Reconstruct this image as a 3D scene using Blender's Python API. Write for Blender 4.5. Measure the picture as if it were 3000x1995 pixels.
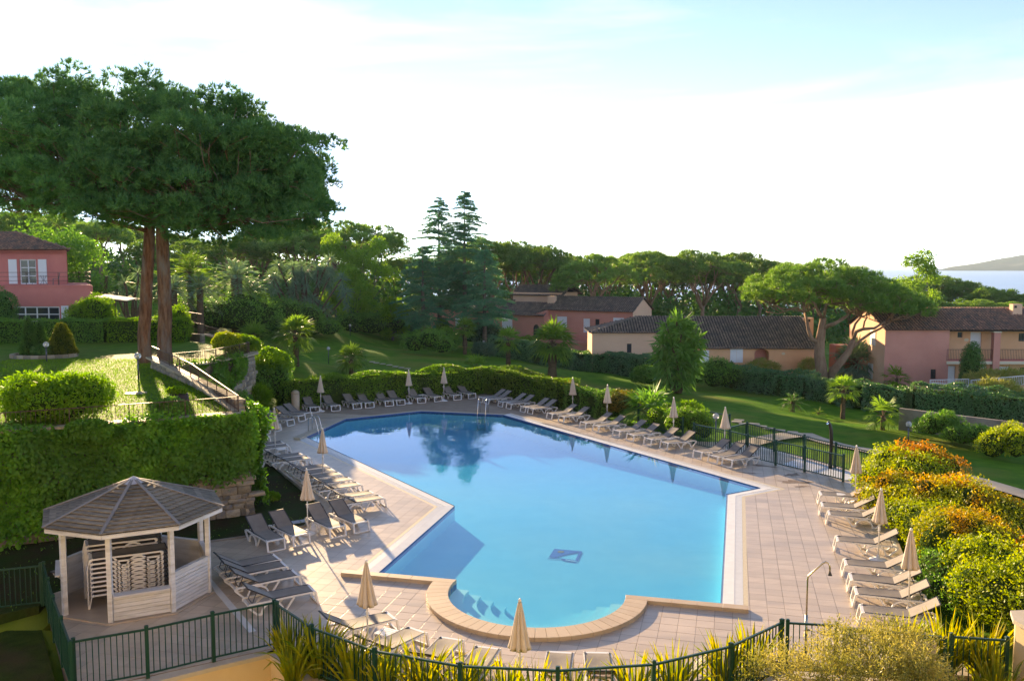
import bpy, bmesh, math, random
import numpy as np
from mathutils import Vector, Matrix
from mathutils.geometry import tessellate_polygon

random.seed(7)
RNG = np.random.default_rng(11)
scene = bpy.context.scene
for o in list(bpy.data.objects):
    bpy.data.objects.remove(o)

# ------------------------------------------------------------------ camera
CAM_H, PITCH, FPX = 8.5, 0.0841, 2556.0
cam_data = bpy.data.cameras.new('camera')
cam_data.sensor_width = 36.0
cam_data.lens = 36.0 * FPX / 3000.0
cam_data.clip_start = 0.1
cam_data.clip_end = 60000.0
cam = bpy.data.objects.new('camera', cam_data)
scene.collection.objects.link(cam)
cam.location = (0, 0, CAM_H)
cam.rotation_euler = (math.pi / 2 - PITCH, 0, 0)
scene.camera = cam

# ------------------------------------------------------------------ sky and sun
SUN_AZ = math.radians(-23.6)      # from +Y, negative towards -X
SUN_EL = math.radians(10.6)
world = bpy.data.worlds.new('World')
scene.world = world
world.use_nodes = True
wn = world.node_tree
wn.nodes.clear()
w_out = wn.nodes.new('ShaderNodeOutputWorld')
w_bg = wn.nodes.new('ShaderNodeBackground')
w_sky = wn.nodes.new('ShaderNodeTexSky')
w_sky.sky_type = 'NISHITA'
w_sky.sun_disc = False
w_sky.sun_elevation = SUN_EL
w_sky.sun_rotation = SUN_AZ
w_sky.altitude = 20.0
w_sky.air_density = 0.36
w_sky.dust_density = 0.0
w_sky.ozone_density = 1.6
w_bg.inputs['Strength'].default_value = 0.15
# thin high cirrus: a pale veil that takes its brightness from the sky behind it
w_tc = wn.nodes.new('ShaderNodeTexCoord')
w_map = wn.nodes.new('ShaderNodeMapping')
w_map.inputs['Scale'].default_value = (1.0, 0.55, 5.5)
w_map.inputs['Rotation'].default_value = (0.0, math.radians(12), math.radians(20))
w_noi = wn.nodes.new('ShaderNodeTexNoise')
w_noi.inputs['Scale'].default_value = 2.2
w_noi.inputs['Detail'].default_value = 7.0
w_noi.inputs['Roughness'].default_value = 0.58
w_noi.inputs['Distortion'].default_value = 0.5
w_rmp = wn.nodes.new('ShaderNodeMapRange')
w_rmp.inputs['From Min'].default_value = 0.47
w_rmp.inputs['From Max'].default_value = 0.78
w_rmp.inputs['To Max'].default_value = 0.75
w_mix = wn.nodes.new('ShaderNodeMix')
w_mix.data_type = 'RGBA'
w_mix.blend_type = 'MIX'
w_bw = wn.nodes.new('ShaderNodeRGBToBW')
w_mul = wn.nodes.new('ShaderNodeVectorMath')
w_mul.operation = 'SCALE'
w_mul.inputs[0].default_value = (1.25, 1.25, 1.27)
L = wn.links.new
L(w_tc.outputs['Generated'], w_map.inputs['Vector'])
L(w_map.outputs['Vector'], w_noi.inputs['Vector'])
L(w_noi.outputs['Fac'], w_rmp.inputs['Value'])
L(w_rmp.outputs['Result'], w_mix.inputs['Factor'])
L(w_sky.outputs['Color'], w_bw.inputs['Color'])
L(w_bw.outputs['Val'], w_mul.inputs['Scale'])
L(w_sky.outputs['Color'], w_mix.inputs['A'])
L(w_mul.outputs['Vector'], w_mix.inputs['B'])
L(w_mix.outputs['Result'], w_bg.inputs['Color'])
L(w_bg.outputs['Background'], w_out.inputs['Surface'])

sun_data = bpy.data.lights.new('sun', 'SUN')
sun_data.energy = 4.2
sun_data.angle = math.radians(0.6)
sun_data.color = (1.0, 0.83, 0.58)
sun = bpy.data.objects.new('sun', sun_data)
scene.collection.objects.link(sun)
sun_dir = Vector((math.sin(SUN_AZ) * math.cos(SUN_EL), math.cos(SUN_AZ) * math.cos(SUN_EL), math.sin(SUN_EL)))
sun.rotation_euler = sun_dir.to_track_quat('Z', 'Y').to_euler()
sun.location = (-30, 60, 40)

scene.view_settings.view_transform = 'Standard'
scene.view_settings.look = 'None'
scene.view_settings.exposure = 1.92
scene.view_settings.use_white_balance = True      # camera set for open shade
scene.view_settings.white_balance_temperature = 8500
scene.view_settings.white_balance_tint = 16
scene.view_settings.gamma = 1.0
scene.view_settings.use_curve_mapping = False
scene.render.engine = 'CYCLES'
scene.cycles.use_denoising = True
scene.cycles.max_bounces = 7
scene.cycles.transparent_max_bounces = 12
scene.cycles.transmission_bounces = 5
scene.cycles.glossy_bounces = 3
scene.cycles.diffuse_bounces = 4
scene.cycles.volume_bounces = 1
scene.cycles.caustics_reflective = False
scene.cycles.caustics_refractive = False
scene.cycles.sample_clamp_indirect = 6.0

# ------------------------------------------------------------------ helpers
COL = scene.collection
CT, ST = math.cos(PITCH), math.sin(PITCH)


def at(px, py, z=0.0):
    """world (x, y, z) of a spot of the photograph that lies at height z"""
    u = (px - 1500.0) / FPX
    v = (py - 997.5) / FPX
    t = (CAM_H - z) / (ST + v * CT)
    return (u * t, (CT - v * ST) * t, z)


def on_y(px, py, y):
    """world (x, z) of a spot that lies on the upright plane at depth y"""
    u = (px - 1500.0) / FPX
    v = (py - 997.5) / FPX
    t = y / (CT - v * ST)
    return (u * t, CAM_H - t * (ST + v * CT))


def tag(o, label=None, cat=None, group=None, kind=None):
    if label:
        o['label'] = label
    if cat:
        o['category'] = cat
    if group:
        o['group'] = group
    if kind:
        o['kind'] = kind
    return o


def empty(name, loc, rz=0.0, label=None, cat=None, group=None):
    o = bpy.data.objects.new(name, None)
    COL.objects.link(o)
    o.empty_display_size = 0.2
    o.location = loc
    o.rotation_euler = (0, 0, rz)
    return tag(o, label, cat, group)


def link(name, me, parent=None, loc=None, rz=0.0):
    o = bpy.data.objects.new(name, me)
    COL.objects.link(o)
    if parent:
        o.parent = parent
    if loc is not None:
        o.location = loc
    if rz:
        o.rotation_euler = (0, 0, rz)
    return o


def copy_tree(o, parent=None):
    c = o.copy()
    COL.objects.link(c)
    c.parent = parent
    for ch in o.children:
        copy_tree(ch, c)
    return c


def np_mesh(name, V, F, mat=None, smooth=False):
    V = np.asarray(V, dtype=np.float32)
    F = np.asarray(F, dtype=np.int32)
    me = bpy.data.meshes.new(name)
    k = F.shape[1]
    me.vertices.add(len(V))
    me.vertices.foreach_set('co', V.ravel())
    me.loops.add(F.size)
    me.loops.foreach_set('vertex_index', F.ravel())
    me.polygons.add(len(F))
    me.polygons.foreach_set('loop_start', np.arange(0, F.size, k, dtype=np.int32))
    me.polygons.foreach_set('loop_total', np.full(len(F), k, dtype=np.int32))
    if smooth:
        me.polygons.foreach_set('use_smooth', np.ones(len(F), dtype=bool))
    me.update(calc_edges=True)
    if mat:
        me.materials.append(mat)
    return me


class MB:
    """collects plain shapes; build() links them as one mesh object"""

    def __init__(self):
        self.v = []
        self.f = []

    def add(self, verts, faces):
        n = len(self.v)
        self.v.extend([tuple(p) for p in verts])
        self.f.extend([tuple(i + n for i in f) for f in faces])
        return self

    def box(self, c, s, rz=0.0):
        x, y, z = c
        a, b, h = s[0] / 2, s[1] / 2, s[2] / 2
        ca, sa = math.cos(rz), math.sin(rz)
        vs = []
        for dz in (-h, h):
            for dx, dy in ((-a, -b), (a, -b), (a, b), (-a, b)):
                vs.append((x + dx * ca - dy * sa, y + dx * sa + dy * ca, z + dz))
        return self.add(vs, [(3, 2, 1, 0), (4, 5, 6, 7), (0, 1, 5, 4), (1, 2, 6, 5), (2, 3, 7, 6), (3, 0, 4, 7)])

    def bar(self, p, q, w, h=None):
        """box bar from p to q; w across (level), h up"""
        h = h or w
        p, q = Vector(p), Vector(q)
        d = (q - p).normalized()
        up = Vector((0, 0, 1)) if abs(d.z) < 0.98 else Vector((0, 1, 0))
        s = d.cross(up).normalized()
        u = s.cross(d).normalized()
        vs = []
        for e in (p, q):
            for a, b in ((-1, -1), (1, -1), (1, 1), (-1, 1)):
                vs.append(e + s * (a * w / 2) + u * (b * h / 2))
        return self.add(vs, [(3, 2, 1, 0), (4, 5, 6, 7), (0, 1, 5, 4), (1, 2, 6, 5), (2, 3, 7, 6), (3, 0, 4, 7)])

    def tube(self, pts, radii, n=8, cap=True):
        pts = [Vector(p) for p in pts]
        if not hasattr(radii, '__len__'):
            radii = [radii] * len(pts)
        base = len(self.v)
        ref = None
        for i, p in enumerate(pts):
            d = (pts[min(i + 1, len(pts) - 1)] - pts[max(i - 1, 0)])
            d = d.normalized() if d.length > 1e-9 else Vector((0, 0, 1))
            if ref is None:
                ref = d.orthogonal().normalized()
            ref = (ref - d * ref.dot(d))
            ref = ref.normalized() if ref.length > 1e-6 else d.orthogonal().normalized()
            s = d.cross(ref)
            for k in range(n):
                a = 2 * math.pi * k / n
                self.v.append(tuple(p + (ref * math.cos(a) + s * math.sin(a)) * radii[i]))
        for i in range(len(pts) - 1):
            for k in range(n):
                a = base + i * n + k
                b = base + i * n + (k + 1) % n
                self.f.append((a, b, b + n, a + n))
        if cap:
            self.f.append(tuple(base + k for k in range(n))[::-1])
            e = base + (len(pts) - 1) * n
            self.f.append(tuple(e + k for k in range(n)))
        return self

    def ribbon(self, prof, y0, y1, t, closed=False):
        """bar that follows a profile of (x, z) points; thickness t in the profile, from y0 to y1 across"""
        n = len(prof)
        P = [Vector((a, b)) for a, b in prof]
        top, bot = [], []
        for i in range(n):
            if closed:
                a, b = P[i - 1], P[(i + 1) % n]
            else:
                a, b = P[max(i - 1, 0)], P[min(i + 1, n - 1)]
            d1 = (P[i] - a).normalized() if (P[i] - a).length > 1e-9 else (b - P[i]).normalized()
            d2 = (b - P[i]).normalized() if (b - P[i]).length > 1e-9 else d1
            m = (d1 + d2)
            m = m.normalized() if m.length > 1e-6 else d1
            nn = Vector((-m.y, m.x))
            c = max(0.45, nn.dot(Vector((-d1.y, d1.x))))
            top.append(P[i] + nn * (t / 2 / c))
            bot.append(P[i] - nn * (t / 2 / c))
        base = len(self.v)
        for i in range(n):
            self.v += [(top[i].x, y0, top[i].y), (top[i].x, y1, top[i].y), (bot[i].x, y1, bot[i].y), (bot[i].x, y0, bot[i].y)]
        for i in range(n if closed else n - 1):
            a = base + 4 * i
            b = base + 4 * ((i + 1) % n)
            for k in range(4):
                k2 = (k + 1) % 4
                self.f.append((a + k, b + k, b + k2, a + k2))
        if not closed:
            self.f.append((base, base + 1, base + 2, base + 3))
            e = base + 4 * (n - 1)
            self.f.append((e + 3, e + 2, e + 1, e))
        return self

    def lathe(self, prof, n=16, c=(0, 0, 0)):
        base = len(self.v)
        for r, z in prof:
            for k in range(n):
                a = 2 * math.pi * k / n
                self.v.append((c[0] + r * math.cos(a), c[1] + r * math.sin(a), c[2] + z))
        for i in range(len(prof) - 1):
            for k in range(n):
                a = base + i * n + k
                b = base + i * n + (k + 1) % n
                self.f.append((a, b, b + n, a + n))
        self.f.append(tuple(base + k for k in range(n))[::-1])
        e = base + (len(prof) - 1) * n
        self.f.append(tuple(e + k for k in range(n)))
        return self

    def prism(self, poly, z0, z1):
        """closed outline (counter-clockwise) raised from z0 to z1"""
        n = len(poly)
        tris = tessellate_polygon([[Vector((p[0], p[1], 0)) for p in poly]])
        base = len(self.v)
        self.v += [(p[0], p[1], z0) for p in poly] + [(p[0], p[1], z1) for p in poly]
        for i in range(n):
            j = (i + 1) % n
            self.f.append((base + i, base + j, base + n + j, base + n + i))
        for a, b, c in tris:
            pa, pb, pc = poly[a], poly[b], poly[c]
            ccw = (pb[0] - pa[0]) * (pc[1] - pa[1]) - (pb[1] - pa[1]) * (pc[0] - pa[0]) > 0
            if not ccw:
                b, c = c, b
            self.f.append((base + n + a, base + n + b, base + n + c))
            self.f.append((base + c, base + b, base + a))
        return self

    def mesh(self, name, mat=None, off=(0, 0, 0), smooth=False):
        me = bpy.data.meshes.new(name)
        ox, oy, oz = off
        me.from_pydata([(x - ox, y - oy, z - oz) for x, y, z in self.v], [], self.f)
        if smooth:
            for p in me.polygons:
                p.use_smooth = True
        me.update()
        if mat:
            me.materials.append(mat)
        return me

    def build(self, name, mat, parent=None, smooth=False, origin=None, local=False):
        """vertices are world coordinates unless local=True"""
        if parent is not None:
            off = (0, 0, 0) if local else wloc(parent)
            return link(name, self.mesh(name, mat, off, smooth), parent)
        o = origin or (0, 0, 0)
        return link(name, self.mesh(name, mat, o, smooth), None, o)


def wloc(o):
    v = Vector(o.location)
    while o.parent:
        o = o.parent
        v += Vector(o.location)
    return tuple(v)


def smoothstep(a, b, x):
    t = np.clip((x - a) / (b - a), 0, 1)
    return t * t * (3 - 2 * t)


ORD = ['first', 'second', 'third', 'fourth', 'fifth', 'sixth', 'seventh', 'eighth', 'ninth', 'tenth', 'eleventh',
       'twelfth', 'thirteenth', 'fourteenth', 'fifteenth', 'sixteenth', 'seventeenth', 'eighteenth', 'nineteenth', 'twentieth']


# ------------------------------------------------------------------ materials
def new_mat(name):
    m = bpy.data.materials.new(name)
    m.use_nodes = True
    nt = m.node_tree
    return m, nt, nt.nodes['Principled BSDF'], nt.links.new


def mat(name, c1, c2=None, scale=3.0, rough=0.6, bump=0.0, bscale=25.0, metal=0.0, spec=0.4, detail=5.0,
        stretch=(1, 1, 1), coords='Object', rnd=0.0, lo=0.35, hi=0.65, c3=None, s3=0.3, bdist=0.02):
    m, nt, b, ln = new_mat(name)
    b.inputs['Roughness'].default_value = rough
    b.inputs['Metallic'].default_value = metal
    b.inputs['Specular IOR Level'].default_value = spec
    b.inputs['Base Color'].default_value = (*c1, 1)
    tc = nt.nodes.new('ShaderNodeTexCoord')
    mp = nt.nodes.new('ShaderNodeMapping')
    mp.inputs['Scale'].default_value = stretch
    if coords == 'World':
        geo = nt.nodes.new('ShaderNodeNewGeometry')
        ln(geo.outputs['Position'], mp.inputs['Vector'])
    else:
        ln(tc.outputs[coords], mp.inputs['Vector'])
    col = None
    if c2:
        n = nt.nodes.new('ShaderNodeTexNoise')
        n.inputs['Scale'].default_value = scale
        n.inputs['Detail'].default_value = detail
        n.inputs['Roughness'].default_value = 0.62
        ln(mp.outputs['Vector'], n.inputs['Vector'])
        r = nt.nodes.new('ShaderNodeValToRGB')
        r.color_ramp.elements[0].position = lo
        r.color_ramp.elements[0].color = (*c1, 1)
        r.color_ramp.elements[1].position = hi
        r.color_ramp.elements[1].color = (*c2, 1)
        ln(n.outputs['Fac'], r.inputs['Fac'])
        col = r.outputs['Color']
    if c3:
        n3 = nt.nodes.new('ShaderNodeTexNoise')
        n3.inputs['Scale'].default_value = s3
        n3.inputs['Detail'].default_value = 4.0
        ln(mp.outputs['Vector'], n3.inputs['Vector'])
        r3 = nt.nodes.new('ShaderNodeMapRange')
        r3.inputs['From Min'].default_value = 0.48
        r3.inputs['From Max'].default_value = 0.68
        ln(n3.outputs['Fac'], r3.inputs['Value'])
        mx3 = nt.nodes.new('ShaderNodeMix')
        mx3.data_type = 'RGBA'
        ln(r3.outputs['Result'], mx3.inputs['Factor'])
        if col:
            ln(col, mx3.inputs['A'])
        else:
            mx3.inputs['A'].default_value = (*c1, 1)
        mx3.inputs['B'].default_value = (*c3, 1)
        col = mx3.outputs['Result']
    if rnd:
        oi = nt.nodes.new('ShaderNodeObjectInfo')
        mr = nt.nodes.new('ShaderNodeMapRange')
        mr.inputs['To Min'].default_value = 1 - rnd
        mr.inputs['To Max'].default_value = 1 + rnd
        ln(oi.outputs['Random'], mr.inputs['Value'])
        vm = nt.nodes.new('ShaderNodeVectorMath')
        vm.operation = 'SCALE'
        if col:
            ln(col, vm.inputs[0])
        else:
            vm.inputs[0].default_value = c1
        ln(mr.outputs['Result'], vm.inputs['Scale'])
        col = vm.outputs['Vector']
    if col:
        ln(col, b.inputs['Base Color'])
    if bump:
        n2 = nt.nodes.new('ShaderNodeTexNoise')
        n2.inputs['Scale'].default_value = bscale
        n2.inputs['Detail'].default_value = 6.0
        ln(mp.outputs['Vector'], n2.inputs['Vector'])
        bp = nt.nodes.new('ShaderNodeBump')
        bp.inputs['Strength'].default_value = bump
        bp.inputs['Distance'].default_value = bdist
        ln(n2.outputs['Fac'], bp.inputs['Height'])
        ln(bp.outputs['Normal'], b.inputs['Normal'])
    return m


def leaf_mat(name, c1, c2, c3=None, trans=0.45, scale=0.8, rough=0.5, tcol=None, s3=0.35, rnd=0.12, coords='Object'):
    """leaves: reflect and let light through; c1-c2 from leaf to leaf, c3 in larger patches"""
    m, nt, b, ln = new_mat(name)
    b.inputs['Roughness'].default_value = rough
    b.inputs['Specular IOR Level'].default_value = 0.25
    tc = nt.nodes.new('ShaderNodeTexCoord')
    n = nt.nodes.new('ShaderNodeTexNoise')
    n.inputs['Scale'].default_value = scale
    n.inputs['Detail'].default_value = 6.0
    n.inputs['Roughness'].default_value = 0.75
    ln(tc.outputs[coords], n.inputs['Vector'])
    r = nt.nodes.new('ShaderNodeValToRGB')
    r.color_ramp.elements[0].position = 0.36
    r.color_ramp.elements[0].color = (*c1, 1)
    r.color_ramp.elements[1].position = 0.64
    r.color_ramp.elements[1].color = (*c2, 1)
    ln(n.outputs['Fac'], r.inputs['Fac'])
    col = r.outputs['Color']
    if c3:
        n3 = nt.nodes.new('ShaderNodeTexNoise')
        n3.inputs['Scale'].default_value = s3
        n3.inputs['Detail'].default_value = 3.0
        ln(tc.outputs[coords], n3.inputs['Vector'])
        r3 = nt.nodes.new('ShaderNodeMapRange')
        r3.inputs['From Min'].default_value = 0.46
        r3.inputs['From Max'].default_value = 0.62
        ln(n3.outputs['Fac'], r3.inputs['Value'])
        mx3 = nt.nodes.new('ShaderNodeMix')
        mx3.data_type = 'RGBA'
        ln(r3.outputs['Result'], mx3.inputs['Factor'])
        ln(col, mx3.inputs['A'])
        mx3.inputs['B'].default_value = (*c3, 1)
        col = mx3.outputs['Result']
    oi = nt.nodes.new('ShaderNodeObjectInfo')
    mr = nt.nodes.new('ShaderNodeMapRange')
    mr.inputs['To Min'].default_value = 1 - rnd
    mr.inputs['To Max'].default_value = 1 + rnd
    ln(oi.outputs['Random'], mr.inputs['Value'])
    vm = nt.nodes.new('ShaderNodeVectorMath')
    vm.operation = 'SCALE'
    ln(col, vm.inputs[0])
    ln(mr.outputs['Result'], vm.inputs['Scale'])
    ln(vm.outputs['Vector'], b.inputs['Base Color'])
    tr = nt.nodes.new('ShaderNodeBsdfTranslucent')
    tm = nt.nodes.new('ShaderNodeVectorMath')
    tm.operation = 'MULTIPLY'
    tm.inputs[1].default_value = tcol or (1.5, 1.55, 0.6)
    ln(vm.outputs['Vector'], tm.inputs[0])
    ln(tm.outputs['Vector'], tr.inputs['Color'])
    mx = nt.nodes.new('ShaderNodeMixShader')
    mx.inputs['Fac'].default_value = trans
    ln(b.outputs['BSDF'], mx.inputs[1])
    ln(tr.outputs['BSDF'], mx.inputs[2])
    ln(mx.outputs['Shader'], nt.nodes['Material Output'].inputs['Surface'])
    return m


M = {}
M['lawn'] = mat('lawn', (0.058, 0.174, 0.012), (0.112, 0.263, 0.022), scale=1.1, rough=0.75, bump=0.9, bscale=38, coords='World',
                c3=(0.190, 0.225, 0.040), s3=0.16, spec=0.03, detail=9, bdist=0.06)
M['lawn_terrace'] = mat('lawn_terrace', (0.067, 0.162, 0.013), (0.123, 0.241, 0.025), scale=1.4, rough=0.75, bump=1.0, bscale=30, coords='World',
                        c3=(0.13, 0.18, 0.03), s3=0.2, spec=0.03, detail=9, bdist=0.07)
M['rough'] = mat('rough', (0.030, 0.058, 0.012), (0.060, 0.095, 0.018), scale=2.2, rough=0.9, bump=1.0, bscale=24, coords='World', spec=0.05, detail=9, c3=(0.085, 0.062, 0.035), s3=0.5, bdist=0.08)  # grass with brown earth patches, darkened in its colour for the shade there
M['earth'] = mat('earth', (0.055, 0.036, 0.020), (0.035, 0.055, 0.014), scale=1.3, rough=0.9, bump=0.9, bscale=14, coords='World', spec=0.1, detail=9,
                 c3=(0.028, 0.060, 0.012), s3=0.45, bdist=0.06)
M['tile'] = mat('tile', (0.53, 0.418, 0.312), (0.60, 0.485, 0.370), scale=0.9, rough=0.32, coords='World', stretch=(1, 3.5, 1),
                c3=(0.46, 0.375, 0.295), s3=0.35, rnd=0.09, spec=0.45, detail=8)
M['tile_far'] = mat('tile_far', (0.52, 0.412, 0.310), (0.60, 0.490, 0.380), scale=1.4, rough=0.34, coords='World', stretch=(1, 3.0, 1),
                    c3=(0.45, 0.37, 0.295), s3=0.35, spec=0.45, detail=8)
def add_tone(m, lo=.90, hi=1.08):
    nt = m.node_tree
    b = nt.nodes['Principled BSDF']
    src = b.inputs['Base Color'].links[0].from_socket
    at_ = nt.nodes.new('ShaderNodeAttribute')
    at_.attribute_name = 'tone'
    mr = nt.nodes.new('ShaderNodeMapRange')
    mr.inputs['To Min'].default_value = lo
    mr.inputs['To Max'].default_value = hi
    vm = nt.nodes.new('ShaderNodeVectorMath')
    vm.operation = 'SCALE'
    nt.links.new(at_.outputs['Fac'], mr.inputs['Value'])
    nt.links.new(src, vm.inputs[0])
    nt.links.new(mr.outputs['Result'], vm.inputs['Scale'])
    nt.links.new(vm.outputs['Vector'], b.inputs['Base Color'])


add_tone(M['tile_far'])
M['grout'] = mat('grout', (0.30, 0.22, 0.165), (0.36, 0.28, 0.21), scale=2, rough=0.9, coords='World')
M['stain'] = mat('stain', (0.17, 0.115, 0.075), (0.25, 0.18, 0.12), scale=6, rough=0.5, coords='World')
M['coping'] = mat('coping', (0.50, 0.375, 0.255), (0.55, 0.43, 0.30), scale=2, rough=0.5, rnd=0.05, coords='World')
M['pool_white'] = mat('pool_white', (0.66, 0.66, 0.64), (0.74, 0.74, 0.72), scale=3, rough=0.35, coords='World')
M['grating'] = mat('grating', (0.72, 0.74, 0.76), (0.78, 0.80, 0.82), scale=5, rough=0.4, coords='World')
M['mosaic'] = mat('mosaic', (0.62, 0.50, 0.30), (0.70, 0.60, 0.40), scale=14, rough=0.4, coords='World')
M['pool_shell'] = mat('pool_shell', (0.24, 0.84, 0.90), (0.29, 0.88, 0.92), scale=1.2, rough=0.5, coords='World')
M['pool_line'] = mat('pool_line', (0.03, 0.10, 0.28), (0.05, 0.16, 0.38), scale=30, rough=0.3, coords='World')
M['logo_blue'] = mat('logo_blue', (0.05, 0.20, 0.52), rough=0.5)
M['logo_orange'] = mat('logo_orange', (0.70, 0.25, 0.08), rough=0.5)
M['logo_white'] = mat('logo_white', (0.80, 0.86, 0.88), rough=0.5)
M['plastic'] = mat('plastic', (0.76, 0.75, 0.73), (0.82, 0.81, 0.80), scale=2.5, rough=0.38, rnd=0.05, spec=0.5)
M['sling'] = mat('sling', (0.205, 0.178, 0.150), (0.250, 0.218, 0.186), scale=4, rough=0.62, bump=0.25, bscale=220, rnd=0.10, bdist=0.003)
M['sling_edge'] = mat('sling_edge', (0.035, 0.035, 0.04), rough=0.5)
M['steel_dark'] = mat('steel_dark', (0.10, 0.11, 0.13), rough=0.4, metal=0.6)
M['canopy'] = mat('canopy', (0.60, 0.50, 0.40), (0.68, 0.58, 0.48), scale=3, rough=0.85, rnd=0.08, bump=0.15, bscale=60, bdist=0.006)
M['pole_white'] = mat('pole_white', (0.76, 0.75, 0.73), rough=0.35)
M['steel'] = mat('steel', (0.62, 0.63, 0.65), rough=0.16, metal=1.0)
M['brass_steel'] = mat('brass_steel', (0.60, 0.54, 0.42), rough=0.22, metal=1.0)
M['black_plastic'] = mat('black_plastic', (0.012, 0.012, 0.014), rough=0.35)
M['green_metal'] = mat('green_metal', (0.006, 0.050, 0.036), (0.009, 0.062, 0.044), scale=3, rough=0.33, spec=0.5)
M['iron'] = mat('iron', (0.085, 0.050, 0.034), (0.12, 0.072, 0.048), scale=5, rough=0.6, spec=0.25)
M['white_metal'] = mat('white_metal', (0.74, 0.75, 0.77), rough=0.4)
M['gaz_white'] = mat('gaz_white', (0.76, 0.77, 0.78), (0.66, 0.66, 0.66), scale=2.2, rough=0.55, bump=0.25, bscale=18, stretch=(1, 1, 6), c3=(0.56, 0.555, 0.53), s3=1.4, rnd=0.05, bdist=0.008)
M['gaz_roof'] = mat('gaz_roof', (0.22, 0.190, 0.145), (0.36, 0.315, 0.245), scale=2.4, rough=0.85, spec=0.1, bump=0.4, bscale=14, stretch=(1.5, 9, 9), c3=(0.16, 0.142, 0.115), s3=1.5, rnd=0.22, bdist=0.01)
M['gaz_cap'] = mat('gaz_cap', (0.55, 0.56, 0.58), rough=0.35, metal=0.4)
M['stone'] = mat('stone', (0.30, 0.235, 0.155), (0.42, 0.345, 0.24), scale=3, rough=0.85, bump=0.7, bscale=9, rnd=0.35, c3=(0.20, 0.19, 0.185), s3=1.1, bdist=0.05)
M['stone_wall'] = mat('stone_wall', (0.12, 0.105, 0.085), (0.18, 0.155, 0.12), scale=2.5, rough=0.95, bump=0.8, bscale=6, coords='World', bdist=0.06)
M['flag'] = mat('flag', (0.40, 0.31, 0.20), (0.48, 0.39, 0.27), scale=1.5, rough=0.7, bump=0.3, bscale=8, rnd=0.12, coords='World')
M['render_beige'] = mat('render_beige', (0.700, 0.525, 0.294), (0.750, 0.575, 0.338), scale=1.2, rough=0.9, bump=0.35, bscale=60, coords='World', c3=(0.650, 0.500, 0.300), s3=0.5, bdist=0.01)
M['cap_stone'] = mat('cap_stone', (0.50, 0.44, 0.34), (0.56, 0.49, 0.39), scale=4, rough=0.8, coords='World')
M['wall_pink'] = mat('wall_pink', (0.600, 0.185, 0.160), (0.670, 0.225, 0.190), scale=0.5, rough=0.92, bump=0.4, bscale=26, coords='World', c3=(0.530, 0.165, 0.150), s3=0.4, bdist=0.02)
M['wall_mauve'] = mat('wall_mauve', (0.600, 0.255, 0.195), (0.660, 0.295, 0.225), scale=0.5, rough=0.92, bump=0.4, bscale=26, coords='World', c3=(0.550, 0.235, 0.185), s3=0.3, bdist=0.02)
M['wall_orange'] = mat('wall_orange', (0.740, 0.400, 0.215), (0.800, 0.450, 0.255), scale=0.5, rough=0.92, bump=0.4, bscale=26, coords='World', c3=(0.680, 0.360, 0.200), s3=0.3, bdist=0.02)
M['wall_peach'] = mat('wall_peach', (0.760, 0.460, 0.300), (0.800, 0.500, 0.330), scale=0.5, rough=0.92, bump=0.4, bscale=26, coords='World', bdist=0.02)
M['roof_tile'] = mat('roof_tile', (0.181, 0.140, 0.115), (0.489, 0.319, 0.213), scale=2.8, rough=0.9, coords='World', c3=(0.116, 0.110, 0.098), s3=1.7, detail=3, lo=0.42, hi=0.68)
M['roof_red'] = mat('roof_red', (0.240, 0.145, 0.105), (0.500, 0.260, 0.165), scale=3.2, rough=0.9, coords='World', c3=(0.150, 0.125, 0.105), s3=1.5, detail=3, lo=0.42, hi=0.68)
M['roof_grey'] = mat('roof_grey', (0.170, 0.130, 0.100), (0.360, 0.265, 0.190), scale=2.8, rough=0.9, coords='World', c3=(0.125, 0.110, 0.092), s3=1.4, detail=3, lo=0.42, hi=0.68)
M['white_paint'] = mat('white_paint', (0.74, 0.75, 0.76), (0.70, 0.71, 0.73), scale=2, rough=0.5)
M['cream'] = mat('cream', (0.66, 0.56, 0.40), rough=0.8)
M['dark_wood'] = mat('dark_wood', (0.045, 0.030, 0.022), rough=0.7)
M['dark_inside'] = mat('dark_inside', (0.035, 0.032, 0.030), rough=0.9)  # near-black colour standing in for the shade inside openings
M['curtain'] = mat('curtain', (0.45, 0.44, 0.38), (0.62, 0.58, 0.46), scale=6, rough=0.9, stretch=(8, 1, 1))
M['concrete'] = mat('concrete', (0.22, 0.19, 0.155), (0.30, 0.265, 0.22), scale=1.6, rough=0.9, bump=0.3, bscale=20, coords='World', c3=(0.16, 0.14, 0.12), s3=0.7)
M['path'] = mat('path', (0.42, 0.36, 0.28), (0.48, 0.42, 0.33), scale=3, rough=0.85, bump=0.3, bscale=60, coords='World')
M['tray'] = mat('tray', (0.62, 0.66, 0.72), (0.68, 0.72, 0.78), scale=2, rough=0.4, coords='World')
M['bark'] = mat('bark', (0.119, 0.057, 0.033), (0.269, 0.150, 0.090), scale=3.2, rough=0.95, bump=1.0, bscale=5.5, stretch=(2.6, 2.6, 0.55), c3=(0.213, 0.181, 0.150), s3=1.2, spec=0.1, bdist=0.12)
M['bark_far'] = mat('bark_far', (0.200, 0.120, 0.078), (0.310, 0.205, 0.140), scale=2, rough=0.95, stretch=(2, 2, 0.5), rnd=0.25, spec=0.1)
M['bark_grey'] = mat('bark_grey', (0.125, 0.106, 0.085), (0.213, 0.181, 0.144), scale=3, rough=0.95, stretch=(1, 1, 3), bump=0.6, bscale=9, spec=0.1, bdist=0.05)
M['palm_trunk'] = mat('palm_trunk', (0.085, 0.055, 0.034), (0.20, 0.135, 0.085), scale=3, rough=0.95, stretch=(1, 1, 7), bump=0.8, bscale=6, spec=0.1, bdist=0.06)
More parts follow.
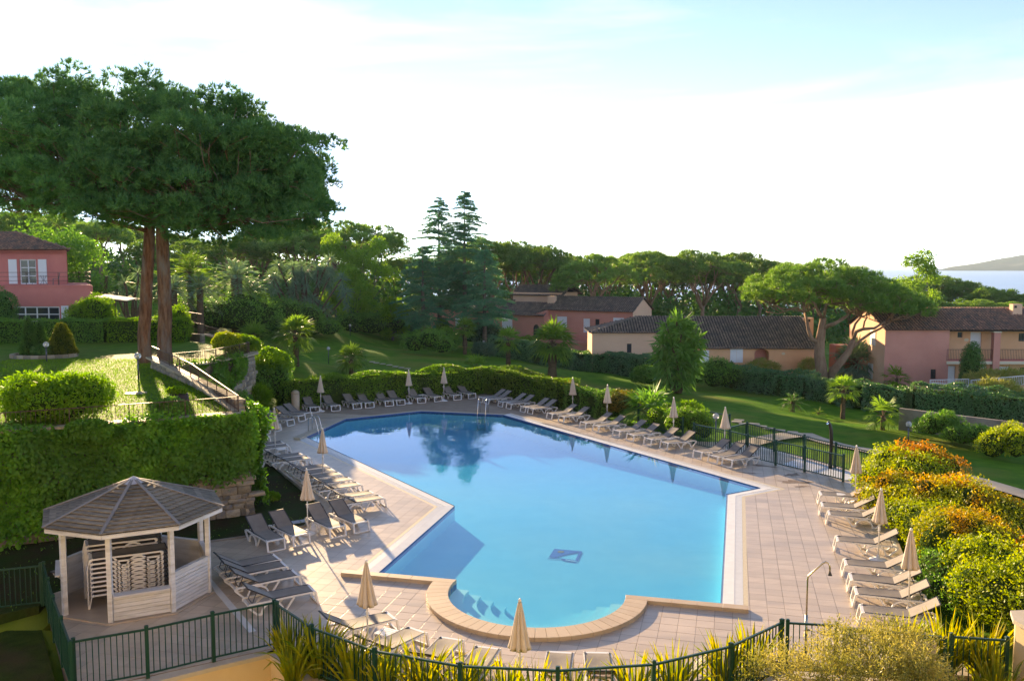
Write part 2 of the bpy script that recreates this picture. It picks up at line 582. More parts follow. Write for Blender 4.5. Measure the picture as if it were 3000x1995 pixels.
M['core'] = mat('core', (0.022, 0.044, 0.010), (0.040, 0.066, 0.016), scale=4, rough=1.0, spec=0.0)
M['sea'] = mat('sea', (0.07, 0.14, 0.22), (0.09, 0.17, 0.25), scale=0.002, rough=0.28, bump=0.35, bscale=0.035, coords='World', stretch=(1, 2.5, 1), bdist=2.0)
M['headland'] = mat('headland', (0.030, 0.050, 0.022), (0.10, 0.105, 0.07), scale=0.008, rough=1.0, coords='World', lo=0.48, hi=0.72, detail=8, spec=0.0)

G = {}
G['pine'] = leaf_mat('pine', (0.050, 0.157, 0.064), (0.147, 0.329, 0.105), trans=0.42, scale=1.6, tcol=(1.5, 1.45, 0.5))
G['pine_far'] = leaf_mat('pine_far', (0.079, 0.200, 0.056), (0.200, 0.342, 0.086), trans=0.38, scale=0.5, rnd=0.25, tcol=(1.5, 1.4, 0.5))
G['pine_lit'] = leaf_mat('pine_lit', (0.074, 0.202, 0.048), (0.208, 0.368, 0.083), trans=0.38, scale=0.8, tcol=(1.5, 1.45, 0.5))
G['cedar'] = leaf_mat('cedar', (0.061, 0.211, 0.126), (0.126, 0.321, 0.177), trans=0.30, scale=1.0)
G['hedge'] = leaf_mat('hedge', (0.066, 0.174, 0.020), (0.174, 0.332, 0.035), (0.130, 0.217, 0.028), trans=0.42, scale=1.4)
G['hedge_dark'] = leaf_mat('hedge_dark', (0.046, 0.137, 0.062), (0.156, 0.289, 0.151), (0.079, 0.209, 0.079), trans=0.28, scale=2.2, rough=0.38)
G['hedge_mid'] = leaf_mat('hedge_mid', (0.064, 0.187, 0.036), (0.164, 0.339, 0.056), trans=0.4, scale=1.5)
G['photinia'] = leaf_mat('photinia', (0.17, 0.26, 0.018), (0.42, 0.42, 0.028), (0.58, 0.23, 0.022), trans=0.45, scale=2.0, s3=0.55, tcol=(1.4, 1.25, 0.4))
G['photinia_green'] = leaf_mat('photinia_green', (0.15, 0.28, 0.016), (0.42, 0.47, 0.03), (0.24, 0.32, 0.02), trans=0.45, scale=2.0, s3=0.9, tcol=(1.4, 1.3, 0.4))
G['photinia_red'] = leaf_mat('photinia_red', (0.46, 0.15, 0.018), (0.56, 0.31, 0.025), (0.24, 0.30, 0.025), trans=0.45, scale=2.0, s3=0.8, tcol=(1.4, 1.2, 0.35))
G['ivy'] = leaf_mat('ivy', (0.056, 0.183, 0.022), (0.169, 0.381, 0.038), (0.078, 0.190, 0.030), trans=0.40, scale=1.3)
G['lush'] = leaf_mat('lush', (0.081, 0.203, 0.014), (0.203, 0.351, 0.024), trans=0.5, scale=1.4)
G['pale_tree'] = leaf_mat('pale_tree', (0.116, 0.253, 0.034), (0.261, 0.408, 0.062), trans=0.5, scale=0.7)
G['yucca'] = leaf_mat('yucca', (0.070, 0.198, 0.041), (0.174, 0.350, 0.070), trans=0.35, scale=1.4)
G['yucca_blue'] = leaf_mat('yucca_blue', (0.110, 0.200, 0.153), (0.207, 0.328, 0.241), trans=0.35, scale=1.2)
G['palm'] = leaf_mat('palm', (0.083, 0.188, 0.033), (0.205, 0.336, 0.057), trans=0.45, scale=1.2)
G['phormium'] = leaf_mat('phormium', (0.16, 0.26, 0.024), (0.52, 0.42, 0.03), (0.07, 0.15, 0.022), trans=0.45, scale=2.5, s3=1.5, tcol=(1.4, 1.3, 0.35))
G['bronze'] = leaf_mat('bronze', (0.12, 0.13, 0.02), (0.24, 0.16, 0.03), (0.08, 0.14, 0.02), trans=0.4, scale=2.0, s3=0.8)
G['olive'] = leaf_mat('olive', (0.26, 0.27, 0.085), (0.52, 0.46, 0.17), (0.20, 0.22, 0.07), trans=0.40, scale=2.2, s3=1.6, tcol=(1.3, 1.2, 0.6))
G['cypress'] = leaf_mat('cypress', (0.045, 0.143, 0.039), (0.110, 0.245, 0.055), trans=0.25, scale=2.5)
G['cypress_gold'] = leaf_mat('cypress_gold', (0.081, 0.115, 0.016), (0.149, 0.162, 0.022), trans=0.3, scale=2.5)
G['dry_grass'] = leaf_mat('dry_grass', (0.414, 0.345, 0.138), (0.253, 0.322, 0.057), trans=0.4, scale=2)
G['blue_shrub'] = leaf_mat('blue_shrub', (0.054, 0.121, 0.081), (0.108, 0.189, 0.115), trans=0.35, scale=1.5)

# ------------------------------------------------------------------ the lie of the land
CP = np.array([
    (0, 20, 0), (-8, 25, 0), (8, 25, 0), (0, 45, 0), (-12, 50, 0), (12, 36, -.03), (13.5, 28, -.1), (10, 17, 0), (-6, 34, 0), (-9, 31, .05),
    (-12, 17, -.4), (-7, 13, -2.2), (-12, 24, -.02), (-14, 25, .1), (-16, 12, -.4), (0, 5, -3.2), (-4, 14, -3.0), (4, 12, -3.2), (12, 8, -2.5), (20, 20, -.5), (25, 32, -.9),
    (16, 38, -.3), (21, 47, -1.0), (30, 45, -1.4), (25, 60, -1.8), (35, 60, -2.1), (35, 77, -2.4), (20, 75, -2.0), (28, 82, -2.2), (50, 70, -2.6),
    (0, 60, -.05), (8, 50, -.15), (9, 62, -.9), (0, 76, -.5), (10, 75, -1.6), (10, 90, -2.0), (-10, 76, 0), (-20, 76, .5), (-10, 62, 0), (-10, 100, -.7),
    (0, 110, -1.6), (10, 113, -2), (-25, 100, 1.4), (-40, 92, 3.3), (-30, 72, 2.9), (-45, 68, 3.5), (-60, 110, 4.6), (-85, 150, 7.5), (-50, 160, 5.5),
    (-110, 100, 7), (-18, 60, .6), (-22, 66, 2.0), (0, 200, -4), (60, 150, -5), (60, 250, -10), (150, 150, -9), (150, 60, -6), (0, 350, -16),
    (250, 400, -22), (-150, 400, -8), (-250, 200, 8), (90, 90, -4), (80, 30, -4), (-60, 20, 2), (-200, 0, 5), (200, 0, -9), (0, -60, -1),
    (400, 300, -25), (700, 700, -30), (-700, 700, -30), (0, 800, -30)], dtype=float)


def gz(x, y):
    x = np.atleast_1d(np.asarray(x, float))
    y = np.atleast_1d(np.asarray(y, float))
    sh = x.shape
    x, y = x.ravel(), y.ravel()
    out = np.empty_like(x)
    for i in range(0, len(x), 20000):
        d2 = (x[i:i + 20000, None] - CP[None, :, 0]) ** 2 + (y[i:i + 20000, None] - CP[None, :, 1]) ** 2 + 4.0
        w = d2 ** -1.7
        out[i:i + 20000] = (w * CP[None, :, 2]).sum(1) / w.sum(1)
    return out.reshape(sh)


def gz1(x, y):
    return float(gz(x, y)[0])


def ground(px, py):
    z = 0.0
    for _ in range(12):
        p = at(px, py, z)
        z = 0.5 * z + 0.5 * gz1(p[0], p[1])
    p = at(px, py, z)
    return (p[0], p[1], gz1(p[0], p[1]))


def inside(poly, X, Y):
    X = np.asarray(X)
    Y = np.asarray(Y)
    r = np.zeros(X.shape, bool)
    n = len(poly)
    for i in range(n):
        x0, y0 = poly[i][:2]
        x1, y1 = poly[(i + 1) % n][:2]
        c = ((y0 > Y) != (y1 > Y)) & (X < (x1 - x0) * (Y - y0) / (y1 - y0 + 1e-12) + x0)
        r ^= c
    return r


def dist_to_poly(poly, X, Y):
    d = np.full(X.shape, 1e9)
    n = len(poly)
    for i in range(n):
        a = np.array(poly[i][:2])
        b = np.array(poly[(i + 1) % n][:2])
        ab = b - a
        t = np.clip(((X - a[0]) * ab[0] + (Y - a[1]) * ab[1]) / (ab @ ab), 0, 1)
        d = np.minimum(d, np.hypot(X - a[0] - t * ab[0], Y - a[1] - t * ab[1]))
    return d


# pool water outline, counter-clockwise seen from above
PC, PR = (0.64, 22.08), 2.30
W = {0: (-10.31, 43.24), 1: (-9.34, 48.46), 2: (-5.38, 51.14), 3: (-0.49, 49.82), 4: (9.6, 33.16), 5: (8.06, 32.19), 6: (5.23, 21.27),
     9: (-3.79, 23.5), 10: (-2.05, 30.6)}
A_GRID = -0.245
ga, gb = math.cos(A_GRID), math.sin(A_GRID)


def on_front(x):
    """spot on the straight front line of the pool at x"""
    t = (x - W[6][0]) / (W[9][0] - W[6][0])
    return (x, W[6][1] + t * (W[9][1] - W[6][1]))


# arc of the round bay: from where the front line meets the circle, round the camera side
def line_circle(r):
    p, q = np.array(W[6]), np.array(W[9])
    d = (q - p) / np.linalg.norm(q - p)
    f = p - np.array(PC)
    b = f @ d
    c = f @ f - r * r
    s = math.sqrt(b * b - c)
    return p + d * (-b - s), p + d * (-b + s)


bay_r, bay_l = line_circle(PR)
a_r = math.atan2(bay_r[1] - PC[1], bay_r[0] - PC[0])
a_l = math.atan2(bay_l[1] - PC[1], bay_l[0] - PC[0])
if a_l > a_r:
    a_l -= 2 * math.pi
BAY = [(PC[0] + PR * math.cos(a_r + (a_l - a_r) * i / 32), PC[1] + PR * math.sin(a_r + (a_l - a_r) * i / 32)) for i in range(33)]
# clockwise order W0..W6, bay, W9, W10 ; reversed gives counter-clockwise
POOL_CW = [W[0], W[1], W[2], W[3], W[4], W[5], W[6]] + BAY + [W[9], W[10]]
POOL = POOL_CW[::-1]

# deck outline (counter-clockwise)
DECK = [(-8.77, 16.87), (-5.31, 18.91), (-4.35, 18.35), (-2.75, 17.35), (-1.0, 16.75), (0.85, 16.6), (2.6, 16.8), (4.15, 17.5), (5.6, 18.3), (9.6, 17.55),
        (9.85, 19.2), (10.45, 21.5), at(2622.6, 1563.6)[:2], at(2553.7, 1448.8)[:2], at(2556, 1402)[:2], at(2447, 1364)[:2], at(2210, 1300)[:2],
        (8.9, 42.2), (6.6, 45.8), (4.1, 49.8), (0.6, 55.4), (-1.6, 58.3), (-5.0, 56.4), (-12.9, 51.7), (-15.2, 49.2), (-14.6, 44.0), (-12.6, 39.2), (-10.5, 36.2),
        at(780, 1350)[:2], at(870, 1425)[:2], at(945, 1487)[:2], at(893, 1543)[:2], at(715, 1574)[:2], at(600, 1590)[:2], (-10.8, 24.2), (-12.0, 22.2), (-11.79, 21.48)]
TZ = 3.54
TERRACE = [(-15.6, 25.9), (-9.15, 29.35), (-17.6, 42.9), (-17.9, 44.3), at(505, 1072, TZ)[:2], at(600, 1062, TZ)[:2], at(662, 1050, TZ)[:2], (-15.05, 48.3), (-14.95, 49.9),
           (-15.6, 51.4), (-17.3, 53.2), (-21.5, 58.5), (-27.0, 65.0), (-30, 70), (-33, 78), (-60, 82), (-90, 60), (-90, 15), (-30, 17.5)]

# ------------------------------------------------------------------ ground sheet
gx = np.unique(np.concatenate([np.linspace(-40, 45, 120), np.linspace(-140, 150, 110), np.linspace(-900, 900, 61)]).round(2))
gy = np.unique(np.concatenate([np.linspace(-5, 90, 120), np.linspace(90, 260, 75), np.linspace(-400, 900, 45)]).round(2))
GX, GY = np.meshgrid(gx, gy)
GZ = gz(GX, GY) + 0.03 * np.sin(GX * .9 + 1.3 * np.sin(GY * .5)) * np.cos(GY * .7)
GZ -= 0.05
earth = [(-24, 17.8), (-14.0, 19.6), (-11.9, 21.3), (-12.0, 22.2), (-10.8, 24.2), at(600, 1590)[:2], at(715, 1574)[:2], at(893, 1543)[:2], at(945, 1487)[:2],
         at(870, 1425)[:2], at(780, 1350)[:2], (-10.5, 36.2), (-12.6, 39.2), (-14.6, 44.0), (-15.2, 49.2), (-17.5, 50.0), (-19, 44), (-11, 29.6), (-16, 27), (-26, 22)]
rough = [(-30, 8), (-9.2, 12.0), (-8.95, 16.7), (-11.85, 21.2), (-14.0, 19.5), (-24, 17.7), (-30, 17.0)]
for poly in (DECK, TERRACE, earth, rough):
    ins = inside(poly, GX, GY) & (dist_to_poly(poly, GX, GY) > 0.8)
    GZ[ins] = -5.0
nx, ny = len(gx), len(gy)
idx = np.arange(nx * ny).reshape(ny, nx)
F = np.stack([idx[:-1, :-1], idx[:-1, 1:], idx[1:, 1:], idx[1:, :-1]], -1).reshape(-1, 4)
tag(link('ground', np_mesh('ground', np.stack([GX, GY, GZ], -1).reshape(-1, 3), F, M['lawn'], True)), kind='structure')

# earth bed at the foot of the retaining wall
mb = MB()
mb.prism(earth, -0.5, 0.012)
tag(mb.build('earth_bed', M['earth']), kind='structure')
mb = MB()
kp = [at(780, 1350), at(870, 1425), at(945, 1487), at(893, 1543), at(715, 1574), at(600, 1590)]
for a, b in zip(kp[:-1], kp[1:]):
    mb.bar((a[0], a[1], 0.0), (b[0], b[1], 0.0), 0.09, 0.10)
tag(mb.build('deck_kerb', M['concrete']), kind='structure')

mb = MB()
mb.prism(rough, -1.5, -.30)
tag(mb.build('shade_dark_grass', M['rough']), kind='structure')  # separate dark patch: shade is put into the grass colour
# sea and headland
mb = MB()
mb.add([(-30000, 230, -7), (30000, 230, -7), (30000, 50000, -7), (-30000, 50000, -7)], [(0, 1, 2, 3)])
tag(mb.build('sea', M['sea']), kind='structure')
hx = np.linspace(0, 1, 90)
hy = np.linspace(0, 1, 18)
HX, HY = np.meshgrid(hx, hy)
prof = 118 * smoothstep(0, .34, HX) * (0.82 + .13 * np.sin(HX * 9) + .05 * np.sin(HX * 27 + 1)) + 22 * smoothstep(0.0, .06, HX)
lump = np.sin(HX * 60 + 5 * np.sin(HY * 7)) * np.sin(HY * 12 + HX * 23) * 9 + np.sin(HX * 150) * np.sin(HY * 40) * 3
HZv = -14 + prof * np.sin(np.pi * np.clip(HY * .55, 0, 1)) + lump * np.sin(np.pi * HY) * smoothstep(0, .1, HX)
Hd = np.stack([1625 + HX * 1500 + HY * 450, 3400 + HY * 900 - HX * 200, -8 + (HZv + 14) * .60], -1).reshape(-1, 3)
idx = np.arange(HX.size).reshape(HX.shape)
F = np.stack([idx[:-1, :-1], idx[:-1, 1:], idx[1:, 1:], idx[1:, :-1]], -1).reshape(-1, 4)
tag(link('headland', np_mesh('headland', Hd, F, M['headland'], True)), kind='structure')

# ------------------------------------------------------------------ pool shell
FL_A, FL_B = 24.0, 50.0


def floor_z(x, y):
    t = np.clip((y - 30.0) / 16.0, 0, 1)
    return -0.55 - 0.45 * t * t * (3 - 2 * t)


mb = MB()
n = len(POOL)
base_pts = POOL
for i in range(n):
    a, b = POOL[i], POOL[(i + 1) % n]
    steps = max(1, int(math.hypot(b[0] - a[0], b[1] - a[1]) / 1.5))
    for k in range(steps):
        p = [a[j] + (b[j] - a[j]) * k / steps for j in (0, 1)]
        q = [a[j] + (b[j] - a[j]) * (k + 1) / steps for j in (0, 1)]
        mb.add([(p[0], p[1], -0.16), (q[0], q[1], -0.16), (q[0], q[1], floor_z(*q) - .3), (p[0], p[1], floor_z(*p) - .3)], [(0, 1, 2, 3)])
xs = np.arange(-11, 10.5, 0.5)
ys = np.arange(19, 52, 0.5)
FX, FY = np.meshgrid(xs, ys)
FZ = floor_z(FX, FY)
idx = np.arange(FX.size).reshape(FX.shape) + len(mb.v)
mb.v += [tuple(p) for p in np.stack([FX, FY, FZ], -1).reshape(-1, 3)]
cx = (FX[:-1, :-1] + FX[1:, 1:]) / 2
cy = (FY[:-1, :-1] + FY[1:, 1:]) / 2
keep = inside(POOL, cx, cy) | (dist_to_poly(POOL, cx, cy) < .5)
for f, k in zip(np.stack([idx[:-1, :-1], idx[:-1, 1:], idx[1:, 1:], idx[1:, :-1]], -1).reshape(-1, 4), keep.ravel()):
    if k:
        mb.f.append(tuple(int(q) for q in f))
pool = tag(mb.build('pool_basin', M['pool_shell']), kind='structure')
# waterline tiles, a dark band under the rim
mb = MB()
for i in range(n):
    a, b = POOL[i], POOL[(i + 1) % n]
    mb.add([(a[0], a[1], -0.002), (b[0], b[1], -0.002), (b[0], b[1], -0.161), (a[0], a[1], -0.161)], [(0, 1, 2, 3)])
mb.build('waterline_tiles', M['pool_line'], pool)
# curved steps in the round bay
for k in range(4):
    r = PR - 0.02 - 0.36 * k
    z = -0.14 - 0.10 * k
    ri = r - 0.36
    sm = MB()
    a0, a1 = a_r - 0.02, a_l + 0.02
    for i in range(28):
        t0 = a0 + (a1 - a0) * i / 28
        t1 = a0 + (a1 - a0) * (i + 1) / 28
        p = [(PC[0] + q * math.cos(t), PC[1] + q * math.sin(t)) for q, t in ((r, t0), (r, t1), (ri, t1), (ri, t0))]
        sm.add([(*p[0], z), (*p[1], z), (*p[2], z), (*p[3], z), (*p[2], -.6), (*p[3], -.6)], [(0, 1, 2, 3), (3, 2, 4, 5)])
    sm.build('step', M['pool_shell'], pool)
# the emblem on the floor: a blue pennant with a sail and a small orange sun
lz = -0.535


def lg(x, y, dz=0.0):
    return at(1580 + x / 14.7375, 1590 + y / 14.7375, lz + dz)


def flat(name, pts, m, dz, par):
    q = MB()
    q.add([lg(x, y, dz) for x, y in pts], [tuple(range(len(pts)))[::-1]])
    o = q.build(name, m, par)
    return o


flat('emblem_ground', [(650, 245), (1850, 355), (1720, 405), (1400, 460), (1080, 525), (770, 605), (720, 640), (410, 610)], M['logo_blue'], 0, pool)
flat('emblem_mast', [(1720, 380), (1860, 360), (1660, 775), (1560, 735)], M['logo_blue'], .002, pool)
flat('emblem_keel', [(360, 655), (890, 655), (1250, 690), (1660, 765), (1655, 785), (1240, 720), (930, 690), (360, 680)], M['logo_blue'], .004, pool)
flat('emblem_hull', [(900, 680), (1120, 700), (1100, 730), (1400, 800), (1630, 815), (1610, 840), (1300, 805), (1020, 750)], M['logo_blue'], .001, pool)
flat('emblem_sun', [(930 + 150 * math.cos(a), 375 + 48 * math.sin(a)) for a in np.linspace(0, 6.283, 20)[:-1]], M['logo_orange'], .006, pool)
flat('emblem_lettering', [(1140, 705), (1560, 770), (1550, 800), (1130, 738)], M['logo_white'], .006, pool)

# water: a closed body with a still surface
wm, nt, b, ln = new_mat('water')
nt.nodes.remove(b)
geo = nt.nodes.new('ShaderNodeNewGeometry')
dt = nt.nodes.new('ShaderNodeVectorMath')
dt.operation = 'DOT_PRODUCT'


def mnode(op, a=None, b=None):
    q = nt.nodes.new('ShaderNodeMath')
    q.operation = op
    for i, v in enumerate((a, b)):
        if v is not None:
            q.inputs[i].default_value = v
    return q


m_abs, m_sub, m_pow, m_mad = mnode('ABSOLUTE'), mnode('SUBTRACT', 1.0), mnode('POWER', None, 5.0), mnode('MULTIPLY_ADD', None, 0.97)
m_mad.inputs[2].default_value = 0.025
tr = nt.nodes.new('ShaderNodeBsdfTransparent')
tr.inputs['Color'].default_value = (0.93, 0.98, 1.0, 1)
gl = nt.nodes.new('ShaderNodeBsdfGlossy')
gl.inputs['Roughness'].default_value = 0.004
mx = nt.nodes.new('ShaderNodeMixShader')
tc = nt.nodes.new('ShaderNodeTexCoord')
mp = nt.nodes.new('ShaderNodeMapping')
mp.inputs['Scale'].default_value = (1.0, 0.7, 1)
no = nt.nodes.new('ShaderNodeTexNoise')
no.inputs['Scale'].default_value = 2.2
no.inputs['Detail'].default_value = 5.0
bp = nt.nodes.new('ShaderNodeBump')
bp.inputs['Strength'].default_value = 0.055
bp.inputs['Distance'].default_value = 0.05
va = nt.nodes.new('ShaderNodeVolumeAbsorption')
va.inputs['Color'].default_value = (0.0, 0.76, 0.93, 1)
va.inputs['Density'].default_value = 0.40
ln(tc.outputs['Object'], mp.inputs['Vector'])
ln(mp.outputs['Vector'], no.inputs['Vector'])
ln(no.outputs['Fac'], bp.inputs['Height'])
ln(bp.outputs['Normal'], gl.inputs['Normal'])
ln(geo.outputs['Incoming'], dt.inputs[0])
ln(bp.outputs['Normal'], dt.inputs[1])
ln(dt.outputs['Value'], m_abs.inputs[0])
ln(m_abs.outputs[0], m_sub.inputs[1])
ln(m_sub.outputs[0], m_pow.inputs[0])
ln(m_pow.outputs[0], m_mad.inputs[0])
ln(m_mad.outputs[0], mx.inputs['Fac'])
ln(tr.outputs['BSDF'], mx.inputs[1])
ln(gl.outputs['BSDF'], mx.inputs[2])
ln(mx.outputs['Shader'], nt.nodes['Material Output'].inputs['Surface'])
ln(va.outputs['Volume'], nt.nodes['Material Output'].inputs['Volume'])
WZ = -0.035
wc = np.mean(np.array(POOL), 0)
mb = MB()
mb.prism([tuple(wc + (np.array(p) - wc) * 1.0008) for p in POOL], -2.2, WZ)
tag(mb.build('pool_water', wm), kind='structure')


# ------------------------------------------------------------------ pool rim: gutter bands outside the water's edge
def offset_line(a, b, d):
    dx, dy = b[0] - a[0], b[1] - a[1]
    l = math.hypot(dx, dy)
    nx_, ny_ = -dy / l, dx / l          # outline runs clockwise, so outside is on the left
    return (a[0] + nx_ * d, a[1] + ny_ * d), (b[0] + nx_ * d, b[1] + ny_ * d)


def isect(p, q, r, s):
    x1, y1, x2, y2 = *p, *q
    x3, y3, x4, y4 = *r, *s
    den = (x1 - x2) * (y3 - y4) - (y1 - y2) * (x3 - x4)
    a = x1 * y2 - y1 * x2
    b_ = x3 * y4 - y3 * x4
    return ((a * (x3 - x4) - (x1 - x2) * b_) / den, (a * (y3 - y4) - (y1 - y2) * b_) / den)


RIM = [W[9], W[10], W[0], W[1], W[2], W[3], W[4], W[5], W[6]]


def rim_offset(d):
    segs = [offset_line(RIM[i], RIM[i + 1], d) for i in range(len(RIM) - 1)]
    f0, f1 = W[9], W[6]
    out = [isect(*segs[0], f0, f1)]
    for i in range(len(segs) - 1):
        out.append(isect(*segs[i], *segs[i + 1]))
    out.append(isect(*segs[-1], f0, f1))
    return out


R0, R1, R2, R3 = RIM, rim_offset(0.33), rim_offset(0.56), rim_offset(0.68)
rim = tag(MB().add([(*RIM[0], -.02), (*RIM[1], -.02), (*R1[1], -.001), (*R1[0], -.001)], [(0, 1, 2, 3)]).build('pool_rim', M['pool_white']), kind='structure')
for i in range(len(RIM) - 1):
    back = i in (2, 3, 4)
    if i:
        mb = MB().add([(*R0[i], -.02), (*R0[i + 1], -.02), (*R1[i + 1], .0), (*R1[i], .0)], [(0, 1, 2, 3)])
        mb.build('rim_strip', M['pool_white'] if not back else M['cap_stone'], rim)
    if not back:
        mb = MB()
        a, b, c, d = [np.array(p) for p in (R1[i], R1[i + 1], R2[i + 1], R2[i])]
        mb.add([(*a, -.012), (*b, -.012), (*c, -.012), (*d, -.012)], [(0, 1, 2, 3)])
        nn = int(np.linalg.norm(b - a) / 0.045)
        for k in range(nn):
            t0, t1 = k / nn, (k + .62) / nn
            p, q, r, s = a + (b - a) * t0, a + (b - a) * t1, d + (c - d) * t1, d + (c - d) * t0
            mb.add([(*p, .0), (*q, .0), (*r, .0), (*s, .0)], [(0, 1, 2, 3)])
        tag(mb.build('grating', M['grating'], rim), kind='stuff')
        mb = MB()
        mb.add([(*R2[i], -.002), (*R2[i + 1], -.002), (*R3[i + 1], -.002), (*R3[i], -.002)], [(0, 1, 2, 3)])
        mb.build('mosaic_border', M['mosaic'], rim)
HOLE_OUT = [R3[0], R3[1], R3[2]] + [R1[3], R1[4], R1[5]] + [R3[6], R3[7], R3[8]]
# at the change from wide to narrow rim fill with the wide one's corner
HOLE_OUT = [R3[0], R3[1], R3[2], R1[3], R1[4], R1[5], R3[6], R3[7], R3[8]]
mb = MB()
mb.add([(*R1[2], -.003), (*R3[2], -.003), (*R1[3], -.003)], [(0, 1, 2)])
mb.add([(*R1[5], -.003), (*R3[6], -.003), (*R1[6], -.003)], [(0, 1, 2)])
mb.build('rim_corner', M['cap_stone'], rim)

# raised front wall with the round bay: coping stones laid side by side
CZ = 0.10
BO = PR + 0.56
out_r, out_l = line_circle(BO)
fdir = np.array([W[9][0] - W[6][0], W[9][1] - W[6][1]])
fdir /= np.linalg.norm(fdir)
fn = np.array([fdir[1], -fdir[0]])
if fn[1] > 0:
    fn = -fn                      # towards the camera
CW = 0.27
pw = empty('pool_front_wall', (PC[0], PC[1] - PR, 0), 0, 'low tan coping wall with a round bay at the front of the pool', 'wall')


def coping_piece(q, z1=CZ):
    mb = MB()
    if (q[1][0] - q[0][0]) * (q[2][1] - q[0][1]) - (q[1][1] - q[0][1]) * (q[2][0] - q[0][0]) < 0:
        q = q[::-1]
    c = np.mean(q, 0)
    top = [tuple(p) for p in q]
    ins = [tuple(c + (np.array(p) - c) * 0.985) for p in q]
    nq = len(q)
    mb.v = [(*p, -0.16) for p in top] + [(*p, z1 - .008) for p in top] + [(*p, z1) for p in ins]
    for i in range(nq):
        j = (i + 1) % nq
        mb.f += [(i, j, nq + j, nq + i), (nq + i, nq + j, 2 * nq + j, 2 * nq + i)]
    mb.f.append(tuple(2 * nq + i for i in range(nq)))
    mb.build('coping_stone', M['coping'], pw)


b_r, b_l = np.array(bay_r), np.array(bay_l)
end_r = np.array(R3[8]) - fdir * 0.0
end_l = np.array(R3[0]) + fdir * 0.22
for s, e in ((end_r, np.array(out_r)), (np.array(out_l), end_l)):
    L_ = np.linalg.norm(e - s)
    k_ = max(2, int(round(L_ / 0.6)))
    for k in range(k_):
        p = s + (e - s) * k / k_
        q = s + (e - s) * ((k + 1) / k_) - (e - s) / L_ * 0.004
        coping_piece([p, q, q + fn * CW, p + fn * CW])
aor = math.atan2(out_r[1] - PC[1], out_r[0] - PC[0])
aol = math.atan2(out_l[1] - PC[1], out_l[0] - PC[0])
if aol > aor:
    aol -= 2 * math.pi
NB = 34
for k in range(NB):
    t0, t1 = k / NB, (k + 1) / NB - 0.0008
    q = []
    for r, s0, s1, tt in ((PR, a_r, a_l, t0), (PR, a_r, a_l, t1), (BO, aor, aol, t1), (BO, aor, aol, t0)):
        a = s0 + (s1 - s0) * tt
        q.append(np.array([PC[0] + r * math.cos(a), PC[1] + r * math.sin(a)]))
    coping_piece(q)
# low raised kerb at the far left corner by the ladder
kl = empty('pool_corner_kerb', (*W[0], 0), 0, 'low stone kerb at the far left pool corner below the ladder', 'kerb')
pa, pb = np.array(W[0]), np.array(W[1])
dd = (pb - pa) / np.linalg.norm(pb - pa)
nn_ = np.array([-dd[1], dd[0]])
s = pa - dd * .75 + nn_ * .02
for k in range(4):
    p, q = s + dd * (.8 * k), s + dd * (.8 * k + .795)
    mb = MB()
    mb.prism([tuple(p), tuple(q), tuple(q + nn_ * .34), tuple(p + nn_ * .34)], -.02, .09)
    mb.build('coping_stone', M['cap_stone'], kl)

# ------------------------------------------------------------------ deck: bed of grout and square tiles
FRONT_OUT = []
for k in range(25):
    a = aor + (aol - aor) * k / 24
    FRONT_OUT.append((PC[0] + BO * math.cos(a), PC[1] + BO * math.sin(a)))
er, el = end_r + fn * CW, end_l + fn * CW
HOLE = HOLE_OUT + [tuple(end_r + fn * .001), tuple(er)] + FRONT_OUT + [tuple(el), tuple(end_l)]
polys = [[Vector((p[0], p[1], 0)) for p in DECK], [Vector((p[0], p[1], 0)) for p in HOLE]]
allp = DECK + HOLE
TRI = [[allp[i] for i in t] for t in tessellate_polygon(polys)]
TRI = [t if (t[1][0] - t[0][0]) * (t[2][1] - t[0][1]) - (t[1][1] - t[0][1]) * (t[2][0] - t[0][0]) > 0 else t[::-1] for t in TRI]
mb = MB()
for t in TRI:
    mb.add([(p[0], p[1], -.006) for p in t], [(0, 1, 2)])
for i in range(len(DECK)):
    a, b = DECK[i], DECK[(i + 1) % len(DECK)]
    mb.add([(*a, -.006), (*b, -.006), (*b, -.6), (*a, -.6)], [(0, 1, 2, 3)])
deck = tag(mb.build('pool_deck', M['grout']), kind='structure')


def clip(poly, tri):
    out = poly
    for i in range(3):
        a, b = tri[i], tri[(i + 1) % 3]
        res = []
        for j in range(len(out)):
            p, q = out[j], out[(j + 1) % len(out)]
            sp = (b[0] - a[0]) * (p[1] - a[1]) - (b[1] - a[1]) * (p[0] - a[0])
            sq = (b[0] - a[0]) * (q[1] - a[1]) - (b[1] - a[1]) * (q[0] - a[0])
            if sp >= 0:
                res.append(p)
            if (sp >= 0) != (sq >= 0):
                t = sp / (sp - sq)
                res.append((p[0] + (q[0] - p[0]) * t, p[1] + (q[1] - p[1]) * t))
        out = res
        if len(out) < 3:
            return []
    return out


TS = 0.4216
O0 = (0.85 * 8.5, 3.0919 * 8.5)
GAP = 0.009
full, part = [], []
ii = np.arange(-60, 30)
jj = np.arange(-95, 45)
II, JJ = np.meshgrid(ii, jj)
TXc = O0[0] + TS * ((II + .5) * ga + (JJ + .5) * gb * -1 * -1)
for i in ii:
    for j in jj:
        c = []
        for di, dj in ((0, 0), (1, 0), (1, 1), (0, 1)):
            u = TS * (i + di) + (GAP / 2 if di == 0 else -GAP / 2)
            v = TS * (j + dj) + (GAP / 2 if dj == 0 else -GAP / 2)
            c.append((O0[0] + u * ga - v * gb, O0[1] + u * gb + v * ga))
        part.append(c)
CC = np.array(part)
ins_d = inside(DECK, CC[..., 0], CC[..., 1])
ins_h = inside(HOLE, CC[..., 0], CC[..., 1])
mid = CC.mean(1)
near_edge = np.minimum(dist_to_poly(DECK, mid[:, 0], mid[:, 1]), dist_to_poly(HOLE, mid[:, 0], mid[:, 1])) < TS * .75
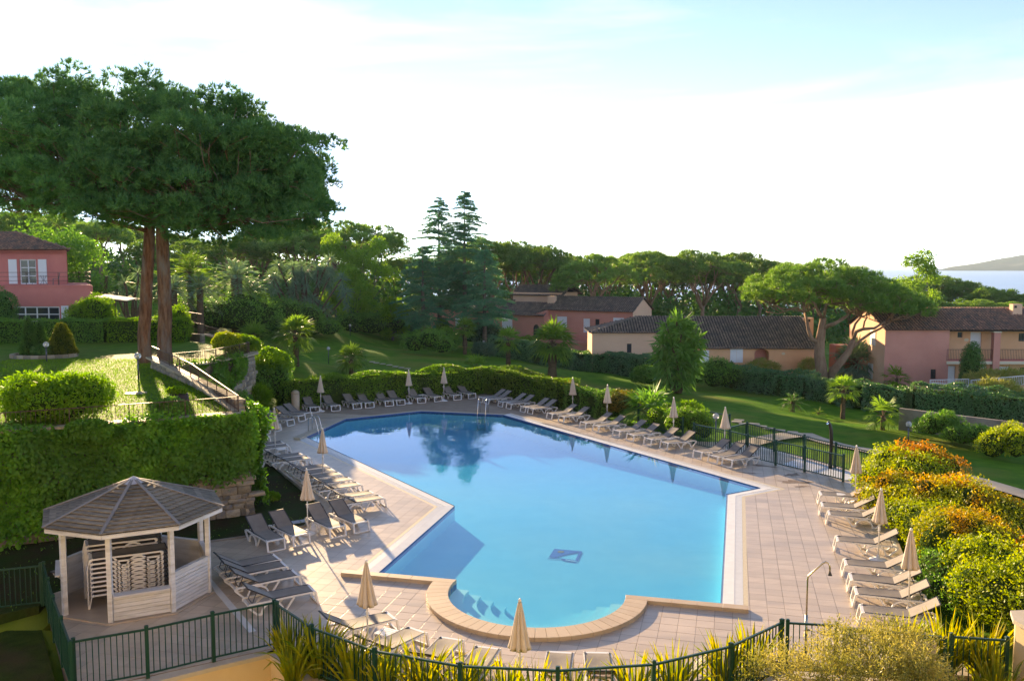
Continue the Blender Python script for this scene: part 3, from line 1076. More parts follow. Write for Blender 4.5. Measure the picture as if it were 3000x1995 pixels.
okc = ins_d & ~ins_h
fullm = okc.all(1) & ~near_edge
edge = near_edge & okc.any(1) | (okc.any(1) & ~okc.all(1))
fulls = CC[fullm]
dist = np.linalg.norm(fulls.mean(1), axis=1)
# tiles the photograph shows largest: nearest ones inside the picture
fm = fulls.mean(1)
vis = (np.abs(fm[:, 0] / fm[:, 1]) < .585) & (fm[:, 1] > 17.2)
order = np.argsort(np.where(vis, dist, 1e6))
near_ids = order[:300]
rest_ids = order[300:]
tm = MB()
h = TS / 2 - GAP / 2
tm.v = [(-h, -h, -.012), (h, -h, -.012), (h, h, -.012), (-h, h, -.012), (-h, -h, -.0015), (h, -h, -.0015), (h, h, -.0015), (-h, h, -.0015)]
e = h - .0035
tm.v += [(-e, -e, 0), (e, -e, 0), (e, e, 0), (-e, e, 0)]
for k in range(4):
    k2 = (k + 1) % 4
    tm.f += [(k, k2, 4 + k2, 4 + k), (4 + k, 4 + k2, 8 + k2, 8 + k)]
tm.f.append((8, 9, 10, 11))
tile_me = tm.mesh('tile', M['tile'])
for k in near_ids:
    c = fulls[k].mean(0)
    o = link('tile', tile_me, deck, (c[0], c[1], random.uniform(-.0008, .0008)), A_GRID)
mb = MB()
for k in rest_ids:
    mb.add([(*p, 0) for p in fulls[k]], [(0, 1, 2, 3)])
for c in CC[edge]:
    for t in TRI:
        tx = [p[0] for p in t]
        ty = [p[1] for p in t]
        if c[:, 0].max() < min(tx) or c[:, 0].min() > max(tx) or c[:, 1].max() < min(ty) or c[:, 1].min() > max(ty):
            continue
        q = clip([tuple(p) for p in c], t)
        if len(q) >= 3:
            mb.add([(*p, 0) for p in q], [tuple(range(len(q)))])
ot = tag(mb.build('tiles', M['tile_far'], deck), kind='stuff')
ta = ot.data.attributes.new('tone', 'FLOAT', 'FACE')
ta.data.foreach_set('value', RNG.uniform(0, 1, len(ot.data.polygons)).astype(np.float32))
# damp stains between the pool corner and the shower fence
for cx_, cy_, sx_, sy_, rot in ((*at(2335, 1412)[:2], .9, .35, -.2), (*at(2320, 1390)[:2], .7, .25, .5), (*at(2240, 1365)[:2], .8, .22, -.5), (*at(2190, 1385)[:2], .7, .10, -.4), (*at(2350, 1425)[:2], .5, .22, .3)):
    m_ = 16
    pts = []
    for k in range(m_):
        a = 2 * math.pi * k / m_
        r = random.uniform(.35, 1.0)
        u, v = sx_ * r * math.cos(a), sy_ * r * math.sin(a)
        pts.append((cx_ + u * math.cos(rot) - v * math.sin(rot), cy_ + u * math.sin(rot) + v * math.cos(rot), .004))
    q = MB()
    q.add(pts + [(cx_, cy_, .004)], [(k, (k + 1) % m_, m_) for k in range(m_)])
    q.build('damp_stain', M['stain'], deck)


# ------------------------------------------------------------------ railings and fences
def railing(root, path, h, post_w, rail, bar_w, gap, m, posts=None, post_h=None, low=0.08, cap=False, mid=None, max_span=2.2, rail_m=None, post_round=False, end_posts=True):
    """posts, rails and upright bars along a path of (x, y, z); parts of root"""
    o = wloc(root)
    rail_m = rail_m or m
    bar_me = MB().box((0, 0, (h - rail[1] + low) / 2), (bar_w, bar_w, h - rail[1] - low)).mesh('bar', m) if gap else None
    ph = post_h or h
    pm = MB()
    if post_round:
        pm.tube([(0, 0, 0), (0, 0, ph)], post_w / 2, 8)
    else:
        pm.box((0, 0, ph / 2), (post_w, post_w, ph))
    if cap:
        pm.box((0, 0, ph + .008), (post_w * 1.12, post_w * 1.12, .016))
        pm.box((0, 0, ph + .022), (post_w * .7, post_w * .7, .014))
    post_me = pm.mesh('post', m)
    for i in range(len(path) - 1):
        a, b = Vector(path[i]), Vector(path[i + 1])
        ln_ = math.hypot(b.x - a.x, b.y - a.y)
        rz = math.atan2(b.y - a.y, b.x - a.x)
        k_ = max(1, math.ceil(ln_ / max_span))
        stops = [a.lerp(b, k / k_) for k in range(k_ + 1)]
        for k, s in enumerate(stops):
            if k == 0 and i > 0:
                continue
            if not end_posts and (i == 0 and k == 0 or i == len(path) - 2 and k == k_):
                continue
            link('post', post_me, root, (s.x - o[0], s.y - o[1], s.z - o[2]), rz)
        up = Vector((0, 0, h - rail[1] / 2))
        MB().bar(a + up, b + up, *rail).build('top_rail', rail_m, root)
        lo_ = Vector((0, 0, low))
        if gap:
            MB().bar(a + lo_, b + lo_, rail[0] * .7, rail[1] * .8).build('bottom_rail', m, root)
        for mz in (mid or []):
            MB().bar(a + Vector((0, 0, mz)), b + Vector((0, 0, mz)), rail[0] * .6, rail[0] * .6).build('rail', m, root)
        if gap:
            nb = max(1, int(ln_ / gap))
            for k in range(1, nb):
                s = a.lerp(b, k / nb)
                if min((s - q).length for q in stops) < post_w * .5 + bar_w:
                    continue
                link('bar', bar_me, root, (s.x - o[0], s.y - o[1], s.z - o[2]), rz)


def fence(name, label, pts, cat='fence', gap=0.112, group=None):
    r = empty(name, pts[0], 0, label, cat, group)
    railing(r, pts, 1.06, .075, (.04, .04), .020, gap, M['green_metal'], post_h=1.10, cap=True, low=.10, max_span=2.3)
    return r


fence('pool_fence', 'dark green metal bar fence in front of the gazebo on the beige wall',
      [(-8.77, 16.87, 0), (-7.56, 17.47, 0), (-6.45, 18.22, 0), (-5.31, 18.91, 0)])
fence('pool_fence', 'dark green metal bar fence running back along the left side of the gazebo', [(-8.77, 16.75, 0), (-10.4, 19.2, 0), (-11.79, 21.40, 0)])
fence('pool_fence', 'dark green bar fence leaving the gazebo corner towards the left picture edge', [(-11.9, 21.46, -.05), (-13.6, 20.95, -.08), (-15.4, 20.4, -.1)])
fence('pool_fence', 'curved dark green bar fence round the front of the pool deck before spiky plants',
      [(-5.22, 18.80, 0), (-4.16, 17.55, 0), (-2.68, 16.45, 0), (-.97, 15.8, 0), (.85, 15.62, 0), (2.67, 15.87, 0), (4.32, 16.65, 0), (5.69, 17.82, 0)])
fence('pool_fence', 'short dark green bar fence between the curved fence and the gate', [(5.80, 17.80, 0), (6.78, 17.66, 0)])
fence('pool_fence', 'dark green bar fence between the gate and the beige corner wall', [(8.91, 17.11, 0), (9.93, 16.93, 0)])
# gate with its notice board
g = empty('pool_gate', (6.9, 17.62, 0), 0, 'dark green gate with a notice board behind the olive shrub', 'gate')
railing(g, [(6.92, 17.62, 0), (8.80, 17.14, 0)], 1.03, .06, (.05, .09), .020, .112, M['green_metal'], low=.10)
nb = MB()
nd = Vector((1.88, -.48, 0)).normalized()
np0 = Vector((8.02, 17.285, 0))
nb.bar(np0 + Vector((0, 0, .72)), np0 + nd * .62 + Vector((0, 0, .72)), .012, .40)
board = nb.build('notice_board', M['wall_peach'] if False else mat('notice', (0.50, 0.43, 0.38), rough=0.5), g)
ink = mat('notice_ink', (0.20, 0.17, 0.16), rough=0.7)
fwd = Vector((nd.y, -nd.x, 0)) * .010
q = MB()
for k in range(11):
    z = .88 - k * .030
    a = np0 + nd * .36 + fwd + Vector((0, 0, z))
    q.bar(a, a + nd * (.17 + .03 * (k % 3)), .002, .006)
for k in range(3):
    a = np0 + nd * .06 + fwd + Vector((0, 0, .60 - k * .03))
    q.bar(a, a + nd * .2, .002, .006)
tag(q.build('printed_lines', ink, board), kind='stuff')

# fences round the foot shower on the right
near_run = [at(2032, 1306), at(2137, 1329), at(2190, 1343), at(2272, 1363), at(2357, 1383), at(2470, 1411)]
fence('pool_fence', 'dark green bar fence along the far right deck behind three sun loungers', near_run, gap=.115)
back_run = [at(2188, 1303), at(2267, 1323), at(2355, 1345), at(2447, 1371), at(2551, 1398)]
fence('pool_fence', 'dark green bar fence behind the black shower and its pale tray', back_run, gap=.115)
fence('pool_fence', 'dark green bar fence with open gate post beside the yellow green shrub', [at(2065, 1262), at(2137, 1277)], gap=.115)
gt = empty('garden_gate', at(2150, 1312), 0, 'open dark green gate leaf leading to the lawn stepping stones', 'gate')
railing(gt, [at(2138, 1316), at(2186, 1303)], 1.06, .06, (.04, .05), .02, .115, M['green_metal'], low=.1)
fence('pool_fence', 'dark green bar fence on the lawn side of the orange hedge', [at(2790, 1450), at(2880, 1560), (17.4, 21.0, -.2)], gap=.115)
fence('pool_fence', 'dark green bar fence half hidden by shrubs behind the far right loungers', [at(1745, 1198), at(1870, 1240), at(2000, 1288)], gap=.115)

# ------------------------------------------------------------------ shower corner, path, stepping stones
tr_ = MB()
tr_.prism([at(2290, 1362)[:2], at(2475, 1408)[:2], at(2545, 1400)[:2], at(2340, 1345)[:2]], .001, .03)
tag(tr_.build('shower_tray', M['tray'], None), 'pale blue shower tray between two green fences', 'tray')
p_ = MB()


def path_strip(px, w, m=None):
    pts = [ground(*p) for p in px]
    q = MB()
    for a, b in zip(pts[:-1], pts[1:]):
        k_ = max(1, int(math.hypot(b[0] - a[0], b[1] - a[1]) / 1.0))
        d = Vector((b[0] - a[0], b[1] - a[1], 0)).normalized()
        n_ = Vector((-d.y, d.x, 0)) * (w / 2)
        for k in range(k_):
            c0 = [a[j] + (b[j] - a[j]) * k / k_ for j in (0, 1)]
            c1 = [a[j] + (b[j] - a[j]) * (k + 1) / k_ for j in (0, 1)]
            vs = []
            for c, s in ((c0, -1), (c0, 1), (c1, 1), (c1, -1)):
                x, y = c[0] + n_.x * s, c[1] + n_.y * s
                vs.append((x, y, max(gz1(x, y), gz1(*c)) + .04))
            q.add(vs, [(3, 2, 1, 0)])
    return q


q = path_strip([(2180, 1303), (2350, 1272), (2560, 1325), (2780, 1390), (3060, 1470)], 1.25)
tag(q.build('garden_path', M['path']), kind='structure')
for k, (px, py) in enumerate([(2158, 1237), (2180, 1243), (2210, 1243), (2232, 1250), (2250, 1256), (2285, 1262), (2322, 1267), (2165, 1232)]):
    g0 = ground(px, py)
    q = MB()
    q.box((0, 0, .03), (.55, .34, .06), -.4)
    o = q.build('stepping_stone', M['path'], None, origin=(0, 0, 0))
    o.location = g0
    tag(o, f'{ORD[k]} pale stepping stone in the lawn beyond the garden gate', 'stone', 'stepping stones beyond the gate')
for k, (px, py) in enumerate([(1090, 1061), (1103, 1064), (1121, 1067), (1141, 1070), (1158, 1075), (1176, 1078), (1194, 1081)]):
    g0 = ground(px, py)
    q = MB()
    q.box((0, 0, .03), (.42, .34, .06), -.3)
    o = q.build('stepping_stone', M['path'])
    o.location = g0
    tag(o, f'{ORD[k]} white stepping stone from the left on the far lawn behind the hedge', 'stone', 'stepping stones on the far lawn')

# black solar shower
b0 = at(2433, 1374)
sh = empty('solar_shower', b0, 0, 'tall black curved shower column standing behind the green fences', 'shower')
MB().tube([(0, 0, 0), (0, 0, 1.3), (-.02, 0, 1.65), (-.09, 0, 1.92), (-.16, 0, 2.03)], [.075, .075, .072, .062, .05], 12).build('column', M['black_plastic'], sh, True, local=True)
MB().lathe([(.13, 0), (.13, .02), (.09, .03)], 16).build('base_plate', M['black_plastic'], sh, local=True)
MB().tube([(-.13, -.02, 1.97), (-.24, -.03, 1.93)], [.03, .05], 10).build('shower_head', M['steel'], sh, local=True)
MB().tube([(-.07, 0, .75), (-.12, -.02, .75)], [.02, .02], 8).build('tap', M['steel'], sh, local=True)
# slim metal shower near the front fence
s0 = (6.42, 18.45, 0)
sh = empty('poolside_shower', s0, 0, 'slim metal shower post with bent arm on the right deck', 'shower')
MB().tube([(0, 0, 0), (0, 0, .95)], [.035, .035], 12).build('sleeve', M['brass_steel'], sh, True, local=True)
MB().tube([(0, 0, .93), (0, 0, 1.78), (.03, -.01, 1.84), (.30, -.05, 2.12), (.36, -.06, 2.15), (.42, -.06, 2.13), (.45, -.06, 2.06), (.46, -.06, 1.93)], .02, 10).build('pipe', M['brass_steel'], sh, True, local=True)
MB().lathe([(.02, 1.93), (.045, 1.87), (.05, 1.855)], 14, (.46, -.06, 0)).build('shower_head', M['black_plastic'], sh, local=True)
MB().tube([(.03, -.02, .62), (.09, -.03, .62)], [.02, .015], 8).build('tap', M['steel_dark'], sh, local=True)
MB().lathe([(.09, 0), (.09, .015), (.04, .02)], 14).build('base_plate', M['brass_steel'], sh, local=True)


# ------------------------------------------------------------------ pool ladders
def ladder(p, rz, label):
    r = empty('pool_ladder', p, rz, label, 'ladder')
    for s in (-.24, .24):
        pts = [(-.42, s, 0), (-.42, s, .55)] + [(-.22 + .20 * math.cos(a), s, .62 + .20 * math.sin(a)) for a in np.linspace(math.pi * .95, .15, 7)] + [(.16, s, -.15), (.16, s, -1.1)]
        MB().tube(pts, .021, 8).build('handrail', M['steel'], r, True, local=True)
    for k in range(3):
        MB().box((.16, 0, -.3 - .28 * k), (.08, .46, .025)).build('tread', M['steel'], r, local=True)
    return r


d01 = math.atan2(W[1][1] - W[0][1], W[1][0] - W[0][0])
la = at(926, 1264)
ladder((la[0] + .1, la[1], 0), d01 - math.pi / 2, 'steel pool ladder at the left pool corner by the kerb')
lb = at(1412, 1212)
d23 = math.atan2(W[3][1] - W[2][1], W[3][0] - W[2][0])
ladder((lb[0], lb[1] + .05, 0), d23 - math.pi / 2, 'steel pool ladder at the far end of the pool')


# ------------------------------------------------------------------ sun loungers
def lounger_parts(flat_back=False):
    P = {}
    for sgn in (-1, 1):
        mb = MB()
        y0, y1 = sgn * .27 - .022, sgn * .27 + .022
        mb.ribbon([(.10, .325), (.60, .320), (1.20, .305), (1.68, .300), (1.74, .275), (1.735, .235), (1.52, .022), (1.42, .022)] +
                  [(1.155 + .265 * math.cos(a), .022 + .245 * math.sin(a)) for a in np.linspace(.28, math.pi - .28, 9)] +
                  [(.89, .022), (.80, .022), (.60, .30)], y0, y1, .042)
        P[f'side{sgn}'] = mb.mesh('side_frame', M['plastic'])
    mb = MB()
    for sgn in (-1, 1):
        mb.ribbon([(.13, .335), (.06, .31), (0.0, .012)], sgn * .27 - .025, sgn * .27 + .025, .05)
    mb.box((.085, 0, .318), (.07, .50, .035))
    mb.box((.004, 0, .022), (.045, .50, .035))
    P['front'] = mb.mesh('front_leg', M['plastic'])
    P['cross'] = MB().box((1.715, 0, .262), (.05, .50, .05)).mesh('crossbar', M['plastic'])
    P['cross2'] = MB().box((1.12, 0, .285), (.05, .50, .035)).mesh('crossbar', M['plastic'])
    # sling seat, a thin sheet that sags a little
    mb = MB()
    n = 7
    for i in range(n):
        for j in range(5):
            x = .09 + (1.12 - .09) * i / (n - 1)
            y = -.262 + .524 * j / 4
            z = .352 - .016 * math.sin(math.pi * i / (n - 1)) * math.sin(math.pi * j / 4) - (.02 if i == 0 else 0)
            mb.v.append((x, y, z))
    for i in range(n - 1):
        for j in range(4):
            a = i * 5 + j
            mb.f.append((a, a + 5, a + 6, a + 1))
    P['seat'] = mb.mesh('seat', M['sling'], smooth=True)
    mb = MB()
    for sgn in (-1, 1):
        mb.bar((.09, sgn * .258, .338), (1.12, sgn * .258, .338), .03, .028)
    P['seat_edge'] = mb.mesh('seat_edge', M['sling_edge'])
    th = 0.0 if flat_back else math.radians(31)
    mb = MB()
    for i in range(6):
        for j in range(5):
            s = .74 * i / 5
            y = -.262 + .524 * j / 4
            sag = .014 * math.sin(math.pi * i / 5) * math.sin(math.pi * j / 4)
            mb.v.append((1.12 + s * math.cos(th) + sag * math.sin(th), y, .352 + s * math.sin(th) - sag * math.cos(th)))
    for i in range(5):
        for j in range(4):
            a = i * 5 + j
            mb.f.append((a, a + 5, a + 6, a + 1))
    P['back'] = mb.mesh('backrest', M['sling'], smooth=True)
    mb = MB()
    e = (1.12 + .74 * math.cos(th), .352 + .74 * math.sin(th))
    for sgn in (-1, 1):
        mb.bar((1.12, sgn * .258, .338), (e[0], sgn * .258, e[1] - .014), .03, .028)
    mb.bar((e[0] - .01, -.25, e[1] - .012), (e[0] - .01, .25, e[1] - .012), .03, .025)
    P['back_frame'] = mb.mesh('back_frame', M['sling_edge'])
    if not flat_back:
        mb = MB()
        m_ = (1.12 + .46 * math.cos(th), .352 + .46 * math.sin(th) - .02)
        for sgn in (-1, 1):
            mb.bar((m_[0], sgn * .2, m_[1]), (1.62, sgn * .2, .29), .018)
        mb.bar((1.62, -.2, .29), (1.62, .2, .29), .018)
        P['strut'] = mb.mesh('strut', M['steel_dark'])
    return P


LP = lounger_parts()
LPF = lounger_parts(True)
NAMES = {'side-1': 'side_frame', 'side1': 'side_frame', 'front': 'front_leg', 'cross': 'crossbar', 'cross2': 'crossbar', 'seat': 'seat', 'seat_edge': 'seat_edge', 'back': 'backrest', 'back_frame': 'back_frame', 'strut': 'strut'}


def lounger(x, y, heading, label, group, z=0.0, flat_back=False):
    r = empty('sun_lounger', (x, y, z), math.radians(heading + (0 if flat_back else random.uniform(-2.6, 2.6))), label, 'sun lounger', group)
    for k, me in (LPF if flat_back else LP).items():
        link(NAMES[k], me, r)
    return r


def zpt(o, s):
    return lambda x, y, z=0.0: at(o[0] + x / s, o[1] + y / s, z)


zL = zpt((850, 1150), 3.93)
rowL = [((235, 235), (340, 228)), ((478, 218), (577, 208)), ((728, 192), (825, 185)), ((870, 183), (967, 172)), ((1100, 162), (1190, 152)), ((1230, 152), (1325, 142)),
        ((1470, 128), (1562, 120)), ((1662, 110), (1755, 102)), ((1882, 92), (1975, 82)), ((2050, 75), (2145, 68))]
for k, (a, b) in enumerate(rowL):
    p = zL((a[0] + b[0]) / 2, (a[1] + b[1]) / 2)
    lounger(p[0], p[1], 121, f'white lounger with taupe sling, {ORD[k]} from the beige bin along the back hedge', 'sun loungers along the back hedge')
zC = zpt((1380, 1120), 5.895)
z4 = zpt((1700, 1250), 3.92)
rowR = [zC(160, 348), zC(262, 375), zC(500, 425), zC(645, 458), zC(890, 518), zC(1015, 548), zC(1345, 638), zC(1550, 690), zC(1920, 800), zC(2145, 855),
        z4(405, 118), z4(565, 166), z4(766, 215), z4(953, 259)]
for k, p in enumerate(rowR):
    lounger(p[0], p[1], 30, f'white lounger with taupe sling, {ORD[k]} from the far ladder along the right pool edge', 'sun loungers along the far right pool edge')
for k, p in enumerate([z4(1336, 367), z4(1516, 421), z4(1679, 461)]):
    lounger(p[0], p[1], 31, f'{["leftmost", "middle", "rightmost"][k]} of the three loungers against the green shower fence', 'sun loungers by the shower fence')
zd = zpt((2370, 1400), 3.4837)
hS = math.radians(-16)
for k, (x, y) in enumerate([(95, 265), (110, 382), (180, 475), (262, 752), (345, 1005), (400, 1165), (450, 1315), (510, 1510)]):
    p = zd(x, y)
    lounger(p[0] - math.sin(hS) * .27, p[1] + math.cos(hS) * .27, -16, f'lounger on the sunny right deck, {ORD[k]} from the shower fence beside the orange hedge', 'sun loungers beside the orange hedge')
ze = zpt((600, 1450), 3.92)
for k, (a, b) in enumerate([((730, 660), (920, 625)), ((1020, 600), (1210, 560)), ((1450, 505), (1615, 470)), ((1720, 450), (1890, 410))]):
    p = ze((a[0] + b[0]) / 2, (a[1] + b[1]) / 2)
    lounger(p[0], p[1], (126, 128, 129, 131)[k], f'{ORD[k]} from the gazebo of four loungers facing the pool before the earth bed', 'sun loungers before the earth bed')
hG = -148
pG = (-math.sin(math.radians(hG)), math.cos(math.radians(hG)))
hv = (math.cos(math.radians(hG)), math.sin(math.radians(hG)))


def from_tip(pt, near=True):
    """front middle of a lounger from the near front corner of its sling"""
    s = -.262 if pG[1] > 0 else .262
    return (pt[0] - hv[0] * .09 - pG[0] * s, pt[1] - hv[1] * .09 - pG[1] * s)


for k, (x, y) in enumerate([(850, 735), (935, 815), (1070, 920), (1260, 1100)]):
    c = from_tip(ze(x, y, .34))
    lounger(c[0], c[1], -147, f'{["farthest", "second farthest", "second nearest", "nearest"][k]} of four loungers lined up beside the gazebo', 'sun loungers beside the gazebo')
zf = zpt((760, 1320), 5.895)
zg = zpt((740, 1180), 8.712)
tips = [zf(2150, 820, .34), zf(1985, 738, .34), zf(1755, 590, .34), zf(1603, 500, .34), zf(1425, 410, .34), zf(1300, 342, .34), zf(1185, 270, .34), zg(1490, 1412, .34),
        zg(1290, 1325, .34), zg(940, 1100, .34), zg(800, 1022, .34), zg(420, 850, .34), zg(300, 770, .34)]
for k, t in enumerate(tips):
    c = from_tip(t)
    lounger(c[0], c[1], -148, f'lounger along the left pool edge, {ORD[k]} from the sunlit corner of the row', 'sun loungers along the left pool edge')
for k, (a, b) in enumerate([((625, 745), (670, 715)), ((940, 605), (1030, 570)), ((1215, 495), (1325, 455)), ((1385, 425), (1490, 385)), ((345, 830), (400, 775))]):
    p = zg((a[0] + b[0]) / 2, (a[1] + b[1]) / 2)
    lounger(p[0], p[1], (155, 152, 150, 148, 158)[k], f'{["second nearest", "third nearest", "fourth nearest", "farthest", "nearest"][k]} of the loungers fanned out at the back left corner below the bin', 'sun loungers at the back left corner')
z5 = zpt((930, 1720), 4.137)
F_ = [((840, 295), (940, 385), -150), ((1105, 478), (1310, 548), -127), ((1495, 600), (1755, 635), -108), ((1925, 705), (2200, 745), -108)]
fr_ = [(z5(*a, .34), z5(*b, .34), h_) for a, b, h_ in F_]
z3 = zpt((950, 1600), 1.8138)
fr_ += [(z3(1190, 557, .34), z3(1320, 565, .34), -96), (z3(1385, 560, .34), z3(1515, 565, .34), -94)]
FL = ['turned left towards the first front parasol', 'turned half left behind spiky plants', 'third from the left behind the curved front fence',
      'fourth from the left behind the curved front fence', 'just right of the middle front parasol', 'rightmost behind the curved front fence']
for k, (a, b, h_) in enumerate(fr_):
    mx_, my_ = (a[0] + b[0]) / 2, (a[1] + b[1]) / 2
    hr = math.radians(h_)
    lounger(mx_ - .09 * math.cos(hr), my_ - .09 * math.sin(hr), h_, f'sun lounger {FL[k]}', 'sun loungers along the curved front fence')


# ------------------------------------------------------------------ closed parasols
def parasol_meshes():
    P = {}
    P['base'] = MB().lathe([(.24, 0), (.24, .02), (.20, .045), (.05, .07), (.035, .16)], 20).mesh('base', M['pole_white'], smooth=True)
    P['pole'] = MB().tube([(0, 0, .06), (0, 0, 2.06)], .019, 10).mesh('pole', M['pole_white'], smooth=True)
    mb = MB()
    nf, sub = 8, 6
    N = nf * sub
    prof = [(2.06, .035), (2.0, .05), (1.85, .085), (1.6, .135), (1.35, .185), (1.2, .225), (1.14, .245)]
    rng = np.random.default_rng(5)
    jit = rng.uniform(.85, 1.15, nf)
    for z, r in prof:
        for k in range(N):
            a = 2 * math.pi * k / N
            ph = (k % sub) / sub
            fold = .46 + .54 * abs(math.sin(math.pi * ph)) ** .8
            rr = r * fold * (1 + (jit[k // sub] - 1) * min(1, (2.06 - z) / .5))
            tw = a + .18 * (2.06 - z)
            mb.v.append((rr * math.cos(tw), rr * math.sin(tw), z - (.035 * (1 - abs(math.sin(math.pi * ph))) if z < 1.16 else 0)))
    for i in range(len(prof) - 1):
        for k in range(N):
            k2 = (k + 1) % N
            mb.f.append((i * N + k, (i + 1) * N + k, (i + 1) * N + k2, i * N + k2))
    mb.v.append((0, 0, 1.16))
    c = len(mb.v) - 1
    e = (len(prof) - 1) * N
    for k in range(N):
        mb.f.append((e + k, c, e + (k + 1) % N))
    P['canopy'] = mb.mesh('canopy', M['canopy'], smooth=True)
    P['finial'] = MB().lathe([(.012, 2.05), (.03, 2.07), (.034, 2.10), (.018, 2.13), (.004, 2.14)], 10).mesh('finial', M['pole_white'], smooth=True)
    mb = MB()
    mb.tube([(0, 0, .86), (0, 0, .98)], .032, 10).tube([(.03, 0, .9), (.07, 0, .9)], .012, 6)
    P['collar'] = mb.mesh('collar', M['pole_white'])
    return P


PM = parasol_meshes()


def parasol(x, y, label, s=1.0, lean=(0, 0)):
    r = empty('parasol', (x, y, 0), random.uniform(0, 6), label, 'parasol', 'closed parasols round the pool')
    r.scale = (s, s, s)
    r.rotation_euler = (lean[0], lean[1], random.uniform(0, 6))
    for k, me in PM.items():
        link(k, me, r)


PAR = [(at(807, 1330), 'closed beige parasol at the left edge beside the ivy corner'),
       (at(946.6, 1408), 'closed beige parasol among the loungers along the left pool edge'),
       (at(902, 1564), 'closed beige parasol between the loungers before the earth bed'),
       (at(1074.5, 1639, 2.14), 'closed beige parasol beside the left end of the pool front wall'),
       (at(1523.4, 1750, 2.14), 'closed beige parasol in the middle of the curved front fence'),
       (at(2572, 1640), 'closed peach parasol in the middle of the sunny right row of loungers'),
       (at(2661, 1794), 'closed peach parasol nearest the front gate beside the orange hedge'),
       (at(2505, 1474), 'closed peach parasol at the far end of the orange hedge row'),
       (at(1677.7, 1213), 'closed white parasol furthest along the far right pool edge'),
       (at(1778, 1240), 'closed white parasol before the reddish shrub on the far right edge'),
       (at(1973, 1288), 'closed white parasol before the yellow green shrub on the far right edge'),
       (at(2122, 1326), 'closed white parasol beside the three loungers at the shower fence'),
       (at(940, 1205), 'closed beige parasol nearest the beige bin at the back hedge'),
       (at(1198.6, 1182), 'closed beige parasol in the middle of the back hedge row'),
       (at(1300, 1174.5), 'closed beige parasol at the right end of the back hedge row')]
for p, lab in PAR:
    parasol(p[0], p[1], lab, 1.0, (random.uniform(-.012, .012), random.uniform(-.012, .012)))


# ------------------------------------------------------------------ little white side tables
def side_table(x, y, rz, label):
    r = empty('side_table', (x, y, 0), rz, label, 'side table', 'small white side tables')
    for k in range(5):
        MB().box((0, -.16 + .08 * k, .335), (.42, .068, .018)).build('slat', M['plastic'], r, local=True)
    for sx in (-1, 1):
        MB().ribbon([(sx * .20, .33), (sx * .22, .29), (sx * .23, .0)], -.19, -.16, .03).ribbon([(sx * .20, .33), (sx * .22, .29), (sx * .23, .0)], .16, .19, .03).build('leg', M['plastic'], r, local=True)
        MB().box((sx * .2, 0, .315), (.03, .36, .025)).build('rail', M['plastic'], r, local=True)


t = zd(345, 262)
side_table(t[0], t[1], -.3, 'small white slatted side table beside the first lounger of the sunny right row')
t = at(1133, 1893)
side_table(t[0], t[1], -.5, 'small white slatted side table next to the front parasol')
t = zg(745, 1360)
side_table(t[0], t[1], .5, 'small white slatted side table beside the left edge parasol')
t = at(1236, 1172)
side_table(t[0], t[1], .5, 'small white side table between loungers at the back hedge')
t = zC(1735, 660)
side_table(t[0], t[1], .5, 'small white side table between two loungers at the far right parasol')

# beige bin at the hedge
b0 = at(866, 1203)
r = empty('litter_bin', b0, 0, 'tall round beige bin with domed lid at the hedge corner', 'bin')
MB().lathe([(.23, 0), (.24, .04), (.24, 1.02)], 20).build('body', M['coping'], r, True, local=True)
MB().lathe([(.245, 1.02), (.24, 1.08), (.19, 1.17), (.10, 1.22), (.02, 1.235)], 20).build('lid', M['coping'], r, True, local=True)


# ------------------------------------------------------------------ globe lamps
glass = bpy.data.materials.new('lamp_glass')
glass.use_nodes = True
bb = glass.node_tree.nodes['Principled BSDF']
bb.inputs['Base Color'].default_value = (0.80, 0.80, 0.78, 1)
bb.inputs['Roughness'].default_value = 0.12
bb.inputs['Transmission Weight'].default_value = 0.55
GL = MB()
for i in range(9):
    pass
GL.lathe([(.03 if i in (0, 12) else .15 * math.sin(math.pi * i / 12), -.15 * math.cos(math.pi * i / 12)) for i in range(13)], 18)
globe_me = GL.mesh('globe', glass, smooth=True)


def lamp(p, h, label):
    r = empty('garden_lamp', p, 0, label, 'lamp', 'globe garden lamps')
    MB().tube([(0, 0, -.05), (0, 0, h - .26)], .035, 10).build('post', M['steel_dark'], r, True, local=True)
    MB().lathe([(.05, h - .27), (.065, h - .25), (.065, h - .21), (.05, h - .2)], 12).build('collar', M['steel_dark'], r, local=True)
    link('globe', globe_me, r, (0, 0, h - .11))
    MB().tube([(0, 0, h - .21), (0, 0, h - .1)], .035, 8).build('bulb', M['white_paint'], r, local=True)


lamp(at(405 if False else 137, 1060, TZ), 1.02, 'globe garden lamp beside the round flower bed on the upper lawn')
lamp(at(405.5, 1109, TZ), 1.12, 'sunlit globe garden lamp beside the twin pine trunks')
lamp(ground(963, 1064), 1.35, 'globe garden lamp on the far lawn between two palms')
lamp(ground(1026, 984), 1.3, 'tiny globe lamp in front of the clipped shrubs at the far lawn edge')
lamp(ground(1417, 1040), 1.5, 'globe garden lamp in front of the blue green shrubs by the slim palm')
lamp(ground(2660, 1304), 1.25, 'globe garden lamp on the right lawn before the concrete wall')
lamp(at(2096, 1300), 1.45, 'globe lamp by the green garden gate beside the bright shrub')

# ------------------------------------------------------------------ gazebo
GC = (-9.74, 22.07)
GR = 1.815
gz_root = empty('gazebo', (GC[0], GC[1], 0), 0, 'white wooden octagonal gazebo with weathered plank roof', 'gazebo')
A0 = math.radians(-85.5)
VA = [A0 + k * math.pi / 4 for k in range(8)]       # corner 0 nearest the camera, going right


def oct_pt(k, r, z):
    a = VA[k % 8]
    return Vector((GC[0] + r * math.cos(a), GC[1] + r * math.sin(a), z))


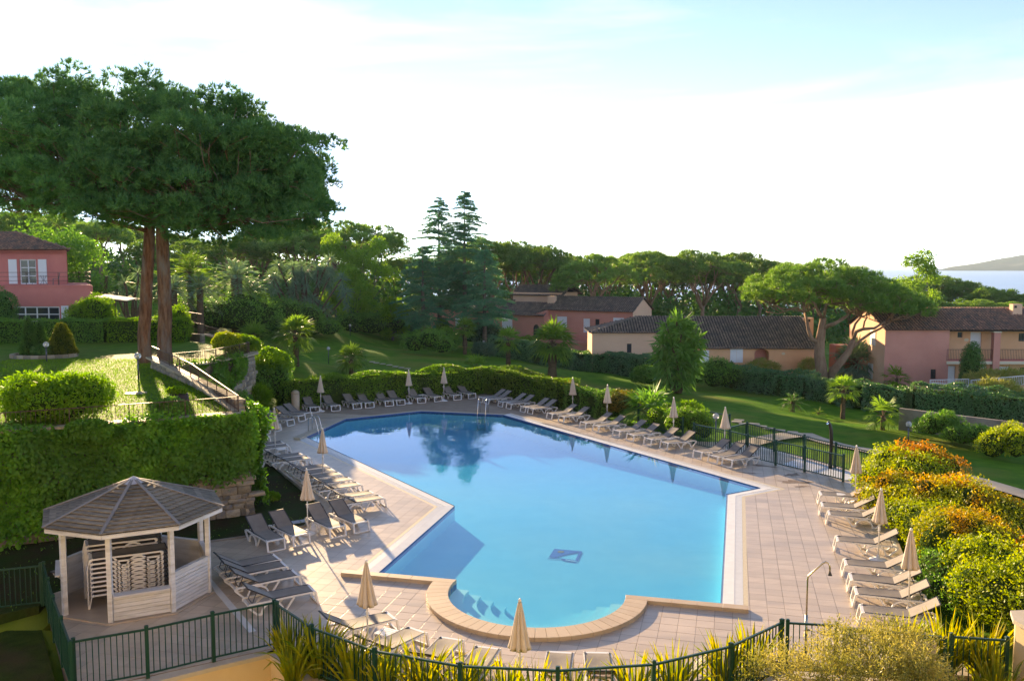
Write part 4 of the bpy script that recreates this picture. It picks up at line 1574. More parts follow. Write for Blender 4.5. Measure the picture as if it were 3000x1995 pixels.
fl = MB()
fl.prism([tuple(oct_pt(k, GR + .14, 0)[:2]) for k in range(8)], .002, .035)
fl.build('floor_slab', M['tile_far'], gz_root)
for k in range(8):
    p = oct_pt(k, GR, 0)
    MB().box((p.x, p.y, 1.16), (.11, .11, 2.26), VA[k]).build('post', M['gaz_white'], gz_root)
# eave beams
for k in range(8):
    MB().bar(oct_pt(k, GR + .0, 2.21), oct_pt(k + 1, GR + .0, 2.21), .06, .12).build('eave_beam', M['gaz_white'], gz_root)
    MB().bar(oct_pt(k, 2.20, 2.215), oct_pt(k + 1, 2.20, 2.215), .03, .10).build('fascia', M['gaz_white'], gz_root)
# roof: under-boards, then planks face by face
APEX = Vector((GC[0], GC[1], 3.05))
EZ, ER = 2.27, 2.24
rb = MB()
for k in range(8):
    a, b = oct_pt(k, ER - .02, EZ - .02), oct_pt(k + 1, ER - .02, EZ - .02)
    rb.add([a, b, APEX - Vector((0, 0, .03))], [(0, 1, 2)])
roof = rb.build('roof', M['dark_wood'], gz_root)
NP = 14
for k in range(8):
    a, b = oct_pt(k, ER, EZ), oct_pt(k + 1, ER, EZ)
    nrm = (b - a).cross(APEX - a).normalized()
    for j in range(NP):
        t0, t1 = j / NP, (j + 1.18) / NP
        t1 = min(t1, 1.0)
        l0, l1 = a.lerp(APEX, t0), a.lerp(APEX, t1)
        r0, r1 = b.lerp(APEX, t0), b.lerp(APEX, t1)
        if j == NP - 1:
            break
        lift0, lift1 = nrm * .050, nrm * .008
        th = nrm * .022
        ja, jb_ = nrm * random.uniform(-.004, .005), nrm * random.uniform(-.004, .005)
        q = MB()
        q.add([l0 + lift0 + ja, r0 + lift0 + jb_, r1 + lift1 + jb_, l1 + lift1 + ja, l0 + lift0 - th + ja, r0 + lift0 - th + jb_, r1 + lift1 - th + jb_, l1 + lift1 - th + ja],
              [(0, 1, 2, 3), (7, 6, 5, 4), (0, 4, 5, 1), (1, 5, 6, 2), (2, 6, 7, 3), (3, 7, 4, 0)])
        o = link('plank', q.mesh('plank', M['gaz_roof'], tuple(l0)), roof, tuple(l0 - Vector(wloc(roof))))
for k in range(8):
    a = oct_pt(k, ER + .02, EZ + .045)
    MB().bar(a, a.lerp(APEX + Vector((0, 0, .06)), .97), .075, .025).build('hip_batten', mat('batten', (0.20, 0.20, 0.20), (0.27, 0.265, 0.255), scale=3, rough=0.7) if k == 0 else bpy.data.materials['batten'], roof)
cap = MB()
cap.v = [tuple(oct_pt(k, .30, 2.99)) for k in range(8)] + [tuple(APEX + Vector((0, 0, .10)))]
cap.f = [(k, (k + 1) % 8, 8) for k in range(8)]
cap.build('roof_cap', M['gaz_cap'], roof)


def gaz_panel(k, z1, shelf=False, inside_dark=False):
    a, b = oct_pt(k, GR, 0), oct_pt(k + 1, GR, 0)
    d = (b - a).normalized()
    a2, b2 = a + d * .06, b - d * .06
    n_ = Vector((d.y, -d.x, 0))
    nb_ = max(6, int(z1 / .098))
    hgt = (z1 - .05) / nb_
    pan = MB().bar(a2 + Vector((0, 0, (z1 + .05) / 2)), b2 + Vector((0, 0, (z1 + .05) / 2)), .02, z1 - .06).build('panel', M['gaz_white'], gz_root)
    for j in range(nb_):
        z = .05 + (j + .5) * hgt
        q = MB().bar(a2 + n_ * .022 + Vector((0, 0, z)), b2 + n_ * .022 + Vector((0, 0, z)), .020, hgt - .012)
        q.build('board', M['gaz_white'], pan)
    top = MB()
    w = .26 if shelf else .12
    off = n_ * (.06 if shelf else 0)
    top.bar(a2 + off + Vector((0, 0, z1 + .022)), b2 + off + Vector((0, 0, z1 + .022)), w, .04)
    top.build('shelf' if shelf else 'hand_rail', M['gaz_white'], gz_root)


gaz_panel(0, .66, shelf=True)
for k in (1, 2, 3, 4, 5):
    gaz_panel(k, .98)
gaz_panel(6, .98, shelf=True)

# loungers stacked inside the gazebo
hd_s = 28.0
hr = math.radians(hd_s)
ux, uy = math.cos(hr), math.sin(hr)
for si, (ox, oy, n_, nm) in enumerate(((-10.62, 21.25, 9, 'front'), (-11.05, 21.95, 10, 'rear'))):
    for k in range(n_):
        lounger(ox - uy * .0, oy, hd_s, f'folded lounger in the {nm} stack under the gazebo, {ORD[k]} from the floor', f'loungers in the {nm} stack under the gazebo', z=.036 + k * .115, flat_back=True)
lounger(-11.25, 24.3, -120, 'single white lounger put away behind the gazebo beside the green fence', 'loungers put away behind the gazebo', z=0.01, flat_back=True)
# floor channel beside the gazebo
q = MB()
a, b = at(604, 1690), at(740, 1850)
q.bar((a[0], a[1], .004), (b[0], b[1], .004), .17, .006)
q.build('drain_channel', M['pool_white'], deck)
q = MB()
a = at(885, 1537)
q.box((a[0], a[1] + .4, .02), (.9, .35, .02), .55)
q.build('drain_cover', M['steel_dark'], deck)

# ------------------------------------------------------------------ planter wall at the front and the corner wall on the right
pl = empty('planter_wall', (-5.3, 18.8, 0), 0, 'beige rendered retaining wall under the front pool fence', 'wall')
front = [(-8.85, 16.75), (-7.56, 17.38), (-6.45, 18.13), (-5.33, 18.83), (-4.2, 17.45), (-2.72, 16.33), (-.99, 15.66), (.86, 15.48), (2.72, 15.74), (4.42, 16.54), (5.76, 17.70), (6.86, 17.54), (9.98, 16.8)]
for a, b in zip(front[:-1], front[1:]):
    MB().bar((*a, -1.65), (*b, -1.65), .24, 3.1).build('wall', M['render_beige'], pl)
    MB().bar((*a, -.06), (*b, -.06), .30, .09).build('coping', M['cap_stone'], pl)
soil = MB()
soil.prism([(-5.2, 18.8), (-4.16, 17.6), (-2.68, 16.5), (-.97, 15.85), (.85, 15.67), (2.67, 15.92), (4.32, 16.7), (5.69, 17.87), (5.6, 18.3), (4.15, 17.5), (2.6, 16.8), (.85, 16.6), (-1.0, 16.75), (-2.75, 17.35), (-4.35, 18.35)], -.5, .02)
tag(soil.build('planting_bed', M['earth']), kind='structure')
cw = empty('corner_wall', (10.1, 16.8, 0), 0, 'beige rendered corner wall with a dark handrail at the bottom right', 'wall')
w = MB()
w.prism([(10.03, 16.85), (10.55, 14.2), (14.5, 15.0), (13.6, 17.6), (10.25, 17.25)], -3, 1.42)
w.build('wall', M['render_beige'], cw)
w = MB()
w.prism([(9.99, 16.86), (10.52, 14.15), (14.6, 14.95), (13.65, 17.68), (10.2, 17.33)], 1.421, 1.50)
w.build('coping', M['cap_stone'], cw)
MB().tube([(9.72, 16.4, .30), (9.95, 16.2, .42), (10.25, 14.6, .98)], .022, 8).build('handrail', M['iron'], cw, True)
MB().tube([(10.02, 15.85, .50), (10.25, 15.88, .50)], .035, 8).build('bracket', M['iron'], cw)

# the apartment building whose balcony the picture is taken from
ab = empty('apartment_building', (0, -2.2, -1.6), 0, 'beige rendered apartment building behind the viewpoint', 'building')
bay = [(x, z, x + 2.6, z + 2.3) for x in range(-22, 22, 5) for z in (.2, 3.2, 6.2, 9.2)]
wall_holes = [(a, b, c, d) for a, b, c, d in bay]


def ab_wall():
    xs_ = sorted({-26.0, 26.0} | {h[0] for h in wall_holes} | {h[2] for h in wall_holes})
    zs_ = sorted({-1.6, 12.6} | {h[1] for h in wall_holes} | {h[3] for h in wall_holes})
    mb = MB()
    for i in range(len(xs_) - 1):
        for j in range(len(zs_) - 1):
            cx_, cz_ = (xs_[i] + xs_[i + 1]) / 2, (zs_[j] + zs_[j + 1]) / 2
            if any(h[0] < cx_ < h[2] and h[1] < cz_ < h[3] for h in wall_holes):
                continue
            mb.add([(xs_[i], -2.2, zs_[j]), (xs_[i + 1], -2.2, zs_[j]), (xs_[i + 1], -2.2, zs_[j + 1]), (xs_[i], -2.2, zs_[j + 1])], [(3, 2, 1, 0)])
    return mb


ab_wall().build('wall', M['render_beige'], ab)
MB().box((0, -2.45, 5.5), (52, .1, 14.2)).build('window_recess', M['curtain'], ab)
MB().box((0, -7, 12.8), (53, 11, .3)).build('roof', M['roof_red'], ab)
MB().box((0, -7, 5.4), (51.8, 8.8, 14.0)).build('core', M['render_beige'], ab)

# ------------------------------------------------------------------ upper terrace: lawn, retaining walls, copings, railings
tl = MB()
tl.prism(TERRACE, TZ - .6, TZ - .012)
tag(tl.build('terrace_lawn', M['lawn_terrace']), kind='structure')

stone_mes = []
for s in range(10):
    rng = np.random.default_rng(100 + s)
    bm = bmesh.new()
    bmesh.ops.create_cube(bm, size=1.0)
    bmesh.ops.bevel(bm, geom=bm.edges[:], offset=.13, segments=2, affect='EDGES', profile=.6)
    for v in bm.verts:
        v.co += Vector(rng.uniform(-.055, .055, 3))
    me = bpy.data.meshes.new('stone')
    bm.to_mesh(me)
    bm.free()
    me.materials.append(M['stone'])
    for p in me.polygons:
        p.use_smooth = True
    stone_mes.append(me)


def stone_wall(name, label, path, zlo, zhi, s_lo, s_hi, thick=.5, stone_h=.21, closed_top=True, max_st=300, outward=-1, stop_at=None):
    """rubble wall along path [(x, y)]: body set back, stones proud of it between s_lo and s_hi (height)"""
    c0 = path[0]
    r = empty(name, (c0[0], c0[1], zlo), 0, label, 'wall')
    for a, b in zip(path[:-1], path[1:]):
        d = Vector((b[0] - a[0], b[1] - a[1], 0)).normalized()
        n_ = Vector((d.y, -d.x, 0)) * outward
        ca, cb = Vector((*a, (zlo + zhi) / 2)) - n_ * (thick / 2), Vector((*b, (zlo + zhi) / 2)) - n_ * (thick / 2)
        MB().bar(ca, cb, thick - .06, zhi - zlo).build('wall_body', M['stone_wall'], r)
    cnt = 0
    z = s_lo
    o = wloc(r)
    row = 0
    while z < s_hi - .05:
        h = stone_h * random.uniform(.65, 1.4)
        for a, b in zip(path[:-1], path[1:]):
            L_ = math.hypot(b[0] - a[0], b[1] - a[1])
            d = Vector((b[0] - a[0], b[1] - a[1], 0)).normalized()
            n_ = Vector((d.y, -d.x, 0)) * outward
            s = random.uniform(-.1, .05)
            while s < L_ - .08:
                w_ = random.uniform(.16, .60)
                if cnt < max_st and (stop_at is None or stop_at(a[0] + d.x * s, a[1] + d.y * s, z)):
                    c = Vector((*a, 0)) + d * (s + w_ / 2) - n_ * .09
                    ob = link('stone', stone_mes[random.randrange(10)], r, (c.x - o[0], c.y - o[1], z + h / 2 - o[2]), math.atan2(d.y, d.x) + random.choice((0, math.pi)) + random.uniform(-.05, .05))
                    ob.scale = (w_ * 1.0, .30, h * .98)
                    cnt += 1
                s += w_ + .012
        z += h
        row += 1
    return r


TW = [(-26, 20.6), (-15.6, 25.9), (-12.4, 27.6), (-9.15, 29.35)]
stone_wall('retaining_wall', 'rubble stone retaining wall under the ivy behind the gazebo', [(-15.9, 25.75), (-12.4, 27.6), (-8.95, 29.45)], -.3, TZ - .1, .0, 1.55, thick=.6, outward=1,
           stop_at=lambda x, y, z: x > -10.9 and z < 1.5 or x < -12.0 and z < 1.2)
stone_wall('retaining_wall', 'stone retaining wall running back from the terrace corner behind the ivy', [(-8.95, 29.45), (-17.4, 42.9)], -.3, TZ - .1, 0.0, .6, thick=.6, outward=1, max_st=60)
curve = [(-17.6, 43.6), at(505, 1074, TZ)[:2], at(600, 1064, TZ)[:2], at(662, 1052, TZ)[:2], (-15.0, 48.3), (-14.85, 49.9), (-15.4, 51.5)]
stone_wall('curved_wall', 'curved stone retaining wall with hanging ivy at the back left of the deck', curve, -.3, TZ - .1, .3, TZ - .15, thick=.6, stone_h=.26, outward=1,
           stop_at=lambda x, y, z: x > -16.6)


def coping_run(path, w, z, label):
    r = empty('coping', (*path[0][:2], z), 0, label, 'coping')
    for a, b in zip(path[:-1], path[1:]):
        za, zb = (a[2], b[2]) if len(a) > 2 else (z, z)
        L_ = math.hypot(b[0] - a[0], b[1] - a[1])
        k_ = max(1, int(L_ / .62))
        for k in range(k_):
            p = Vector((a[0] + (b[0] - a[0]) * k / k_, a[1] + (b[1] - a[1]) * k / k_, za + (zb - za) * k / k_ + random.uniform(-.006, .006)))
            t = (k + .985) / k_
            q = Vector((a[0] + (b[0] - a[0]) * t, a[1] + (b[1] - a[1]) * t, za + (zb - za) * t))
            MB().bar(p, q, w * random.uniform(.94, 1.06), .07).build('flagstone', M['flag'], r)
    return r


CPF = [(-24.5, 21.4), (-15.5, 26.1), (-9.25, 29.45)]
coping_run(CPF, .5, TZ, 'sunlit flagstone coping on the ivy wall of the upper lawn')
SL = [(-9.35, 29.6, TZ + .02), (-13.5, 36.4, TZ + .36), (-17.9, 43.0, TZ + .50)]
coping_run(SL, .46, TZ, 'flagstone coping under the railing climbing to the pine trunks')
CV = [(-17.7, 43.8)] + [tuple(c) for c in curve[1:]]
coping_run([(*c, TZ) for c in CV], .55, TZ, 'pale flagstone coping round the curved wall beyond the pines')
# rubble parapet that carries the climbing coping on the lawn side
stone_wall('parapet_wall', 'low rubble parapet wall rising across the upper lawn to the pines', [(-17.75, 42.75), (-13.35, 36.2), (-9.6, 30.1)], TZ - .3, TZ + .33, TZ - .05, TZ + .28, thick=.36, stone_h=.16, outward=1, max_st=90)


def iron_rail(label, path, h=.56, gap=.13, span=2.0):
    r = empty('iron_railing', path[0], 0, label, 'railing')
    railing(r, path, h, .032, (.05, .022), .012, gap, M['iron'], low=.06, max_span=span)
    return r


iron_rail('brown iron railing along the ivy wall at the front of the upper lawn', [(-24.3, 21.6, TZ), (-15.4, 26.25, TZ), (-12.35, 27.85, TZ), (-9.35, 29.5, TZ)])
iron_rail('brown iron railing climbing from the terrace corner to the pine trunks', [(-9.35, 29.52, TZ + .03), (-13.5, 36.4, TZ + .39), (-17.85, 42.95, TZ + .53)])
cvr = [(-17.6, 44.0, TZ + .03)] + [(c[0] - .02, c[1] + .12, TZ + .03) for c in curve[1:4]] + [(-15.2, 48.5, TZ + .03), (-15.1, 49.9, TZ + .03), (-15.6, 50.9, TZ + .03)]
iron_rail('curved brown iron railing beyond the pine trunks above hanging ivy', cvr, h=.62)
# stair railing falling to the far lawn, with its low wall
st1 = [at(767, 1036, 2.9), at(690, 1010, 3.2), at(602, 985, 3.6)]
st_path = [(st1[0][0], st1[0][1], 2.95), (st1[1][0], st1[1][1], 3.3), (st1[2][0], st1[2][1], 3.75)]
iron_rail('straight brown iron railing descending beyond the curved wall', st_path, h=.62)
coping_run(st_path, .45, 3, 'sunlit flagstone coping under the descending railing')
stone_wall('stair_wall', 'low stone wall under the descending stair railing', [(p[0], p[1] + .05) for p in st_path], -.2, 2.9, 1.9, 2.85, thick=.4, outward=1, max_st=60)
st2 = [at(597, 985, 3.75), at(545, 968, 4.1), at(500, 955, 4.4)]
up_path = [(st2[0][0], st2[0][1], 3.95), (st2[1][0], st2[1][1], 4.25), (st2[2][0], st2[2][1], 4.6)]
iron_rail('upper flight of brown iron stair railing behind the twin pines', up_path, h=.62)
stone_wall('stair_wall', 'upper stone stair wall behind the twin pine trunks', [(p[0], p[1] + .05) for p in up_path], 1.0, 3.9, 3.0, 3.85, thick=.4, outward=1, max_st=40)
iron_rail('short dark iron railing standing above the far stairs', [at(550, 945, 4.6), at(591, 952, 4.6)], h=.75)


# ------------------------------------------------------------------ houses
def wall_sheet(x0, x1, y, z0, z1, holes, depth=.22, flip=1):
    """upright sheet in the plane y with oblong holes; reveals run back by depth"""
    xs = sorted({x0, x1} | {h[0] for h in holes} | {h[2] for h in holes})
    zs = sorted({z0, z1} | {h[1] for h in holes} | {h[3] for h in holes})
    mb = MB()
    for i in range(len(xs) - 1):
        for j in range(len(zs) - 1):
            cx_, cz_ = (xs[i] + xs[i + 1]) / 2, (zs[j] + zs[j + 1]) / 2
            if any(h[0] < cx_ < h[2] and h[1] < cz_ < h[3] for h in holes):
                continue
            mb.add([(xs[i], y, zs[j]), (xs[i + 1], y, zs[j]), (xs[i + 1], y, zs[j + 1]), (xs[i], y, zs[j + 1])], [(0, 1, 2, 3)])
    for h in holes:
        a, b, c, d = h[0], h[1], h[2], h[3]
        mb.add([(a, y, b), (c, y, b), (c, y, d), (a, y, d), (a, y + depth, b), (c, y + depth, b), (c, y + depth, d), (a, y + depth, d)],
               [(0, 4, 5, 1), (1, 5, 6, 2), (2, 6, 7, 3), (3, 7, 4, 0)])
    return mb


def roof_plane(mb, e0, e1, r0, r1, pitch=.27, row=.36, rad=.095, seed=1):
    """barrel tiles from the eave e0-e1 up to the ridge r0-r1 (quad may taper to a triangle)"""
    rng = random.Random(seed)
    e0, e1, r0, r1 = [Vector(p) for p in (e0, e1, r0, r1)]
    up = ((r0 + r1) / 2 - (e0 + e1) / 2)
    nrm = (e1 - e0).cross(up).normalized()
    if nrm.z < 0:
        nrm = -nrm
    H = up.length
    nrow = max(2, int(H / row))
    ed = (e1 - e0).normalized()
    upd = (up - ed * up.dot(ed)).normalized()
    for j in range(nrow):
        t0, t1 = j / nrow, min(1.0, (j + 1.12) / nrow)
        a0, b0 = e0.lerp(r0, t0), e1.lerp(r1, t0)
        a1, b1 = e0.lerp(r0, t1), e1.lerp(r1, t1)
        s0, s1 = (a0 - e0).dot(ed), (b0 - e0).dot(ed)
        k0, k1 = math.ceil(s0 / pitch), math.floor(s1 / pitch)
        rise = (a1 - a0).dot(upd)
        base = e0 + upd * ((a0 - e0).dot(upd))
        for k in range(k0, k1 + 1):
            jx, jz = rng.uniform(-.012, .012), rng.uniform(-.008, .014)
            c0 = base + ed * (k * pitch + jx) + nrm * (.045 + jz)
            c1 = base + upd * rise + ed * (k * pitch + jx) + nrm * (.018 + jz)
            vs = []
            for c, r in ((c0, rad), (c1, rad * .82)):
                for a in (0, .25, .5, .75, 1):
                    an = math.pi * a
                    vs.append(c + ed * (r * math.cos(an)) + nrm * (r * math.sin(an) * .8))
            mb.add(vs, [(i, i + 1, i + 6, i + 5) for i in range(4)] + [(0, 4, 3, 2, 1)])


def tiled_roof(root, planes, m, name='roof'):
    """each plane (e0, e1, r0, r1): under-sheet is the roof, tiles are its child"""
    mb = MB()
    for e0, e1, r0, r1 in planes:
        mb.add([e0, e1, r1, r0], [(0, 1, 2, 3)] if (Vector(r0) - Vector(r1)).length > .05 else [(0, 1, 2)])
    rf = mb.build(name, M['dark_wood'], root)
    tb = MB()
    for i, p in enumerate(planes):
        roof_plane(tb, *p, seed=i + 3)
    tag(tb.build('roof_tiles', m, rf), kind='stuff')
    # row of rounded eave tiles under the edge
    return rf


def shutters(root, x0, z0, x1, z1, y, closed=True, leaves=2):
    """white board shutters, closed over an opening"""
    w = (x1 - x0) / leaves
    for k in range(leaves):
        a, b = x0 + k * w + .01, x0 + (k + 1) * w - .01
        s = MB().box(((a + b) / 2, y - .03, (z0 + z1) / 2), (b - a, .04, z1 - z0)).build('shutter', M['white_paint'], root)
        q = MB()
        for zz in (z0 + .18 * (z1 - z0), z1 - .18 * (z1 - z0)):
            q.box(((a + b) / 2, y - .058, zz), (b - a - .04, .016, .06))
        q.build('batten', M['white_paint'], s)


def door(root, x0, z0, x1, z1, y, nm='door'):
    d = MB().box(((x0 + x1) / 2, y, (z0 + z1) / 2), (x1 - x0, .05, z1 - z0)).build(nm, M['white_paint'], root)
    MB().box((x0 + .08, y - .04, z0 + (z1 - z0) * .48), (.03, .05, .12)).build('handle', M['steel_dark'], d)


wglass = bpy.data.materials.new('window_glass')
wglass.use_nodes = True
bb = wglass.node_tree.nodes['Principled BSDF']
bb.inputs['Base Color'].default_value = (0.03, 0.035, 0.04, 1)
bb.inputs['Roughness'].default_value = 0.05
bb.inputs['Specular IOR Level'].default_value = 0.6


def window(root, x0, z0, x1, z1, y, nx_=1, nz_=1, grille=False, frame_m=None, fw=.05):
    fr_ = MB()
    for a, b in (((x0, z0), (x1, z0)), ((x0, z1), (x1, z1))):
        fr_.box(((x0 + x1) / 2, y, a[1] + (fw / 2 if a[1] == z0 else -fw / 2)), (x1 - x0, .05, fw))
    for xx in (x0 + fw / 2, x1 - fw / 2):
        fr_.box((xx, y, (z0 + z1) / 2), (fw, .05, z1 - z0 - 2 * fw))
    for k in range(1, nx_):
        xx = x0 + (x1 - x0) * k / nx_
        fr_.box((xx, y - .002, (z0 + z1) / 2), (fw * .9, .05, z1 - z0 - 2 * fw))
    for k in range(1, nz_):
        zz = z0 + (z1 - z0) * k / nz_
        fr_.box(((x0 + x1) / 2, y - .004, zz), (x1 - x0 - 2 * fw, .045, fw * .7))
    w_ = fr_.build('window', frame_m or M['white_paint'], root)
    for i in range(nx_):
        for k in range(nz_):
            a, b = x0 + (x1 - x0) * i / nx_, x0 + (x1 - x0) * (i + 1) / nx_
            c, d = z0 + (z1 - z0) * k / nz_, z0 + (z1 - z0) * (k + 1) / nz_
            MB().box(((a + b) / 2, y + .012, (c + d) / 2), (b - a - .03, .008, d - c - .03)).build('pane', wglass, w_)
    if grille:
        q = MB()
        n_ = 4
        for k in range(1, n_):
            xx = x0 + (x1 - x0) * k / n_
            q.box((xx, y - .12, (z0 + z1) / 2), (.02, .02, z1 - z0))
        for zz in (z0 + .15 * (z1 - z0), z1 - .15 * (z1 - z0)):
            q.box(((x0 + x1) / 2, y - .12, zz), (x1 - x0, .018, .02))
        q.build('grille', M['steel_dark'], w_)


def genoise(root, p, q, m):
    """row of rounded tile ends under an eave"""
    mb = MB()
    a, b = Vector(p), Vector(q)
    L_ = (b - a).length
    k_ = int(L_ / .24)
    d = (b - a).normalized()
    n_ = Vector((d.y, -d.x, 0))
    for k in range(k_):
        c = a + d * ((k + .5) * L_ / k_)
        vs = []
        for off, dz in ((0, 0), (.16, 0)):
            for an in np.linspace(0, math.pi, 6):
                vs.append(c + n_ * off + d * (.11 * math.cos(an)) + Vector((0, 0, -.10 + .10 * math.sin(an))))
        mb.add(vs, [(i, i + 1, i + 7, i + 6) for i in range(5)] + [(6, 7, 8, 9, 10, 11)])
    tag(mb.build('eave_tiles', m, root), kind='stuff')


# --- right house (mauve end, orange loggia)
YB = 77.0
hz = -2.6
X0, _ = on_y(2593, 1000, YB)
XM, _ = on_y(2775, 1000, YB)
XE = XM + 22.0
eave = on_y(2593, 966, YB)[1]
ridge_y, ridge_z = YB + 4.0, on_y(2700, 901, YB + 4.0)[1]
H1 = empty('house', (X0, YB, hz), 0, 'two storey mauve and orange house with loggia behind the right hedge', 'house')


def wy(px0, py0, px1, py1, y=YB):
    a, b = on_y(px0, py0, y), on_y(px1, py1, y)
    return (a[0], b[1], b[0], a[1])       # x0, z0, x1, z1


g1 = wy(2727, 1082, 2741, 1110)
wall_sheet(X0, XM, YB, hz, eave, [g1]).build('front_wall', M['wall_mauve'], H1)
window(H1, *g1, YB + .12, grille=True, frame_m=M['dark_wood'])
# gable end on the left, x = X0, with shutters
gb_ = MB()
gb_.add([(X0, YB, hz), (X0, YB + 8, hz), (X0, YB + 8, eave), (X0, YB + 4, ridge_z), (X0, YB, eave)], [(0, 4, 3, 2, 1)])
gb_.build('gable_wall', M['wall_peach'], H1)
for px0, px1, py0, py1 in ((2553.7, 2569.3, 967, 1011), (2550.3, 2564.8, 1064, 1109)):
    ya, yb = X0 * FPX / (px1 - 1500), X0 * FPX / (px0 - 1500)
    za, zb = on_y(px0, py1, (ya + yb) / 2)[1], on_y(px0, py0, (ya + yb) / 2)[1]
    for k in range(2):
        c = ya + (yb - ya) * (k + .5) / 2
        MB().box((X0 - .03, c, (za + zb) / 2), (.04, (yb - ya) / 2 - .02, zb - za)).build('shutter', M['white_paint'], H1)
# back and far walls
MB().box(((X0 + XE) / 2, YB + 8.1, (hz + eave) / 2), (XE - X0, .2, eave - hz)).build('back_wall', M['wall_mauve'], H1)
MB().box((XE, YB + 4, (hz + eave) / 2), (.2, 8, eave - hz)).build('end_wall', M['wall_mauve'], H1)
YL = YB + 1.6
f1 = on_y(2800, 1058, YB)[1]
drs = [wy(2844, 973, 2873, 1046, YL)]
drs[0] = (drs[0][0], f1 + .02, drs[0][2], drs[0][3])
lowd = [(2770, 1072, 2798, 1118), (2864, 1072, 2889, 1118), (2928, 1074, 2955, 1110)]
low = [wy(*d, YL) for d in lowd]
low = [(a, hz + .15, c, d) for a, b, c, d in low]
wins = [wy(2806, 973, 2819, 989, YL), wy(2985, 976, 3002, 1000, YL), wy(2817, 1074, 2823, 1104, YL), wy(2989, 1076, 3010, 1100, YL)]
wall_sheet(XM, XE, YL, hz, eave + .1, drs + low + wins).build('loggia_wall', M['wall_orange'], H1)
MB().box((XM - .002 + .1, YB + .81, (hz + eave) / 2), (.19, 1.58, eave - hz - .02)).build('side_wall', M['wall_mauve'], H1)
for d in drs + low:
    door(H1, *d, YL + .12)
for w_ in wins:
    window(H1, *w_, YL + .12, grille=True, frame_m=M['dark_wood'])
MB().box(((XM + XE) / 2, YB + .80, f1 - .14), (XE - XM, 1.7, .26)).build('balcony_slab', M['cream'], H1)
for px in (2919, 3120, 3330):
    xp = on_y(px, 1000, YB)[0]
    MB().box((xp, YB + .1, (hz + eave - .25) / 2), (.58, .5, eave - .25 - hz)).build('pillar', M['wall_mauve'], H1)
    MB().box((xp, YB + .1, eave - .2), (.72, .62, .1)).build('pillar_cap', M['cream'], H1)
MB().box(((XM + XE) / 2, YB + .15, eave - .06), (XE - XM, .22, .2)).build('lintel_beam', M['dark_wood'], H1)
bal = []
xp = on_y(2919, 1000, YB)[0]
for a, b in ((XM + .05, xp - .32), (xp + .32, XE - .3)):
    railing(H1, [(a, YB + .02, f1), (b, YB + .02, f1)], 1.05, .03, (.04, .03), .02, .14, M['iron'], low=.1, max_span=6)
    MB().box(((a + b) / 2, YB + .06, f1 + .06), (b - a, .02, .26)).build('kick_panel', M['wall_pink'], H1)
q = MB()
c = on_y(2831, 995.5, YL)
q.lathe([(.0, -.012), (.22, -.012), (.22, .012), (.0, .012)], 18)
q.v = [(c[0] + x, YL - .02 + z, c[1] + y * .62) for x, y, z in q.v]
q.build('plaque', M['cream'], H1)
e0 = (X0 - .18, YB - .38, eave - .02)
e1 = (XE + .1, YB - .38, eave - .02)
tiled_roof(H1, [(e0, e1, (X0 - .18, ridge_y, ridge_z), (XE + .1, ridge_y, ridge_z)),
                ((XE + .1, YB + 8.4, eave), (X0 - .18, YB + 8.4, eave), (XE + .1, ridge_y, ridge_z), (X0 - .18, ridge_y, ridge_z))], M['roof_red'])
cc = on_y(2979, 915, YB + 2.6)
ch = MB().box((cc[0], YB + 2.8, cc[1] + .1), (.85, .6, 1.3)).build('chimney', M['wall_peach'], H1)
MB().box((cc[0] - .2, YB + 2.49, cc[1] + .5), (.22, .03, .2)).build('flue_shade_patch', M['dark_inside'], ch)  # no hole: dark patch on the chimney painted for the shade inside
# low balcony wall at the back of the gable
bw = MB().box((X0 - 1.0, YB + 7.2, on_y(2475, 1010, YB + 7)[1] - 1.2), (2.0, 1.6, 2.4)).build('balcony_wall', M['wall_mauve'], H1)

# --- orange house in the middle (long roof)
yR = 82.0
zr = -2.3
XR1, ez = on_y(2389, 1016, yR)
XRa = on_y(2020, 1016, yR)[0]
yl_, zl_ = 84.6, 2.27
XL0 = on_y(1735, 970, yl_)[0]
ry, rzv = 87.2, on_y(2100, 926.7, 87.2)[1]
XRG0, XRG1 = on_y(1875, 926, ry)[0], on_y(2337, 926, ry)[0]
H2 = empty('house', (XL0, yl_, zr), 0, 'long peach and orange house with hipped grey tile roof behind the yucca', 'house')
o_w = wy(2140, 1022, 2175, 1062, yR)
o_w0 = wy(2049, 1026, 2076, 1062, yR)
o_a = wy(2210.5, 1022, 2252, 1072, yR)
wall_sheet(XRa, XR1, yR, zr, ez, [o_w, o_w0, o_a], depth=.9).build('front_wall', M['wall_orange'], H2)
shutters(H2, o_w[0] - .03, o_w[1], o_w[2] + .03, o_w[3], yR)
shutters(H2, o_w0[0] - .03, o_w0[1], o_w0[2] + .03, o_w0[3], yR)
# arch: spandrels and a dark recess wall
ax0, az0, ax1, az1 = o_a
rr = (ax1 - ax0) / 2
sp = MB()
for sgn, xc in ((-1, ax0), (1, ax1)):
    pts = [((ax0 + ax1) / 2 + sgn * rr * math.cos(a), az1 - rr * .62 + rr * .62 * math.sin(a)) for a in np.linspace(0, math.pi / 2, 7)]
    poly = [(xc, az1)] + pts
    vs = [(x, yR + .003, z) for x, z in poly]
    sp.add(vs, [tuple(range(len(vs)))])
    for i in range(len(pts) - 1):
        (xa, za), (xb, zb) = pts[i], pts[i + 1]
        sp.add([(xa, yR + .003, za), (xb, yR + .003, zb), (xb, yR + .88, zb), (xa, yR + .88, za)], [(0, 1, 2, 3)])
sp.build('arch', M['wall_orange'], H2)
MB().box(((ax0 + ax1) / 2, yR + 1.2, (az0 + az1) / 2), (rr * 2.4, .05, az1 - az0 + .4)).build('recess_wall', M['wall_mauve'], H2)
